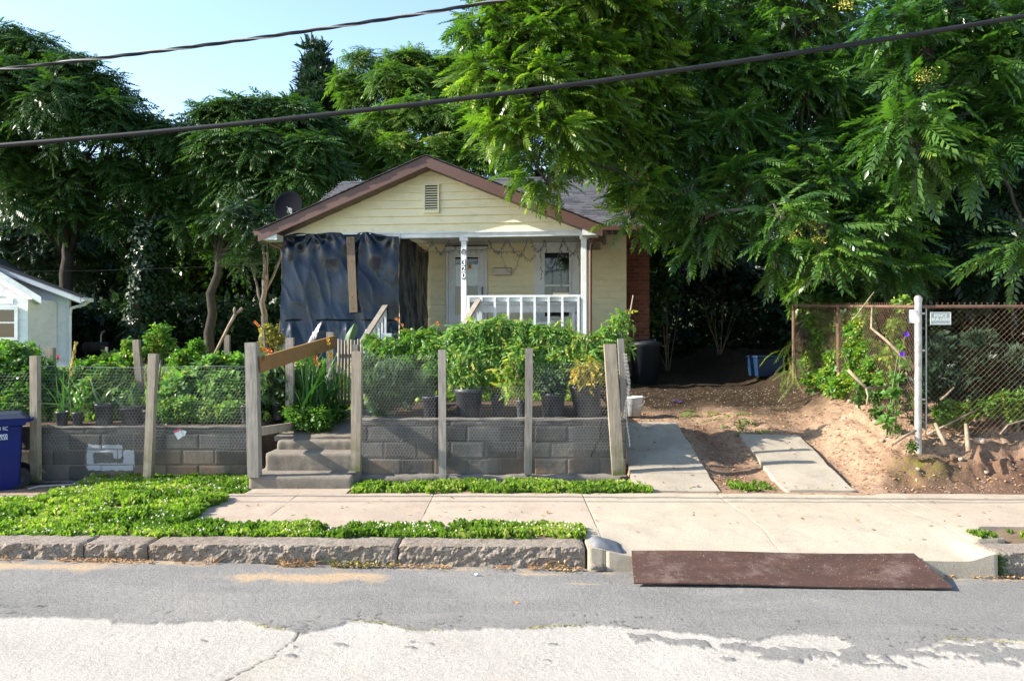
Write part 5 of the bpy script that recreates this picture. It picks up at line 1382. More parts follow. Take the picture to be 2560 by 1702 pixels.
for tr_, px, py, Y in ((treeB, 1983, 588, 11.2), (treeB, 2043, 602, 11.2), (treeC, 2112, 8, 9.6), (treeC, 2312, 190, 9.1), (treeB, 2035, 560, 11.3)):
    c = at(px, py, Y); k = 110; P = np.array(c) + RNG.normal(0, 1, (k, 3)) * [.065, .05, .045]
    Leaves().add((np.array([(-.5, 0, 0), (0, .16, .05), (.5, 0, .02), (0, -.16, .05)]), np.array([(0, 1, 2, 3)])), P, zframes(RNG.normal(size=(k, 3))), RNG.uniform(.025, .045, k), RNG.random(k)).build('seed_cluster', M['seeds'], tr_, 'stuff')
# bright shrub growth over the driveway's far end, and the low young tree in front of the fence
def bush(name, label, lobes, n, temps, mat, size=1.0, base=None, cat='shrub', group=None, tint=(0, .9), lo=.3, stems=8, down=.5, yellow=0, stem_mat='stem', parent=None, part='foliage', up=.8, sr=.008):
    c = sum((l[0] for l in lobes), Vector()) / len(lobes)
    if base is None: base = (c.x, c.y, tz(c.x, c.y))
    t = parent or empty(name, base, label, cat, group)
    P, D, idx = shell(lobes, n, lo, down); k_ = P[:, 2] > base[2] - .02; P, D, idx = P[k_], D[k_], idx[k_]; n = len(P)
    tn = RNG.uniform(tint[0], tint[1], n); tn[RNG.random(n) < yellow] = .98
    Lv = Leaves(); ch = RNG.integers(0, len(temps), n); S = RNG.uniform(.75, 1.25, n) * size; Rm = zframes(D * .6 + np.array([0, 0, up]) + RNG.normal(0, .5, D.shape))
    for i, T in enumerate(temps): k = ch == i; Lv.add(T, P[k], Rm[k], S[k], tn[k], .3)
    Lv.build(part, mat, t)
    if stems:
        sm_ = MB()
        for k in range(min(n, stems)):
            b = Vector(base) + Vector((random.uniform(-.05, .05), random.uniform(-.05, .05), 0)); p = Vector(P[k]); sm_.tube([b, b.lerp(p, .5) + Vector((0, 0, .08)), p], [sr, sr * .8, sr * .4], 5, cap=False)
        sm_.build('stems', M[stem_mat], t)
    return t
SPS = [sprig_T(10, .07, .06, .036, s_) for s_ in (11, 12, 13)]
SPM = [sprig_T(9, .10, .10, .062, s_) for s_ in (14, 15, 16)]
bush('wild_shrub', 'sunlit yellowish shrub beside the brick chimney at the driveway end', [Lb(1640, 640, 18.5, 38), Lb(1665, 720, 18.5, 42), Lb(1620, 800, 18, 36), Lb(1680, 600, 19, 40), Lb(1730, 560, 19, 40)], 520, SPM, M['leaf_mid'], 1.3, tint=(.2, 1), yellow=.12, stem_mat='stick')
bush('wild_shrub', 'leafy bush hanging over the left end of the receding fence', [Lb(2010, 770, 14, 34), Lb(2060, 760, 13.6, 42), Lb(1990, 720, 14, 40), Lb(2060, 700, 14, 50), Lb(2130, 740, 13.6, 30)], 620, SPM, M['leaf_near'], 1.0, tint=(.1, .9), stem_mat='stick')
bush('wild_shrub', 'dark shrub in the gap left of the blue tote', [Lb(1750, 700, 20, 60), Lb(1800, 640, 20, 60), Lb(1850, 720, 20, 50)], 420, SPM, M['leaf_deep'], 1.5, tint=(0, .8), stem_mat='stick')
yt = empty('young_tree', (3.95, 12.3, tz(3.95, 12.3)), 'drooping young compound leaved plant in front of the receding fence', 'plant')
FERN = frond_T(.5, 13, .075, .020, .75, 2, seed=21)
tipsY = [(at(x, y, 12.2), (ox, -.2, -.3)) for x, y, ox in ((1980, 855, -.2), (1985, 845, .3), (1965, 875, -.3), (1990, 880, .3), (1975, 900, -.2), (1985, 925, .1))]
hang_fronds(yt, tipsY, 4, M['leaf_bright'], (FERN,), .85, (.3, .9), 12)
MB().tube([at(1992, 965, 12.3), at(1988, 900, 12.2), at(1984, 845, 12.2)], .01, 6).build('stem', M['stick'], yt)
for (x, y, Yp, sz, lab) in ((1745, 1000, 11.7, .75, 'small sunlit seedling on the dirt between the wheel strips, farther one'), (1835, 1040, 11.0, .85, 'leafy seedling on the dirt between the wheel strips, nearer one'), (1865, 1062, 10.7, .55, 'smallest seedling beside the head of the right wheel strip')):
    X = (x - 1280) * Yp / FPX; b = Vector((X, Yp, tz(X, Yp))); t = empty('seedling', b, lab, 'seedling')
    hang_fronds(t, [(b + Vector((0, 0, .16 * sz)), (0, 0, .3)), (b + Vector((.05, .02, .10 * sz)), (.5, 0, .2)), (b + Vector((-.06, 0, .08)), (-.5, 0, .3))], 4, M['leaf_bright'], (FERN, FR_HI2), .62 * sz, (.3, .9), 6)
    MB().tube([b, b + Vector((0, 0, .18 * sz))], .005, 5).build('stem', M['stem'], t)
# ============================================================ WIRE FENCES, POSTS, RAILS
def hexnet(f, u0, u1, v0, v1, cell, r):
    """chicken wire over a surface f(u, v): hexagon cells as thin three-sided wires"""
    mb = []; h = cell * .5; nu_ = int((u1 - u0) / cell); nv_ = int((v1 - v0) / (cell * .87))
    A = []; B = []
    for j in range(nv_):
        for i in range(nu_):
            ox = u0 + (i + (.5 if j % 2 else 0)) * cell; oz = v0 + j * cell * .87
            p0 = (ox, oz); p1 = (ox, oz + cell * .5); p2 = (ox + h, oz + cell * .87); p3 = (ox - h, oz + cell * .87)
            for a, b in ((p0, p1), (p1, p2), (p1, p3)):
                if all(u0 <= q[0] <= u1 and v0 <= q[1] <= v1 for q in (a, b)): A.append(f(*a)); B.append(f(*b))
    return wires(A, B, r)
def wires(A, B, r):
    A = np.array(A, float); B = np.array(B, float); D = B - A; D /= np.linalg.norm(D, axis=1, keepdims=True) + 1e-9
    U = np.tile([.31, .9, .2], (len(A), 1)); X = np.cross(D, U); X /= np.linalg.norm(X, axis=1, keepdims=True); Y = np.cross(D, X); V = []
    for P in (A, B):
        for k in range(3): t = 2 * PI * k / 3; V.append(P + (X * math.cos(t) + Y * math.sin(t)) * r)
    V = np.stack(V, 1).reshape(-1, 3); b = (np.arange(len(A)) * 6)[:, None]
    F = np.concatenate([b + np.array([[k, (k + 1) % 3, 3 + (k + 1) % 3, 3 + k]]) for k in range(3)])
    return V, F
def netobj(name, VF, mat, parent): 
    o = link(name, mesh_np(name, VF[0], VF[1]), mat, parent); o['kind'] = 'stuff'; return o
def post(parent, b, t, Y0, Y1, w_, d_, mat='wood_grey', name='post', seed=0):
    p, q = at(*b, Y0), at(*t, Y1); L = (q - p).length; dv = (q - p).normalized(); zx = Vector((0, 0, 1)).rotation_difference(dv).to_matrix()
    return rough_box(name, (p + q) / 2, (w_, d_, L), M[mat], parent, .05, .0022, .003, random.random() * 9, zx, 9, flat=True)
fl = empty('garden_fence', (-5, 9.62, .14), 'chicken wire fence on leaning wooden posts left of the steps', 'fence', 'wire fences round the garden')
post(fl, (90, 1201), (88, 889), 9.60, 9.62, .092, .09, 'wood_pale')
post(fl, (371, 1202), (384, 884), 9.58, 9.64, .098, .09, 'wood_pale')
def gl(u, v): return (u, 9.655 + .02 * math.sin(u * 2.3) + .012 * math.sin(v * 7 + u * 4), v)
netobj('wire_mesh', hexnet(gl, -5.85, -3.22, .50, 1.56, .042, .0007), M['wire'], fl)
netobj('wire_mesh', hexnet(lambda u, v: (u, 9.70 + .03 * math.sin(u * 5), v), -7.3, -5.85, .72, 1.50, .042, .0007), M['wire'], fl)
MB().tube([gl(u, 1.565 + .01 * math.sin(u * 3)) for u in np.linspace(-5.85, -3.2, 14)], .0025, 4).build('top_wire', M['wire'], fl)
fr = empty('garden_fence', (-.3, 9.4, .25), 'chicken wire fence on wooden posts in front of the right block wall', 'fence', 'wire fences round the garden')
post(fr, (1106.5, 1197), (1105, 874), 9.41, 9.42, .092, .045)
post(fr, (1320, 1187), (1323, 870), 9.41, 9.42, .092, .045)
post(fr, (1545.5, 1187), (1524, 860), 9.33, 9.36, .142, .09, 'wood_pale')
post(fr, (1562, 1040), (1551, 846), 9.75, 9.75, .075, .06)
def gr_(u, v): return (u, 9.452 + .012 * math.sin(u * 3.1 + 1) + .012 * math.sin(v * 6 + u * 2), v)
for a, b, lo_, hi_ in ((-1.90, -.90, .42, 1.72), (-.82, .16, .54, 1.35), (.26, 1.30, .56, 1.62)):
    netobj('wire_mesh', hexnet(gr_, a, b, lo_, hi_, .038, .0007), M['wire'], fr)
netobj('wire_mesh', hexnet(lambda u, v: (1.405 + .02 * math.sin(v * 8 + u), u, v), 9.4, 11.4, .6, 1.75, .05, .0014), M['wire'], fr)
# stray posts and stakes inside the garden
def stake(b, t, Y, w_, lab, name='garden_stake', mat='wood_pale', grp='stakes standing in the garden'):
    p, q = at(*b, Y), at(*t, Y); o = MB().bar(p, q, w_, w_ * .8, up=(0, 1, 0), jit=.003).build(name, M[mat]); tag(o, lab, 'stake', grp); return o
stake((127, 1010), (127, 869), 10.9, .105, 'thick square grey stake behind the far left fence post')
stake((95, 960), (95, 862), 12, .036, 'thin pale stake just left of the thick square one')
stake((352, 990), (341, 849), 10.8, .09, 'square grey stake leaning left behind the second fence post')
stake((568, 960), (568, 837), 11.5, .075, 'upright square stake beside the forked branch')
stake((262, 960), (267, 868), 12.5, .038, 'thin whitish stake in the middle of the left garden')
stake((664, 905), (655, 790), 11.5, .028, 'thin pointed cane beside the corner downspout')
o = MB(); o.tube([at(515, 930, 11.3), at(545, 870, 11.3), at(572, 815, 11.3), at(590, 783, 11.3)], [.026, .024, .022, .026], 7); o.tube([at(588, 787, 11.3), at(586, 775, 11.28), at(587, 768, 11.28)], [.022, .02, .014], 7); o.tube([at(589, 785, 11.3), at(598, 778, 11.3), at(606, 770, 11.3)], [.024, .026, .02], 7)
tag(o.build('forked_branch', M['stick'], smooth=True), 'bare forked branch propped up in the left garden', 'branch')
o = MB(); o.tube([at(1560, 905, 10.6), at(1568, 850, 10.5), at(1574, 790, 10.45), at(1583, 738, 10.4)], [.014, .013, .011, .008], 6)
tag(o.build('tomato_cane', M['stick'], smooth=True), 'pale crooked cane leaning at the right corner of the garden', 'cane')
# gateposts of the steps with sloping side boards
gp = empty('step_gatepost', at(633, 1192, 8.96), 'massive square grey post at the left foot of the steps with a sloping board', 'post')
post(gp, (637, 1192), (630, 856), 8.99, 9.02, .132, .13)
MB().bar(at(652, 911, 9.0), at(838, 854, 10.9), .035, .178, up=(0, 0, 1)).build('side_board', M['wood_brown_h'], gp)
MB().bar(at(650, 1078, 9.03), at(738, 1064, 10.2), .035, .10, up=(0, 0, 1)).build('lower_board', M['wood_pale'], gp)
MB().bar(at(826, 965, 10.9), at(826, 830, 10.9), .095, .09, up=(0, 1, 0)).build('back_post', M['wood_grey'], gp)
o = post(None, (890, 1177), (893, 878), 9.10, 9.12, .115, .09, 'wood_pale', 'step_post'); tag(o, 'square pale post at the right foot of the steps with wire stapled on it', 'post')
o = post(None, (725, 1035), (725, 844), 10.2, 10.2, .1, .07, 'wood_grey', 'garden_post'); tag(o, 'upright grey double post behind the sloping board beside the sword leaves', 'post')
o = post(None, (889, 950), (889, 861), 10.6, 10.6, .07, .07, 'wood_grey', 'garden_post'); tag(o, 'short grey post directly behind the pale right step post', 'post')
# narrow picket gate
gt = empty('picket_gate', at(875, 1022, 11.2), 'narrow weathered picket gate standing open at the top of the steps', 'gate')
for i, px in enumerate((847, 855, 863.5, 872, 880, 889, 897, 905)):
    Y = 11.15 + i * .07; X = (px - 1280) * Y / FPX; zt_ = at(0, 847 + (i % 3) * 1.5, 11.15).z
    MB().tube([(X, Y, at(0, 1020, 11.15).z), (X + random.uniform(-.01, .01), Y, zt_)], [.021, .018], 7).build('picket', M['wood_pale'], gt)
for zz in (886, 1003): MB().bar(at(843, zz, 11.19), at(910, zz, 11.75), .02, .045).build('rail', M['wood_pale'], gt)
# lower white boards seen through the garden
o = MB().box(at(1087, 838, 13.4), (.09, .09, .12)).build('white_post_cap', M['white_paint'])
tag(o, 'small white post top among the leaves left of the tomato plants', 'post')
# back garden netting, sagging line of wire behind the left garden
nb_ = empty('netting_fence', at(520, 905, 16), 'sagging wire netting across the back of the left garden', 'fence')
def back(u, v):
    t = (u + 11) / 5.5; top = 1.42 + .10 * math.sin(t * 6) + .06 * math.sin(t * 13)
    return (u, 16 + .1 * math.sin(u * 3), 1.02 + (top - 1.02) * v)
netobj('wire_mesh', hexnet(lambda u, v: back(u, v), -11.5, -5.2, 0, 1.0, .07, .0018), M['wire'], nb_)
for px in (232, 400, 565, 640): MB().tube([(at(px, 0, 16).x, 16, .95), (at(px, 0, 16).x, 16, 1.5)], .012, 6).build('stake', M['galv'], nb_)

# --- chain link fence on the bank
cf = empty('chain_link_fence', (4.83, 9.3, .67), 'old chain link fence with a rusty top rail and a pale steel corner post', 'fence')
FX, FY = 4.83, 9.3
MB().lathe((FX, FY, .45), [(.041, 0), (.041, 1.90), (.046, 1.905), (.046, 1.945), (.035, 1.965), (.012, 1.978)], 20).build('corner_post', M['galv'], cf, smooth=False)
for z in (1.18, 1.42, 1.76, 2.20): MB().lathe((FX, FY, z), [(.0445, 0), (.0445, .025)], 20, cap=False).build('tension_band', M['galv'], cf)
for z in (1.19, 1.77, 2.21): MB().box((FX + .062, FY, z), (.035, .016, .022)).build('band_bolt', M['galv'], cf)
MB().tube([(FX + .095, FY, .80), (FX + .095, FY, 2.28)], .009, 6).build('tension_bar', M['galv'], cf)
MB().tube([(FX + .04, FY, 2.29), (FX + 4.5, FY + .05, 2.30)], .021, 10).build('top_rail', M['rust'], cf)
BY = 13.5; BX = 4.86
def rl_(t): return Vector((FX + (BX - FX) * t, FY + (BY - FY) * t, 2.29 + .20 * t))
MB().tube([rl_(0), rl_(.5), rl_(1)], .020, 10).build('top_rail', M['rust'], cf)
for t_ in (.55, 1.0):
    p = rl_(t_); MB().tube([(p.x, p.y, tz(p.x, p.y) - .1), p + Vector((0, 0, .03))], .027, 10).build('line_post', M['rust'], cf)
MB().tube([(FX + 3.1, FY + .03, .5), (FX + 3.1, FY + .03, 2.3)], .027, 10).build('line_post', M['rust'], cf)
def chain(f, L, H, c=.066, r=.0016):
    A = []; B = []; n = int(L / c) + int(H / c) + 2; k = int(H / c)
    for i in range(-k, int(L / c) + 1):
        for s in (0, 1):
            pts = []
            for j in range(k + 1):
                u = (i + j) * c if s == 0 else (i + k - j) * c
                if 0 <= u <= L: pts.append((u, j * c))
            for a, b in zip(pts[:-1], pts[1:]): A.append(f(a[0], a[1], s)); B.append(f(b[0], b[1], s))
    for i in range(int(L / c)):          # twisted barbs along the top
        for s in (-1, 1): A.append(f(i * c, H - .01, 0)); B.append(f(i * c + s * .008, H + .022, 0))
    return wires(A, B, r)
netobj('chain_mesh', chain(lambda u, v, s: (FX + .1 + u, FY + .004 * s + .02 * math.sin(u * 2 + v), .78 + v), 4.2, 1.54), M['rust_wire'], cf)
def side(u, v, s):
    t = u / (BY - FY); p = rl_(t); g = .80 + .50 * t; return (p.x - .03 + .004 * s, p.y, g + (p.z + .03 - g) * v / 1.5)
netobj('chain_mesh', chain(side, BY - FY, 1.5), M['rust_wire'], cf)
# maker's sign
a, b = at(2325, 812, 9.27), at(2377, 780, 9.27)
sg = empty('fence_sign', ((a.x + b.x) / 2, 9.265, a.z), 'small pale metal plate reading FENCE BUILDERS wired to the chain link', 'sign')
M['sign'] = simple('pale_metal_sign', (.34, .38, .36), (.27, .31, .29), .5, 12); M['sign_ink'] = simple('sign_lettering', (.62, .64, .60), None, .5); M['sign_edge'] = simple('sign_border', (.50, .52, .50), None, .5)
MB().box(((a.x + b.x) / 2, 9.265, (a.z + b.z) / 2), (b.x - a.x, .004, b.z - a.z)).build('plate', M['sign'], sg)
for dz in (a.z + .006, b.z - .006): MB().box(((a.x + b.x) / 2, 9.2615, dz), (b.x - a.x - .004, .003, .008)).build('border', M['sign_edge'], sg)
for dx in (a.x + .006, b.x - .006): MB().box((dx, 9.2615, (a.z + b.z) / 2), (.008, .003, b.z - a.z - .022)).build('border', M['sign_edge'], sg)
def text(body, loc, size, mat, parent, rot=(R(90), 0, 0), name='lettering', off=.0, ext=.0008, align='CENTER'):
    cu = bpy.data.curves.new('t', 'FONT'); cu.body = body; cu.size = size; cu.align_x = align; cu.align_y = 'CENTER'; cu.extrude = ext; cu.offset = off
    tmp = bpy.data.objects.new('tmp', cu); COL.objects.link(tmp); bpy.context.view_layer.update()
    me = bpy.data.meshes.new_from_object(tmp.evaluated_get(bpy.context.evaluated_depsgraph_get())); bpy.data.objects.remove(tmp)
    me.materials.clear(); me.materials.append(mat); o = bpy.data.objects.new(name, me); COL.objects.link(o); o.parent = parent; o.location = Vector(loc) - wloc(parent); o.rotation_euler = rot; return o
text('FENCE', ((a.x + b.x) / 2, 9.261, a.z + (b.z - a.z) * .70), .052, M['sign_ink'], sg, off=.001)
text('BUILDERS', ((a.x + b.x) / 2, 9.261, a.z + (b.z - a.z) * .40), .050, M['sign_ink'], sg, off=.001)
a, b = at(2258, 808, 9.42), at(2281, 776, 9.42)
def pf(u, v): return Vector((a.x + (b.x - a.x) * u, 9.27 + .012 * math.sin(u * 4 + v * 3), a.z + (b.z - a.z) * v))
o = sheet('paper_note', pf, 6, 6, M['paper'], None); tag(o, 'blank white paper hung on the fence left of the corner post', 'paper')

# ============================================================ POWER LINES
def cable(p0, p1, p2, r, lab, strands=0):
    """a sagging line through three places, carried on well past the frame"""
    xs_ = [p0[0], p1[0], p2[0]]; co = np.polyfit(xs_, [p[2] for p in (p0, p1, p2)], 2); cy = np.polyfit(xs_, [p[1] for p in (p0, p1, p2)], 1)
    X = np.linspace(-20, 16, 180); P = [(x, np.polyval(cy, x), np.polyval(co, x)) for x in X]
    t = empty('power_line', p1, lab, 'power line', 'overhead lines crossing the picture')
    MB().tube(P, r, 8, cap=False).build('cable', M['cable'], t, smooth=True)
    for k in range(strands):
        X2 = np.linspace(-8, 8, 700); Q = [(x, np.polyval(cy, x) + (r + .002) * math.cos(x * 8 + k * 2.1) * .7, np.polyval(co, x) + (r + .002) * .7 * math.sin(x * 8 + k * 2.1)) for x in X2]
        MB().tube(Q, r * .55, 6, cap=False).build('strand', M['galv'] if k == 2 else M['cable'], t, smooth=True)
def A3(px, py, Y): p = at(px, py, Y); return (p.x, p.y, p.z)
cable(A3(0, 364, 7.75), A3(1280, 232, 7.6), A3(2560, 41, 7.45), .0245, 'lower thick black power line running under the treetops to the right edge')
cable(A3(0, 173, 7.4), A3(640, 98, 7.4), A3(1280, -4, 7.35), .0135, 'upper twisted bundle power line crossing the open sky', 3)
o = MB().tube([at(-60, 680, 16.4), at(250, 676, 16.4), at(520, 667, 16.2), at(700, 655, 15.9)], .004, 4).build('clothes_line', M['cable']); tag(o, 'thin wire running left from the corner of the yellow house', 'wire')

# ============================================================ STEEL PLATE AT THE KERB
def plate_f(u, v):
    xa = .94 + (.99 - .94) * v; xb = 3.415 + (3.325 - 3.415) * v; X = xa + (xb - xa) * u
    z0 = float(road_z(X)) + .012 + .010; z1 = .142 - .010 * (X - 1); return Vector((X, 6.03 + .02 * u + (.45 - .03 * u) * v, z0 + (z1 - z0) * v + .006 * math.sin(u * 7)))
V = []; F = []; n1, n2 = 50, 10
for top in (0, 1):
    for j in range(n2 + 1):
        for i in range(n1 + 1): p = plate_f(i / n1, j / n2); V.append((p.x, p.y, p.z + (.010 if top else 0)))
o1 = (n1 + 1) * (n2 + 1)
for j in range(n2):
    for i in range(n1): a = j * (n1 + 1) + i; F.append((a, a + n1 + 1, a + n1 + 2, a + 1)); F.append((o1 + a, o1 + a + 1, o1 + a + n1 + 2, o1 + a + n1 + 1))
for i in range(n1): a = i; F.append((a, a + 1, o1 + a + 1, o1 + a)); a = n2 * (n1 + 1) + i; F.append((a + 1, a, o1 + a, o1 + a + 1))
for j in range(n2): a = j * (n1 + 1); F.append((a + n1 + 1, a, o1 + a, o1 + a + n1 + 1)); a += n1; F.append((a, a + n1 + 1, o1 + a + n1 + 1, o1 + a))
me = bpy.data.meshes.new('ramp_board'); me.from_pydata(V, [], F); me.update()
t = NT('dark_brown_board'); co = t.coord((.35, 2.2, 1), 'World')
c_ = t.mix(t.ramp(t.noise(co, 4, 5, .7), [(.3, 0), (.7, 1)]), (.085, .045, .032), (.05, .028, .022))
c_ = t.mix(t.ramp(t.noise(t.coord((.7, 1, 1), 'World'), 4, 6, .75), [(.50, 0), (.74, .75)]), c_, (.22, .16, .13))
c_ = t.mix(t.ramp(t.noise(t.coord((1, 1, 1), 'World'), 75, 2, .6), [(.66, 0), (.72, .8)]), c_, (.42, .33, .26))
t.set(Base_Color=c_, Roughness=.6, Specular_IOR_Level=.3).bump(t.noise(t.coord((.3, 3, 1), 'World'), 30, 3), .2, .004)
o = link('ramp_board', me, t.mat); tag(o, 'long dark brown board leaned on the dropped kerb as a ramp', 'board')

# ============================================================ RECYCLING CART
CY = 9.05
cart = empty('recycling_cart', (at(58, 0, CY).x - .31, CY + .33, .13), 'navy blue wheeled recycling cart cut by the left edge of the picture', 'recycling cart')
x1t, x1b = at(58, 0, CY).x, at(40, 0, CY).x; x0t, x0b = x1t - .62, x1b - .50
zt_, zb_ = at(0, 1046, CY).z, at(0, 1240, CY).z
def frus(mb, x0, x1, y0, y1, z0, X0, X1, Y0, Y1, z1): mb.hexa([(x0, y0, z0), (x1, y0, z0), (x1, y1, z0), (x0, y1, z0), (X0, Y0, z1), (X1, Y0, z1), (X1, Y1, z1), (X0, Y1, z1)]); return mb
frus(MB(), x0b, x1b, CY + .06, CY + .55, zb_ + .03, x0t, x1t - .06, CY, CY + .66, zt_ - .10).build('body', M['cart'], cart, bevel=.02)
frus(MB(), x0t - .02, x1t - .03, CY - .02, CY + .70, zt_ - .10, x0t - .03, x1t + .01, CY - .03, CY + .72, zt_ - .02).build('rim', M['cart'], cart, bevel=.01)
frus(MB(), x0t - .03, x1t, CY - .03, CY + .72, zt_ - .017, x0t + .1, x1t - .07, CY + .1, CY + .6, zt_ + .035).build('lid', M['cart_lid'], cart, bevel=.015)
MB().tube([(x1t + .045, CY + .1, zt_ - .04), (x1t + .045, CY + .6, zt_ - .04)], .016, 8).build('handle', M['cart'], cart)
for y_ in (CY + .1, CY + .6): MB().bar((x1t - .02, y_, zt_ - .05), (x1t + .05, y_, zt_ - .04), .03, .03).build('handle_bracket', M['cart'], cart)
wx = x1b - .005; 
for y_ in (CY + .08, CY + .55):
    wp = empty('wheel', (wx, y_, .25), parent=cart)
    MB().lathe((wx, y_, .26), [(.07, -.022), (.122, -.025), (.128, 0), (.122, .025), (.07, .022)], 24, Matrix.Rotation(R(90), 3, 'X')).build('tyre', M['rubber'], wp)
    MB().lathe((wx, y_ - .012, .26), [(.015, -.02), (.065, -.012), (.07, .01)], 20, Matrix.Rotation(R(90), 3, 'X')).build('rim', M['cart_lid'], wp)
fy = CY + .022
def ctext(b_, px, py, s_): p = at(px, py, fy); text(b_, (x1t - .20, CY - .006, p.z), s_, M['cart_print'], cart, (R(86.5), 0, 0), off=.001, align='RIGHT')
ctext('Winston-Salem', 27, 1089, .062); ctext('RECYCLES', 23, 1097.5, .042)
lg = MB()
for P in (((2, 1075), (2, 1064), (5, 1062)), ((5, 1062), (5, 1074), (9, 1076), (10, 1070)), ((14, 1060), (10, 1061), (9, 1066), (13, 1070), (12, 1076), (7, 1077)), ((17, 1068), (23, 1065), (26, 1068), (22, 1070), (17, 1071)), ((17, 1074), (22, 1075), (26, 1077)), ((18, 1064), (20, 1062), (24, 1064))):
    lg.tube([Vector((x1t - .20 + (x - 26) * .0055, CY - .004, at(0, y, fy).z)) for x, y in P], .0045, 5)
lg.build('emblem', M['cart_print'], cart)
M['pad'] = M['walk']

# ============================================================ GARDEN
g_ = 'black nursery pots standing on the garden wall'
def pot(px0, px1, pyt, pyb, Y, lab, plant=None, tilt=0, cat='plant pot', grp=g_, mat='black_plastic'):
    c = at((px0 + px1) / 2, pyb, Y + .02); r = (px1 - px0) / 2 * Y / FPX; h = (pyb - pyt) * Y / FPX; c.y += r
    t = empty('potted_plant' if plant else 'plant_pot', c, lab, 'potted plant' if plant else cat, grp)
    Mx = Matrix.Rotation(R(tilt), 3, 'Y')
    MB().lathe(c, [(r * .78, 0), (r * .80, h * .02), (r * .95, h * .86), (r * 1.0, h * .87), (r * 1.02, h * .93), (r * 1.0, h), (r * .95, h * .99), (r * .92, h * .85)], 28, Mx).build('pot', M[mat], t, smooth=True)
    MB().lathe(c, [(r * .93, h * .88), (.001, h * .90)], 20, Mx, cap=False).build('soil', M['soil'], t)
    if plant: plant(t, c + Mx @ Vector((0, 0, h * .9)), r)
    return t
TOM = frond_T(.15, 4, .055, .026, .45, 1, rachis=False, seed=31, sag=.7); TOM2 = frond_T(.13, 4, .048, .028, .6, 1, rachis=False, seed=32, sag=.6)
ROSM = [needle_T(14, .11, .0035, .35, s_, .2) for s_ in (5, 6)]
GRS = [needle_T(9, .30, .004, .5, s_, .5) for s_ in (7, 8)]
def P_bush(lobes, n, temps, mat, size=1.0, **k): return lambda t, b, r: bush(None, None, lobes, n, temps, M[mat], size, base=tuple(b), parent=t, **k)
def blades(parent, base, n, l, w_, spread, mat, bend=(.1, .6), obj=12, name='leaf', rad=.06):
    base = Vector(base); Ts = [blade_T(1.0, w_ / l, b_) for b_ in bend]
    P = np.array([tuple(base + Vector((random.uniform(-rad, rad), random.uniform(-rad, rad), 0))) for _ in range(n)])
    N = np.stack([RNG.normal(0, spread, n), RNG.normal(0, spread, n), np.ones(n)], 1); Rm = zframes(N); S = RNG.uniform(.6, 1.1, n) * l; ch = RNG.integers(0, len(Ts), n); tn = RNG.uniform(.1, .9, n)
    mes = []
    for T in Ts: me = mesh_np('leaf', T[0], T[1], {'tint': np.full(len(T[0]), .5)}); me.materials.append(M[mat]); mes.append(me)
    for i in range(min(obj, n)):
        o = bpy.data.objects.new(name, mes[ch[i]]); COL.objects.link(o); o.parent = parent; o.matrix_local = Matrix.LocRotScale(Vector(P[i]) - wloc(parent), Matrix(Rm[i].tolist()).to_quaternion(), Vector((S[i],) * 3))
    if n > obj:
        Lv = Leaves()
        for i, T in enumerate(Ts): k = (ch == i) & (np.arange(n) >= obj); Lv.add(T, P[k], Rm[k], S[k], tn[k])
        Lv.build('leaves', M[mat], parent, 'stuff')
def P_bl(n, l, w_, sp, mat, bend=(.1, .6)): return lambda t, b, r: blades(t, b, n, l, w_, sp, mat, bend, rad=r * .5)

# left garden, from the left edge to the steps
bush('garden_shrub', 'dense glossy shrub above the blue cart at the left edge', [Lb(30, 925, 10.6, 62), Lb(100, 950, 10.5, 50), Lb(10, 1010, 10.4, 62), Lb(80, 1020, 10.4, 60), Lb(150, 1015, 10.7, 42), Lb(-60, 960, 10.6, 70)], 2300, SPS, M['leaf_garden'], 1.05, tint=(0, .8), lo=.35, group='garden bushes')
bush('garden_shrub', 'pale feathery bush before the white house wall', [Lb(15, 878, 11.4, 30), Lb(60, 885, 11.4, 28), Lb(-30, 890, 11.4, 40)], 700, (TOM,), M['leaf_garden'], 1.1, tint=(.5, 1), group='garden bushes')
pot(131, 161, 1029, 1073, 9.80, 'small black pot nearest the first fence post, striped sword leaves', P_bl(12, .75, .035, .18, 'leaf_blade'))
pot(174, 200, 1031, 1072, 9.80, 'smallest black pot holding a tall grain stalk', P_bl(9, .6, .03, .3, 'leaf_garden', (.5, .9)))
pot(226, 272, 1010, 1068, 9.80, 'black pot with a long pale green leaf curling over its rim', P_bl(9, .42, .045, .5, 'leaf_grey', (.4, .9)))
pot(290, 350, 1018, 1070, 9.84, 'wide black pot leaning left with broad spiky leaves', P_bl(10, .30, .05, .6, 'leaf_grey', (.4, .9)), tilt=-8)
pot(353, 372, 1025, 1070, 9.86, 'dark pot mostly hidden behind the second fence post')
gs = empty('grain_stalk', at(178, 1030, 10.0), 'tall yellow seed head rising over the left pots', 'plant')
MB().tube([at(178, 1030, 10.0), at(172, 960, 10.0), at(180, 900, 10.0), at(190, 853, 10.0)], [.008, .008, .006, .004], 6).build('stem', M['stem'], gs)
sh = MB()
for k in range(70): t_ = k / 70; p = at(176 + 14 * t_, 940 - 85 * t_, 10.0) + Vector((random.uniform(-.016, .016), random.uniform(-.016, .016), 0)); sh.ell(p, (.011, .011, .016), 5, 3)
sh.build('seed_head', simple('seed_head', (.42, .30, .07), (.30, .24, .06), .8), gs)['kind'] = 'stuff'
bush('garden_shrub', 'mixed leafy plants between the first two fence posts', [Lb(215, 935, 10.6, 34), Lb(270, 945, 10.5, 38), Lb(235, 990, 10.4, 42), Lb(310, 1000, 10.4, 34), Lb(170, 960, 10.8, 30), Lb(320, 930, 11, 25)], 850, SPM, M['leaf_garden'], .75, tint=(.1, .95), group='garden bushes')
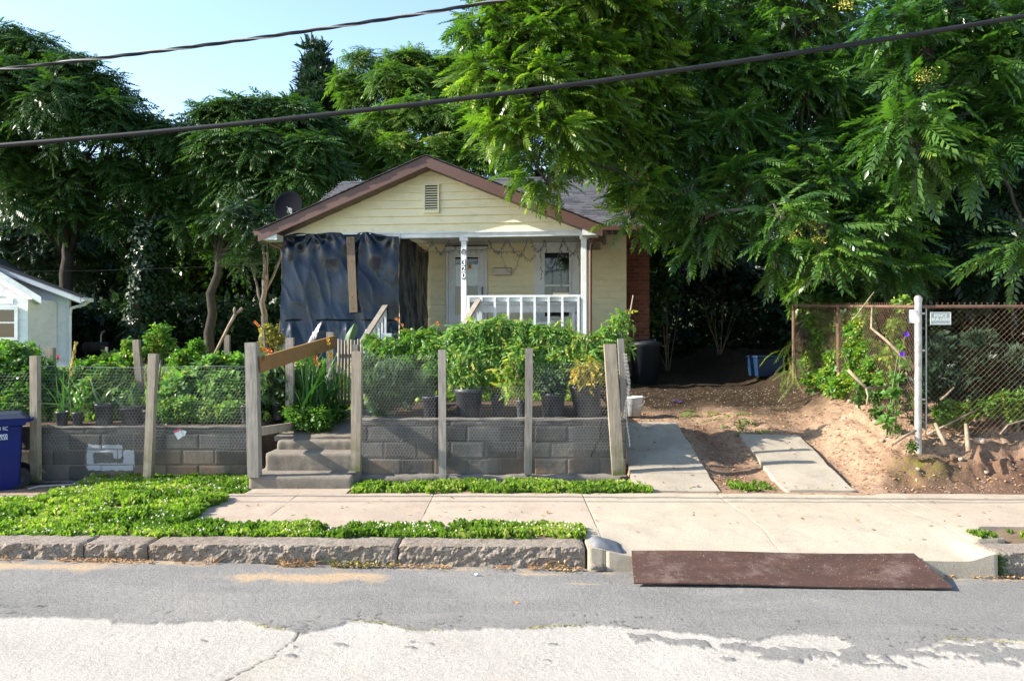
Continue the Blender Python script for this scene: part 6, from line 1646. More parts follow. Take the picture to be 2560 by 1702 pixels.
bush('garden_shrub', 'upright glossy bush in the middle of the left garden', [Lb(275, 910, 11.4, 22), Lb(300, 915, 11.4, 22), Lb(255, 920, 11.2, 18)], 260, SPS, M['leaf_mid'], 1.1, tint=(.3, 1), group='garden bushes')
yb = (at(385, 0, 10.9).x, 10.9, .9)
bush('young_shrub', 'sparse young shrub with upright twigs behind the second fence post', [Lb(405, 832, 10.9, 16), Lb(378, 850, 10.9, 14), Lb(418, 862, 10.9, 14), Lb(392, 875, 10.9, 20), Lb(352, 885, 10.9, 12)], 170, SPS, M['leaf_garden'], .9, base=yb, tint=(.4, 1), stems=30, stem_mat='stick', sr=.006)
bush('young_shrub', 'second sparse twiggy shrub left of the second fence post', [Lb(322, 865, 11.1, 12), Lb(330, 885, 11.1, 20), Lb(310, 900, 11.1, 16)], 110, SPS, M['leaf_garden'], .9, base=(at(322, 0, 11.1).x, 11.1, .92), tint=(.4, 1), stems=20, stem_mat='stick', sr=.006)
bush('young_shrub', 'pointed upright shrub in the right half of the left garden', [Lb(492, 868, 11.6, 13), Lb(490, 890, 11.6, 20), Lb(455, 905, 11.5, 26), Lb(500, 915, 11.5, 26)], 380, SPS, M['leaf_garden'], 1.0, base=(at(490, 0, 11.5).x, 11.5, .95), tint=(.3, .9), stems=18, sr=.006)
bush('bean_plants', 'pale broad leaved plants heaped behind the wire near the steps', [Lb(545, 930, 10.8, 40), Lb(590, 925, 10.8, 32), Lb(500, 955, 10.6, 40), Lb(560, 980, 10.5, 48), Lb(450, 985, 10.5, 40), Lb(600, 985, 10.4, 30)], 1300, SPM, M['leaf_tomato'], .85, tint=(.0, .85), group='garden bushes')
bush('low_herbs', 'fine bright ground cover along the top of the left wall', [Lb(420, 1035, 10.1, 36), Lb(470, 1030, 10.1, 36), Lb(520, 1040, 10.1, 34), Lb(570, 1040, 10.1, 32), Lb(600, 1030, 10.15, 26), Lb(395, 1010, 10.2, 30)], 2300, [sprig_T(9, .06, .04, .022, s_) for s_ in (41, 42)], M['leaf_tomato'], 1.0, tint=(.2, 1), lo=.2, stems=0)
pot(600, 618, 1013, 1058, 9.85, 'narrow black pot tucked against the massive left gatepost')
pot(675, 706, 1010, 1050, 10.3, 'black pot with wispy grass just inside the massive gatepost', P_bush([Lb(690, 950, 10.35, 28), Lb(685, 985, 10.35, 22)], 90, GRS, 'leaf_grey', 1.0, tint=(.1, 1)))
bush('garden_plants', 'tangle of low plants under the sloping board', [Lb(668, 1000, 10.7, 26), Lb(660, 940, 10.9, 24), Lb(715, 1010, 10.8, 22), Lb(700, 905, 11, 22)], 420, SPS, M['leaf_garden'], .9, tint=(.3, 1))
bush('garden_plants', 'drying yellowish stems beside the downspout of the house', [Lb(668, 830, 11.6, 18), Lb(690, 850, 11.6, 20), Lb(655, 870, 11.6, 16)], 170, SPS, M['leaf_yellow'], .8, tint=(.1, 1), stems=16, stem_mat='stick', base=(at(680, 0, 11.6).x, 11.6, 1.0))
# sword leaved clump with orange flowers beside the steps
sw = empty('gladiolus_clump', (at(775, 0, 10.3).x, 10.3, .75), 'tall clump of sword shaped leaves overhanging the steps', 'plant')
for (px, py, Y, n, l) in ((752, 1060, 10.3, 42, .85), (792, 1055, 10.35, 46, .95), (820, 1048, 10.6, 38, .95), (775, 1045, 10.7, 40, 1.05)):
    blades(sw, at(px, py, Y), n, l, .036, .17, 'leaf_blade', (.05, .35, .8), obj=26, rad=.16)
bush(None, None, [Lb(760, 1045, 10.15, 34), Lb(800, 1050, 10.1, 30), Lb(735, 1035, 10.2, 26), Lb(840, 1030, 10.6, 26)], 520, SPS, M['leaf_garden'], .8, base=(at(775, 0, 10.3).x, 10.3, .62), parent=sw, part='undergrowth', tint=(.1, .8), stems=0)
bush('garden_plants', 'bright leafy plants behind the sword leaves', [Lb(765, 940, 11.2, 30), Lb(800, 930, 11.2, 28), Lb(740, 960, 11.1, 26), Lb(825, 955, 11.2, 22), Lb(765, 905, 11.4, 18)], 420, SPS, M['leaf_garden'], 1.0, tint=(.3, 1))
def flower(name, lab, stem, heads, mat, r=.03, cat='flower', n=6, grp=None):
    t = empty(name, stem[0], lab, cat, grp); MB().tube(stem, .005, 5).build('stem', M['stem'], t)
    for h in heads:
        m = MB(); h = Vector(h)
        for k in range(n):
            a = 2 * PI * k / n + random.uniform(-.2, .2); d = Vector((math.cos(a), -.5, math.sin(a))).normalized(); s = d.cross(Vector((0, 1, 0))).normalized() * r * .42
            m.quad(h, h + d * r * .6 + s, h + d * r * 1.15 + Vector((0, -.2 * r, 0)), h + d * r * .6 - s)
        m.build('bloom', M[mat], t)
GF = 'orange flowers among the garden plants'
flower('orange_flower', 'orange lily bloom over the top of the massive gatepost', [at(668, 930, 10.7), at(668, 885, 10.6)], [at(669, 880, 10.6), at(664, 876, 10.58), at(675, 877, 10.6)], 'orange', .042, grp=GF)
flower('orange_flower', 'red orange gladiolus in front of the sloping board', [at(794, 1000, 10.4), at(793, 940, 10.4), at(790, 905, 10.4)], [at(790, 903, 10.4), at(788, 897, 10.4), at(793, 909, 10.4), at(790, 893, 10.4)], 'orange', .030, grp=GF)
flower('orange_flower', 'golden gladiolus spike beside the back post of the board', [at(832, 990, 10.6), at(826, 900, 10.5), at(820, 843, 10.5)], [at(827, 893, 10.5), at(826, 883, 10.5), at(829, 888, 10.48), at(822, 858, 10.5), at(820, 848, 10.5)], 'yellow', .028, grp=GF)
flower('orange_flower', 'pale orange bloom arching on a long stalk left of the downspout', [at(700, 870, 11.2), at(675, 835, 11.1), at(655, 818, 11.1), at(642, 808, 11.1)], [at(641, 808, 11.1), at(646, 813, 11.1), at(638, 805, 11.1)], 'orange', .025, grp=GF)
flower('orange_flower', 'faded bloom on a tall stalk left of the tomato mass', [at(1090, 900, 10.6), at(1091, 840, 10.6), at(1094, 812, 10.6)], [at(1095, 810, 10.6), at(1092, 806, 10.6)], 'orange', .022, grp=GF)
flower('orange_flower', 'drooping pink orange seed spike in front of the tarp corner', [at(1030, 900, 10.7), at(1020, 840, 10.7), at(1000, 805, 10.7), at(988, 795, 10.7)], [at(1012, 825, 10.7), at(1006, 812, 10.7), at(996, 800, 10.7), at(990, 797, 10.7)], 'orange', .022, grp=GF)
el = empty('elephant_ear', at(885, 960, 11.9), 'single big pale green leaf standing before the black sheeting', 'plant')
def elf(u, v):
    s = math.sin(PI * min(1, v * 1.02)) ** .7 * .5 if v < .98 else 0; p = at(868, 868, 11.9).lerp(at(888, 806, 11.9), v); n_ = Vector((.85, 0, .35))
    return p + n_ * (u - .5) * s * .42 + Vector((0, -.05 + .10 * abs(u - .5), 0))
o = sheet('leaf', elf, 8, 10, M['leaf_grey'], el); o.data.attributes.new('tint', 'FLOAT', 'POINT').data.foreach_set('value', [.7] * len(o.data.vertices))
MB().tube([at(868, 868, 11.9), at(873, 920, 11.95), at(885, 960, 12)], .012, 6).build('stem', M['stem'], el)
# right garden
bush('herb_bush', 'grey green needle leaved herb bush right of the pale step post', [Lb(940, 960, 10.1, 36), Lb(985, 945, 10.1, 36), Lb(920, 920, 10.2, 22), Lb(1010, 985, 10.1, 32), Lb(955, 1010, 10.05, 32), Lb(1060, 960, 10.1, 30)], 1500, ROSM, M['leaf_grey'], 1.0, tint=(0, 1), lo=.1, stems=20, down=.8, stem_mat='stick')
bush('garden_plants', 'tall leafy plants between the stair rails and the first right fence post', [Lb(985, 880, 10.5, 34), Lb(1040, 865, 10.6, 36), Lb(950, 870, 10.6, 26), Lb(1080, 880, 10.4, 34), Lb(1020, 920, 10.3, 36), Lb(1085, 930, 10.2, 34), Lb(1030, 838, 10.7, 14), Lb(1080, 835, 10.7, 14), Lb(930, 850, 10.8, 14)], 3300, [TOM, TOM2], M['leaf_garden'], .9, tint=(0, .95), lo=.25, stems=20)
pot(1053, 1099, 991, 1052, 9.68, 'bluish black pot half behind the first right fence post', mat='black_bin')
def tom(lab, p, lobes, n, tilt=0, **k): return pot(*p, lab, P_bush(lobes, n, [TOM, TOM2], 'leaf_tomato', 1.0, **k), tilt)
tom('big black pot in the middle of the right wall with a tall tomato plant', (1134, 1206, 973, 1052, 9.72), [Lb(1150, 850, 10.4, 38), Lb(1195, 838, 10.4, 38), Lb(1165, 905, 10.2, 42), Lb(1130, 890, 10.3, 30), Lb(1215, 900, 10.2, 40), Lb(1180, 950, 10.0, 30), Lb(1140, 930, 10.1, 28)], 3000, tint=(.2, .95), yellow=.02, stems=16)
tom('tomato plant in a black pot left of the second right fence post', (1226, 1262, 985, 1052, 10.0), [Lb(1250, 832, 10.5, 40), Lb(1300, 838, 10.5, 38), Lb(1265, 890, 10.3, 42), Lb(1310, 900, 10.2, 40), Lb(1230, 860, 10.5, 36), Lb(1225, 940, 10.1, 26)], 3000, tint=(.2, 1), yellow=.03, stems=16)
tom('small narrow black pot left of the second fence post with yellowing tomato leaves', (1291, 1313, 1000, 1048, 9.66), [Lb(1262, 935, 9.8, 18), Lb(1280, 905, 9.8, 18), Lb(1300, 960, 9.8, 16), Lb(1265, 965, 9.75, 14)], 80, tint=(.85, 1), stems=10)
tom('black pot right of the second fence post with silvery sprouting stems', (1352, 1416, 984, 1046, 9.72), [Lb(1355, 850, 10.4, 38), Lb(1400, 850, 10.4, 36), Lb(1360, 910, 10.2, 36), Lb(1410, 895, 10.2, 34), Lb(1340, 940, 10.1, 20)], 2500, tint=(.2, .95), yellow=.03, stems=16)
tom('largest black pot tilted left beside the leaning corner post', (1434, 1516, 960, 1043, 9.70), [Lb(1455, 865, 10.3, 34), Lb(1490, 900, 10.1, 30), Lb(1500, 860, 10.3, 26), Lb(1450, 915, 10.1, 26), Lb(1515, 930, 10, 18)], 1300, -7, tint=(.3, 1), yellow=.12, stems=14)
bush('silvery_weed', 'silvery grey green weed rising through the wire right of the second post', [Lb(1375, 955, 9.9, 20), Lb(1405, 945, 9.9, 16), Lb(1395, 980, 9.9, 16), Lb(1352, 970, 9.9, 12)], 170, SPS, M['leaf_grey'], 1.0, tint=(.3, 1), stems=10, base=(at(1385, 0, 9.9).x, 9.9, .95))
bush('yellowing_vine', 'yellowing drooping tomato stems before the corner post', [Lb(1450, 925, 9.75, 14), Lb(1480, 915, 9.75, 14), Lb(1485, 945, 9.72, 12), Lb(1455, 955, 9.72, 10)], 150, [TOM2], M['leaf_yellow'], 1.0, tint=(.2, 1), stems=12, stem_mat='stick', base=(at(1470, 0, 9.8).x, 9.8, 1.3))
bush('tomato_vine', 'straggling tomato stem climbing the pale cane at the corner', [Lb(1545, 800, 10.4, 14), Lb(1530, 825, 10.4, 14), Lb(1560, 785, 10.4, 10), Lb(1510, 830, 10.4, 14), Lb(1575, 805, 10.4, 8), Lb(1550, 845, 10.4, 12), Lb(1568, 870, 10.3, 8)], 150, [TOM2], M['leaf_tomato'], 1.1, tint=(.4, 1), stems=24, base=(at(1545, 0, 10.4).x, 10.4, 1.0), sr=.006)
fruit = [(1045, 1000, 9.9), (1038, 983, 9.95), (1310, 960, 9.8), (1228, 1012, 9.75)]
for k, (x, y, Y) in enumerate(fruit[:1]): o = MB().ell(at(x, y, Y), (.035, .035, .032), 12, 8).build('tomato', simple('green_tomato', (.20, .30, .05), None, .3), smooth=True); tag(o, 'green unripe tomato hanging left of the first right fence post', 'tomato')

# ============================================================ GRASS AND GROUND COVER
TUFT = [needle_T(7, .11, .0035, .6, s_, .5) for s_ in (51, 52)]
def clover_T(seed):
    rg = random.Random(seed); V = []; F = []
    for c in range(3):
        o = Vector((rg.uniform(-.03, .03), rg.uniform(-.03, .03), rg.uniform(.02, .06)))
        for k in range(3):
            a = 2 * PI * k / 3 + rg.random(); d = Vector((math.cos(a), math.sin(a), .15)); s = Vector((-math.sin(a), math.cos(a), rg.uniform(-.2, .2))); b = len(V)
            V.extend([o, o + d * .007 + s * .0055, o + d * .013, o + d * .007 - s * .0055]); F.append((b, b + 1, b + 2, b + 3))
    return np.array([tuple(v) for v in V]), np.array(F)
CLV = [clover_T(61), clover_T(62)]
def grassarea(name, n, xr, yr, inside, zf, size=1.0, clover=.5, hump=0.0, mat='grass', tint=(.1, .95), flowers=0, label=None):
    X = RNG.uniform(*xr, n); Y = RNG.uniform(*yr, n); k = inside(X, Y) & (vnoise(X[None], Y[None], 4.5, 3, 74)[0] + RNG.normal(0, .25, n) > -.28); X, Y = X[k], Y[k]; Z = zf(X, Y); n = len(X)
    Z = Z + hump * (.5 + .5 * vnoise(X[None], Y[None], 3, 3, 71)[0]) * RNG.random(n)
    P = np.stack([X, Y, Z], 1); isc = RNG.random(n) < clover + .3 * vnoise(X[None], Y[None], 1.2, 3, 72)[0]; Lv = Leaves(); h = np.arange(n) % 2
    tn = np.clip(RNG.uniform(*tint, n) + .55 * vnoise(X[None], Y[None], 1.7, 4, 73)[0], 0, 1)
    for i in (0, 1):
        for q_, T in ((isc, CLV), (~isc, TUFT)):
            k = q_ & (h == i); Lv.add(T[i], P[k], zframes(np.stack([RNG.normal(0, .2, k.sum()), RNG.normal(0, .2, k.sum()), np.ones(k.sum())], 1)), RNG.uniform(.45, 1.35, k.sum()) * size * (1 + .35 * vnoise(X[k][None], Y[k][None], 2.6, 3, 75)[0]), tn[k], .15)
    o = Lv.build(name, M[mat], None, 'stuff'); tag(o, label, 'grass')
    if flowers:
        m = MB(); idx = RNG.choice(n, flowers, replace=False)
        for i in idx: m.ell((X[i], Y[i], Z[i] + .088 * size), (.011, .011, .010), 5, 3)
        f = m.build('clover_flowers', M['clover_flower'], None); f['kind'] = 'stuff'; tag(f, 'white clover flower heads scattered over the grass', 'clover flowers')
def edge(X, s, a=.05): return vnoise(X[None], X[None] * 0, 3.0, 4, s)[0] * a
grassarea('grass_strip', 52000, (-8, .70), (6.70, 7.28), lambda X, Y: (Y > 6.735 + edge(X, 1, .02)) & (Y < 7.16 + edge(X, 2, .05)) & (X < .62 + (Y - 6.7) * .02), lambda X, Y: walk_z(X) - .02, .70, .25, .015, flowers=320, label='clover and grass strip between the kerb and the sidewalk')
grassarea('grass_patch', 85000, (-8, -2.6), (7.1, 9.75), lambda X, Y: (X < -2.98 - .10 * (Y - 7.1) + edge(Y, 3, .10) - .25 * np.clip(9 - Y, 0, 1) * 0) & ~((X < -5.0 + edge(Y, 9, .1)) & (Y > 8.15)) | ((Y > 8.75) & (X < -3.0) & (X > -5.2)), lambda X, Y: np.where(Y < 8.67, walk_z(X), .15) - .01, .78, .2, .015, flowers=420, label='overgrown grass covering the left part of the sidewalk')
grassarea('grass_edge', 28000, (-2.1, 1.55), (8.62, 9.36), lambda X, Y: (Y > 8.70 + edge(X, 4, .05)) & (Y < 9.2 + edge(X, 5, .06)) & (X > -1.78), lambda X, Y: X * 0 + .17, .85, .5, .01, label='low weeds along the foot of the right block wall')
grassarea('lawn', 30000, (-13, 1.3), (10.2, 20), lambda X, Y: (X < -3.2) | (Y > 11.5), lambda X, Y: terrain(X[None], Y[None])[0] - .01, 1.5, .1, .0, label='lawn of the yard behind the garden fences', tint=(.2, .8))
grassarea('weed_patch', 300, (2.2, 3.15), (8.75, 9.3), lambda X, Y: np.hypot((X - 2.72) / .26, (Y - 8.95) / .17) < 1 + .3 * RNG.normal(size=len(X)) * .4, lambda X, Y: terrain(X[None], Y[None])[0] - .01, .6, -.4, .0, label='small weed patch at the foot of the dirt between the wheel strips', tint=(.5, 1))
grassarea('weeds', 500, (4.05, 4.6), (6.78, 7.05), lambda X, Y: vnoise(X[None], Y[None], 6, 2, 5)[0] > .05, lambda X, Y: walk_z(X) - .02, .6, .2, .0, label='sparse weeds behind the right kerb stone')

# weeds, ivy and brush on the bank
bush('bank_ivy', 'sunlit ivy and weeds at the foot of the receding fence', [Lb(2035, 955, 12.2, 24), Lb(2070, 950, 11.8, 28), Lb(2110, 965, 11.3, 26), Lb(2140, 930, 11, 26), Lb(2085, 975, 11.5, 20)], 560, SPS, M['leaf_garden'], 1.0, tint=(.3, 1), stems=0, yellow=.1)
bush('fence_vine', 'vine with small leaves climbing the receding chain link', [Lb(2150, 830, 10.9, 32), Lb(2130, 880, 11, 26), Lb(2170, 880, 10.7, 28), Lb(2185, 920, 10.5, 26), Lb(2155, 950, 10.6, 24), Lb(2060, 850, 12.3, 30), Lb(2040, 810, 12.6, 26), Lb(2160, 790, 10.9, 20), Lb(2210, 950, 10.2, 24), Lb(2240, 820, 10.3, 22), Lb(2230, 890, 10.2, 24), Lb(2095, 900, 11.8, 30), Lb(2040, 900, 12.8, 30), Lb(2110, 820, 11.8, 26), Lb(2255, 760, 10.2, 16)], 1500, SPS, M['leaf_garden'], .85, tint=(0, .9), yellow=.25, stems=10, stem_mat='stick')
bush('juniper_bush', 'blue green needle bush behind the chain link fence', [Lb(2360, 900, 10.2, 42), Lb(2420, 930, 10.1, 48), Lb(2340, 960, 10, 40), Lb(2390, 985, 9.9, 40), Lb(2470, 960, 10.2, 46), Lb(2320, 900, 10.3, 30), Lb(2530, 930, 10.4, 50), Lb(2450, 870, 10.6, 36)], 2300, [needle_T(16, .13, .007, .6, s_, .2) for s_ in (81, 82)], M['leaf_cedar'], 1.1, tint=(.1, 1), lo=.2, down=.8)
bush('bank_weeds', 'scraggly low weeds scattered down the dirt slope left of the corner post', [Lb(2150, 1000, 10.3, 14), Lb(2190, 1035, 9.8, 12), Lb(2245, 1075, 9.3, 10), Lb(2290, 1060, 9.4, 10), Lb(2280, 1120, 9.1, 7)], 130, SPS, M['leaf_mid'], .7, tint=(.2, 1), stems=0)
bush('bank_weeds', 'bright low weeds on top of the bank right of the corner post', [Lb(2360, 1035, 9.7, 22), Lb(2410, 1030, 9.7, 24), Lb(2460, 1020, 9.7, 26), Lb(2510, 1010, 9.7, 28), Lb(2555, 1005, 9.7, 26), Lb(2530, 1040, 9.55, 14)], 620, SPS, M['leaf_garden'], .85, tint=(.2, 1), stems=0)
bush('bank_weeds', 'pale heart shaped leaves trailing down before the corner post', [Lb(2260, 910, 9.6, 10), Lb(2245, 950, 9.6, 14), Lb(2232, 990, 9.5, 16), Lb(2220, 1030, 9.4, 16), Lb(2215, 1058, 9.35, 12), Lb(2255, 860, 9.6, 8)], 75, [sprig_T(4, .05, .075, .065, s_) for s_ in (91, 92)], M['leaf_tomato'], .9, tint=(.0, .6), stems=10, base=(at(2225, 0, 9.4).x, 9.4, .75))
for k, (x, y, lab) in enumerate(((2264, 835, 'upper purple morning glory left of the corner post'), (2253, 884, 'lower purple morning glory left of the corner post'))):
    flower('morning_glory', lab, [at(x - 8, y + 40, 9.3), at(x - 4, y + 15, 9.28), at(x, y, 9.25)], [at(x, y, 9.24), at(x + 1, y + 1, 9.235)], 'purple', .030, n=7, grp='purple flowers on the fence')
bush('fallen_brush', 'tangled dark leaves on the bank before the fence', [Lb(2290, 1000, 9.9, 22), Lb(2200, 990, 10.2, 20), Lb(2180, 970, 10.5, 18)], 160, SPS, M['leaf_mid'], .8, tint=(0, .8), stems=10, stem_mat='stick')
# dead sticks and cut stumps
SG = 'dead sticks and stumps on the dirt bank'
def stick(P, r, lab, Y=None, name='dead_stick'):
    o = MB().tube([at(*p) for p in P], r, 7).build(name, M['stick'], smooth=True); tag(o, lab, 'stick', SG)
stick([(2230, 1110, 9.1), (2262, 1090, 9.15), (2290, 1076, 9.2)], [.02, .018, .014], 'thick stick lying left of the corner post foot')
stick([(2365, 1112, 9.0), (2350, 1085, 9.1), (2338, 1058, 9.2)], [.026, .024, .018], 'first leaning stub right of the corner post')
stick([(2421, 1128, 8.95), (2418, 1092, 9.05), (2415, 1060, 9.15)], [.028, .025, .02], 'second upright stub farther right on the bank')
stick([(2120, 925, 10.0), (2150, 955, 9.9), (2165, 970, 9.9), (2220, 968, 9.9)], [.022, .02, .018, .014], 'bent branch leaning against the receding fence')
stick([(2165, 970, 9.9), (2170, 990, 9.8), (2166, 1012, 9.7)], [.014, .011, .008], 'short twig below the bent branch')
stick([(2180, 770, 10.4), (2178, 820, 10.2), (2215, 850, 10.0), (2285, 920, 9.7)], [.012, .014, .02, .018], 'long grey branch slanting across the receding fence')
stick([(2130, 800, 10.4), (2140, 790, 10.4), (2170, 750, 10.4), (2185, 730, 10.4)], [.008, .009, .009, .006], 'curved thin branch above the receding fence')
stick([(2265, 930, 9.6), (2270, 955, 9.55), (2290, 985, 9.5)], [.008, .008, .006], 'forked twig left of the corner post')
stick([(2350, 1000, 9.5), (2365, 988, 9.5), (2385, 968, 9.5)], [.014, .012, .009], 'pale twig poking from the needle bush')
stick([(2320, 1085, 9.2), (2400, 1045, 9.4), (2450, 1020, 9.6)], [.014, .012, .008], 'long branch lying across the top of the bank')
stick([(2500, 1085, 9.15), (2520, 1062, 9.2), (2560, 1050, 9.3), (2620, 1048, 9.4)], [.008, .01, .010, .012], 'whitish root arching over the hollow block')
def ground_at(px, py, Y): p = at(px, py, Y); p.z = tz(p.x, p.y); return p
def onbank(px, py):
    """where the sight line of a pixel meets the ground"""
    d = Vector(((px - 1280) / FPX, 1, -(py - 851) / FPX)); 
    for Y in np.arange(8.0, 30, .02):
        if tz(d.x * Y, Y) >= EYE + d.z * Y: return Vector((d.x * Y, Y, tz(d.x * Y, Y)))
    return Vector((d.x * 30, 30, tz(d.x * 30, 30)))
# loose stones, litter
for k, (px, py, s, lab) in enumerate(((2325, 1093, .09, 'pale squarish stone just right of the corner post'), (2450, 1110, .13, 'flat stone between the stubs and the hollow block'), (2403, 1150, .07, 'small stone low on the bank'), (2295, 1175, .06, 'small pale stone at the foot of the bank'), (2110, 1050, .07, 'stone on the dirt slope below the bent branch'),
        (2125, 1008, .08, 'stone at the edge of the sunlit ivy'), (2205, 1105, .06, 'upright stone left of the thick stick'), (2190, 1060, .10, 'flat white stone in the weeds before the fence'), (2465, 1185, .06, 'little stone low at the right of the bank'))):
    p = onbank(px, py); o = rough_box('stone', p + Vector((0, 0, s * .2)), (s, s * .7, s * .6), M['stone'], None, s / 5, s * .08, s * .22, k * 3.3, Matrix.Rotation(random.uniform(0, 3), 3, 'Z'), 14); tag(o, lab, 'stone', 'loose stones on the dirt bank')
hbk = onbank(2535, 1088); hbx = empty('hollow_block', hbk, 'mossy hollow concrete block lying on the bank at the right edge', 'concrete block')
for dx, w_ in ((-.17, .05), (.0, .04), (.17, .05)): rough_box('web', hbk + Vector((dx + .06, .1, .075)), (w_, .19, .19), M['cap'], hbx, .03, .003, .006, dx)
for dz in (-.0, .165): rough_box('face_shell', hbk + Vector((.06, .1, dz)), (.385, .186, .035), M['cap'], hbx, .03, .003, .006, dz + 1)
m = MB()
for _ in range(4200):
    X, Y = random.uniform(1.5, 6.4), 8.75 + random.random() ** 1.3 * 5.5; z = tz(X, Y)
    if 1.36 < X < 2.34 and Y < 11.1 or 3.05 < X < 3.86 and Y < 10.6:
        if random.random() < .85: continue
        z += .03
    if X < 4 and random.random() < .45: continue
    s = random.uniform(.004, .014) * (1.8 if random.random() < .05 else 1); m.ell((X, Y, z + s * .1), (s, s * random.uniform(.6, 1), s * .6), 5, 3, .2)
o = m.build('pebbles', M['stone']); tag(o, 'small stones and clods over the dirt driveway and bank', 'pebbles', None, 'stuff')
LT = (np.array([(-.5, 0, 0), (0, .28, .10), (.5, 0, .04), (0, -.28, .12)]), np.array([(0, 1, 2, 3)]))
def litter(name, n, fx, mat, sz, lab, zoff=.004):
    P = []; 
    while len(P) < n:
        q_ = fx()
        if q_ is not None: P.append(q_)
    P = np.array(P) + [0, 0, zoff]; Lv = Leaves().add(LT, P, zframes(np.stack([RNG.normal(0, .35, n), RNG.normal(0, .35, n), np.ones(n)], 1)), RNG.uniform(*sz, n), RNG.random(n))
    o = Lv.build(name, M[mat], None, 'stuff'); tag(o, lab, 'leaf litter')
def f_drive():
    X, Y = random.uniform(1.4, 6), random.uniform(8.75, 11.8); z = tz(X, Y)
    if 1.36 < X < 2.34 and Y < 11.1 or 3.05 < X < 3.86 and Y < 10.6:
        if random.random() < .8: return None
        z += .03
    return (X, Y, z)
litter('dry_leaves', 1700, f_drive, 'litter', (.02, .06), 'dry brown leaves scattered over the dirt driveway')
def f_gut():
    X = random.uniform(-5, 5); Y = 6.44 - abs(random.gauss(0, .035)); 
    if vnoise(np.array([[X]]), np.array([[0.]]), 1.6, 3, 91)[0, 0] < -.05: return None
    return (X, Y, float(road_z(X)) + .012 + random.random() * .012)
litter('gutter_leaves', 1500, f_gut, 'litter', (.012, .035), 'dry leaves and debris along the foot of the kerb', .003)
def f_walk():
    X = random.uniform(-2.8, 5.2); Y = random.uniform(6.8, 8.7) if X > .8 else random.uniform(7.2, 8.7)
    return (X, Y, max(float(walk_z(X)) if Y > 7.25 else 0, float(apz(np.array([X]), np.array([Y]))[0])) + .004)
litter('sidewalk_leaves', 130, f_walk, 'litter', (.015, .05), 'a few dry leaves lying on the sidewalk')
for k, (px, py, lab) in enumerate(((1288, 1507, 'curled tan leaf alone in the middle of the asphalt'), (1370, 1280, 'brown leaf pile by the sidewalk joint'), (1805, 1208, 'yellow leaf at the foot of the left wheel strip'), (2010, 1211, 'yellow leaf at the foot of the right wheel strip'))):
    z = .02 if py > 1400 else .21; p = on_z(px, py, z); t = MB()
    for j in range(3): a = random.uniform(0, 3); d = Vector((math.cos(a), math.sin(a), .3)) * .035; s = Vector((-d.y, d.x, .01)) * .45; t.quad(p - d, p + s, p + d, p - s)
    tag(t.build('fallen_leaf', M['litter_y' if k > 1 else 'litter']), lab, 'leaf')
# dried weeds at the kerb foot
def dry(px, py, n, lab, mat='litter', l=.16):
    p = on_z(px, py, .02); p.y = 6.43; m = MB(); t = empty('dried_weed', p, lab, 'weed', 'dried weeds at the kerb foot')
    for _ in range(n):
        a = random.uniform(0, PI); q_ = p + Vector((random.uniform(-.14, .14), random.uniform(-.04, .02), 0)); e = q_ + Vector((math.cos(a) * l * random.random(), -random.random() * .05, l * .6 * random.random() + .01)); m.tube([q_, q_.lerp(e, .5) + Vector((0, 0, .02)), e], [.003, .0025, .0015], 4)
    m.build('stems', M[mat], t)
    P = np.array([tuple(p + Vector((random.uniform(-.16, .16), random.uniform(-.05, .02), random.uniform(0, .07)))) for _ in range(n)]); Leaves().add(LT, P, zframes(RNG.normal(size=(n, 3)) + [0, 0, .6]), RNG.uniform(.015, .04, n), RNG.random(n)).build('dry_leaves', M['litter'] if mat == 'litter' else M['leaf_yellow'], t)
dry(745, 1418, 60, 'largest clump of reddish dried weed against the kerb')
dry(870, 1422, 40, 'dried weed clump with yellow green tips beside the reddish one', 'stem')
dry(950, 1425, 22, 'small green weed right of the dried clumps', 'stem', .08)
dry(540, 1392, 26, 'curved dried vine hanging over the kerb face')
dry(305, 1400, 22, 'thin dry debris clump farthest left at the kerb')
dry(1380, 1430, 20, 'dry grass bit left of the dark kerb patch')
o = rough_box('kerb_rubble', (.70, 6.43, .03), (.12, .05, .05), M['granite'], None, .03, .02, .03, 3); tag(o, 'lump of broken mortar at the end of the kerb', 'rubble')
for (px, py, s, lab) in ((1192, 1438, .035, 'smooth white pebble in the gutter'), (356, 1399, .04, 'small pale stone in the gutter near the left'),):
    p = on_z(px, py, .02); tag(MB().ell(p + Vector((0, 0, .01)), (s / 2, s / 3, s / 3), 12, 8).build('pebble', M['white_trim'], smooth=True), lab, 'pebble')
wc = empty('kerb_weed', (at(2492, 1430, 6.45).x, 6.42, -.04), 'small green weed growing against the right kerb stone', 'weed')
P = np.array([tuple(Vector((at(2492, 1430, 6.45).x + random.gauss(0, .035), 6.43, -.03 + random.random() * .16))) for _ in range(60)]); Leaves().add(SPS[0], P, zframes(RNG.normal(size=(60, 3)) + [0, -.5, .6]), RNG.uniform(.15, .4, 60), RNG.random(60)).build('foliage', M['leaf_mid'], wc)
# moss and small weeds in the road seam
def f_seam():
    X = random.choice((-1.6, -.9, -.6, .2, .35, 2.9, 3.2)) + random.gauss(0, .09); Y = float(np.interp(X, ex, ey)) + random.gauss(0, .012)
    return (X, Y, float(road_z(X)) + .008)
litter('seam_moss', 700, f_seam, 'leaf_yellow', (.006, .016), 'yellow green moss in the seam of the street', .002)
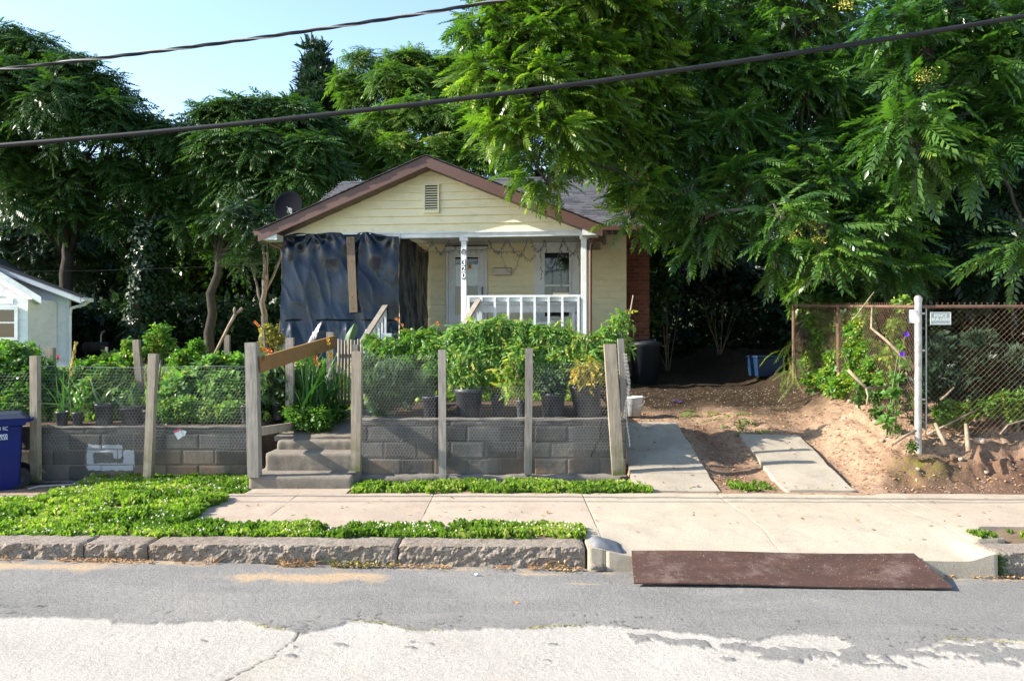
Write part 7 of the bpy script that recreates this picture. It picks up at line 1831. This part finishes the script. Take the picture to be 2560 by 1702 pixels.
# litter and packets
def scrap(name, px, py, z, s, mat, lab, cat='litter', Y=None):
    p = on_z(px, py, z) if Y is None else at(px, py, Y)
    def f(u, v): return p + Vector(((u - .5) * s, (v - .5) * s * (.6 if Y is None else 0) - .004 * math.sin(u * 9), .008 + .012 * math.sin(u * 8 + v * 5) + (0 if Y is None else (v - .5) * s)))
    tag(sheet(name, f, 6, 5, M[mat], None), lab, cat)
scrap('paper_scrap', 1607, 1171, .29, .06, 'paper', 'crumpled white paper on the shaded left wheel strip')
pk = onbank(1690, 1006); 
def pf2(u, v): return pk + Vector(((u - .5) * .16 + .02 * v, (v - .5) * .08, .02 + .02 * math.sin(u * 7)))
tag(sheet('snack_packet', pf2, 7, 4, M['purple'], None), 'crumpled purple wrapper on the dirt of the driveway', 'wrapper')
# flyer caught on the left wall's wire
fy_ = empty('flyer', at(450, 1085, 9.62), 'red and white leaflet caught in the wire on the left wall', 'leaflet')
def ff(a, b, c, d):
    pts = [at(*q, 9.625) for q in (a, b, c, d)]
    return lambda u, v: pts[0].lerp(pts[1], u).lerp(pts[3].lerp(pts[2], u), v) + Vector((0, .008 * math.sin(u * 5), 0))
sheet('page', ff((433, 1078), (452, 1070), (458, 1090), (445, 1099)), 4, 4, M['paper'], fy_); sheet('page', ff((454, 1074), (467, 1078), (462, 1090), (457, 1090)), 4, 4, M['paper'], fy_)
o = sheet('red_heading', ff((433, 1077), (452, 1069.5), (453, 1075), (435, 1083)), 4, 2, M['red_print'], fy_); o.location.y -= .003
o = MB().box(at(145, 893, 11.5), (.035, .01, .075)).build('pink_marker', M['pink']); tag(o, 'pink red tag hanging between the first two stakes', 'tag')
# bins and bucket in the driveway shade
p = onbank(1913, 941); tb = empty('storage_tote', p, 'blue plastic storage tote with lid on the shaded driveway', 'tote')
Mz = Matrix.Rotation(R(12), 3, 'Z'); m = MB(); 
def rot8(c, w0, d0, w1, d1, h0, h1, M3): return [Vector(c) + M3 @ Vector(q_) for q_ in ((-w0, -d0, h0), (w0, -d0, h0), (w0, d0, h0), (-w0, d0, h0), (-w1, -d1, h1), (w1, -d1, h1), (w1, d1, h1), (-w1, d1, h1))]
m.hexa(rot8(p, .25, .18, .29, .21, 0, .36, Mz)); m.build('body', M['blue_bin'], tb, bevel=.01); m = MB(); m.hexa(rot8(p, .31, .23, .30, .22, .362, .40, Mz)); m.build('lid', M['blue_bin'], tb, bevel=.008)
p = Vector((at(1586, 0, 11.6).x, 11.6, tz(1.82, 11.6)))
bk = empty('bucket', p, 'white bucket beside the corner of the garden in the shade', 'bucket')
MB().lathe(p + Vector((0, 0, .02)), [(.10, 0), (.125, .26), (.135, .265), (.135, .29), (.13, .29), (.12, .25)], 24).build('pail', M['bucket'], bk, smooth=True)
MB().tube([p + Vector((.13 * math.cos(a), -.13 + .02 * math.sin(a), .26 - .10 * math.sin(a))) for a in np.linspace(0, PI, 9)], .004, 5).build('handle', M['wire'], bk)
p = Vector((at(1612, 0, 15.6).x, 15.6, tz(2.6, 15.6)))
tc = empty('trash_can', p, 'black trash can in the dark beside the brick chimney', 'trash can')
MB().lathe(p, [(.24, 0), (.30, .72), (.33, .74), (.33, .78)], 24).build('body', M['black_bin'], tc, smooth=True); MB().lathe(p, [(.34, .782), (.33, .82), (.15, .87), (.001, .88)], 24, cap=False).build('lid', M['black_bin'], tc, smooth=True)
p = Vector((at(1708, 0, 24).x, 24, tz(5.2, 24))); tb2 = empty('trash_bag', p, 'shiny black trash bag at the far end of the driveway', 'trash bag')
rough_box('bag', p + Vector((0, 0, .28)), (.95, .6, .55), M['tarp'], tb2, .06, .07, .22, 5, None, 3.5)
rough_box('knot', p + Vector((.2, -.05, .60)), (.14, .12, .16), M['tarp'], tb2, .03, .03, .05, 7, None, 6)
# low branch debris in the dark and a garden hose by the cart
cart.rotation_euler.z = R(31); cart.location.x -= .20
o = MB().tube([at(70, 1222, 9.2), at(100, 1215, 9.3), (-5.2, 9.5, .15), (-4.8, 9.45, .16)], .012, 6).build('garden_hose', M['galv']); tag(o, 'pale hose lying at the foot of the left wall behind the cart', 'hose')
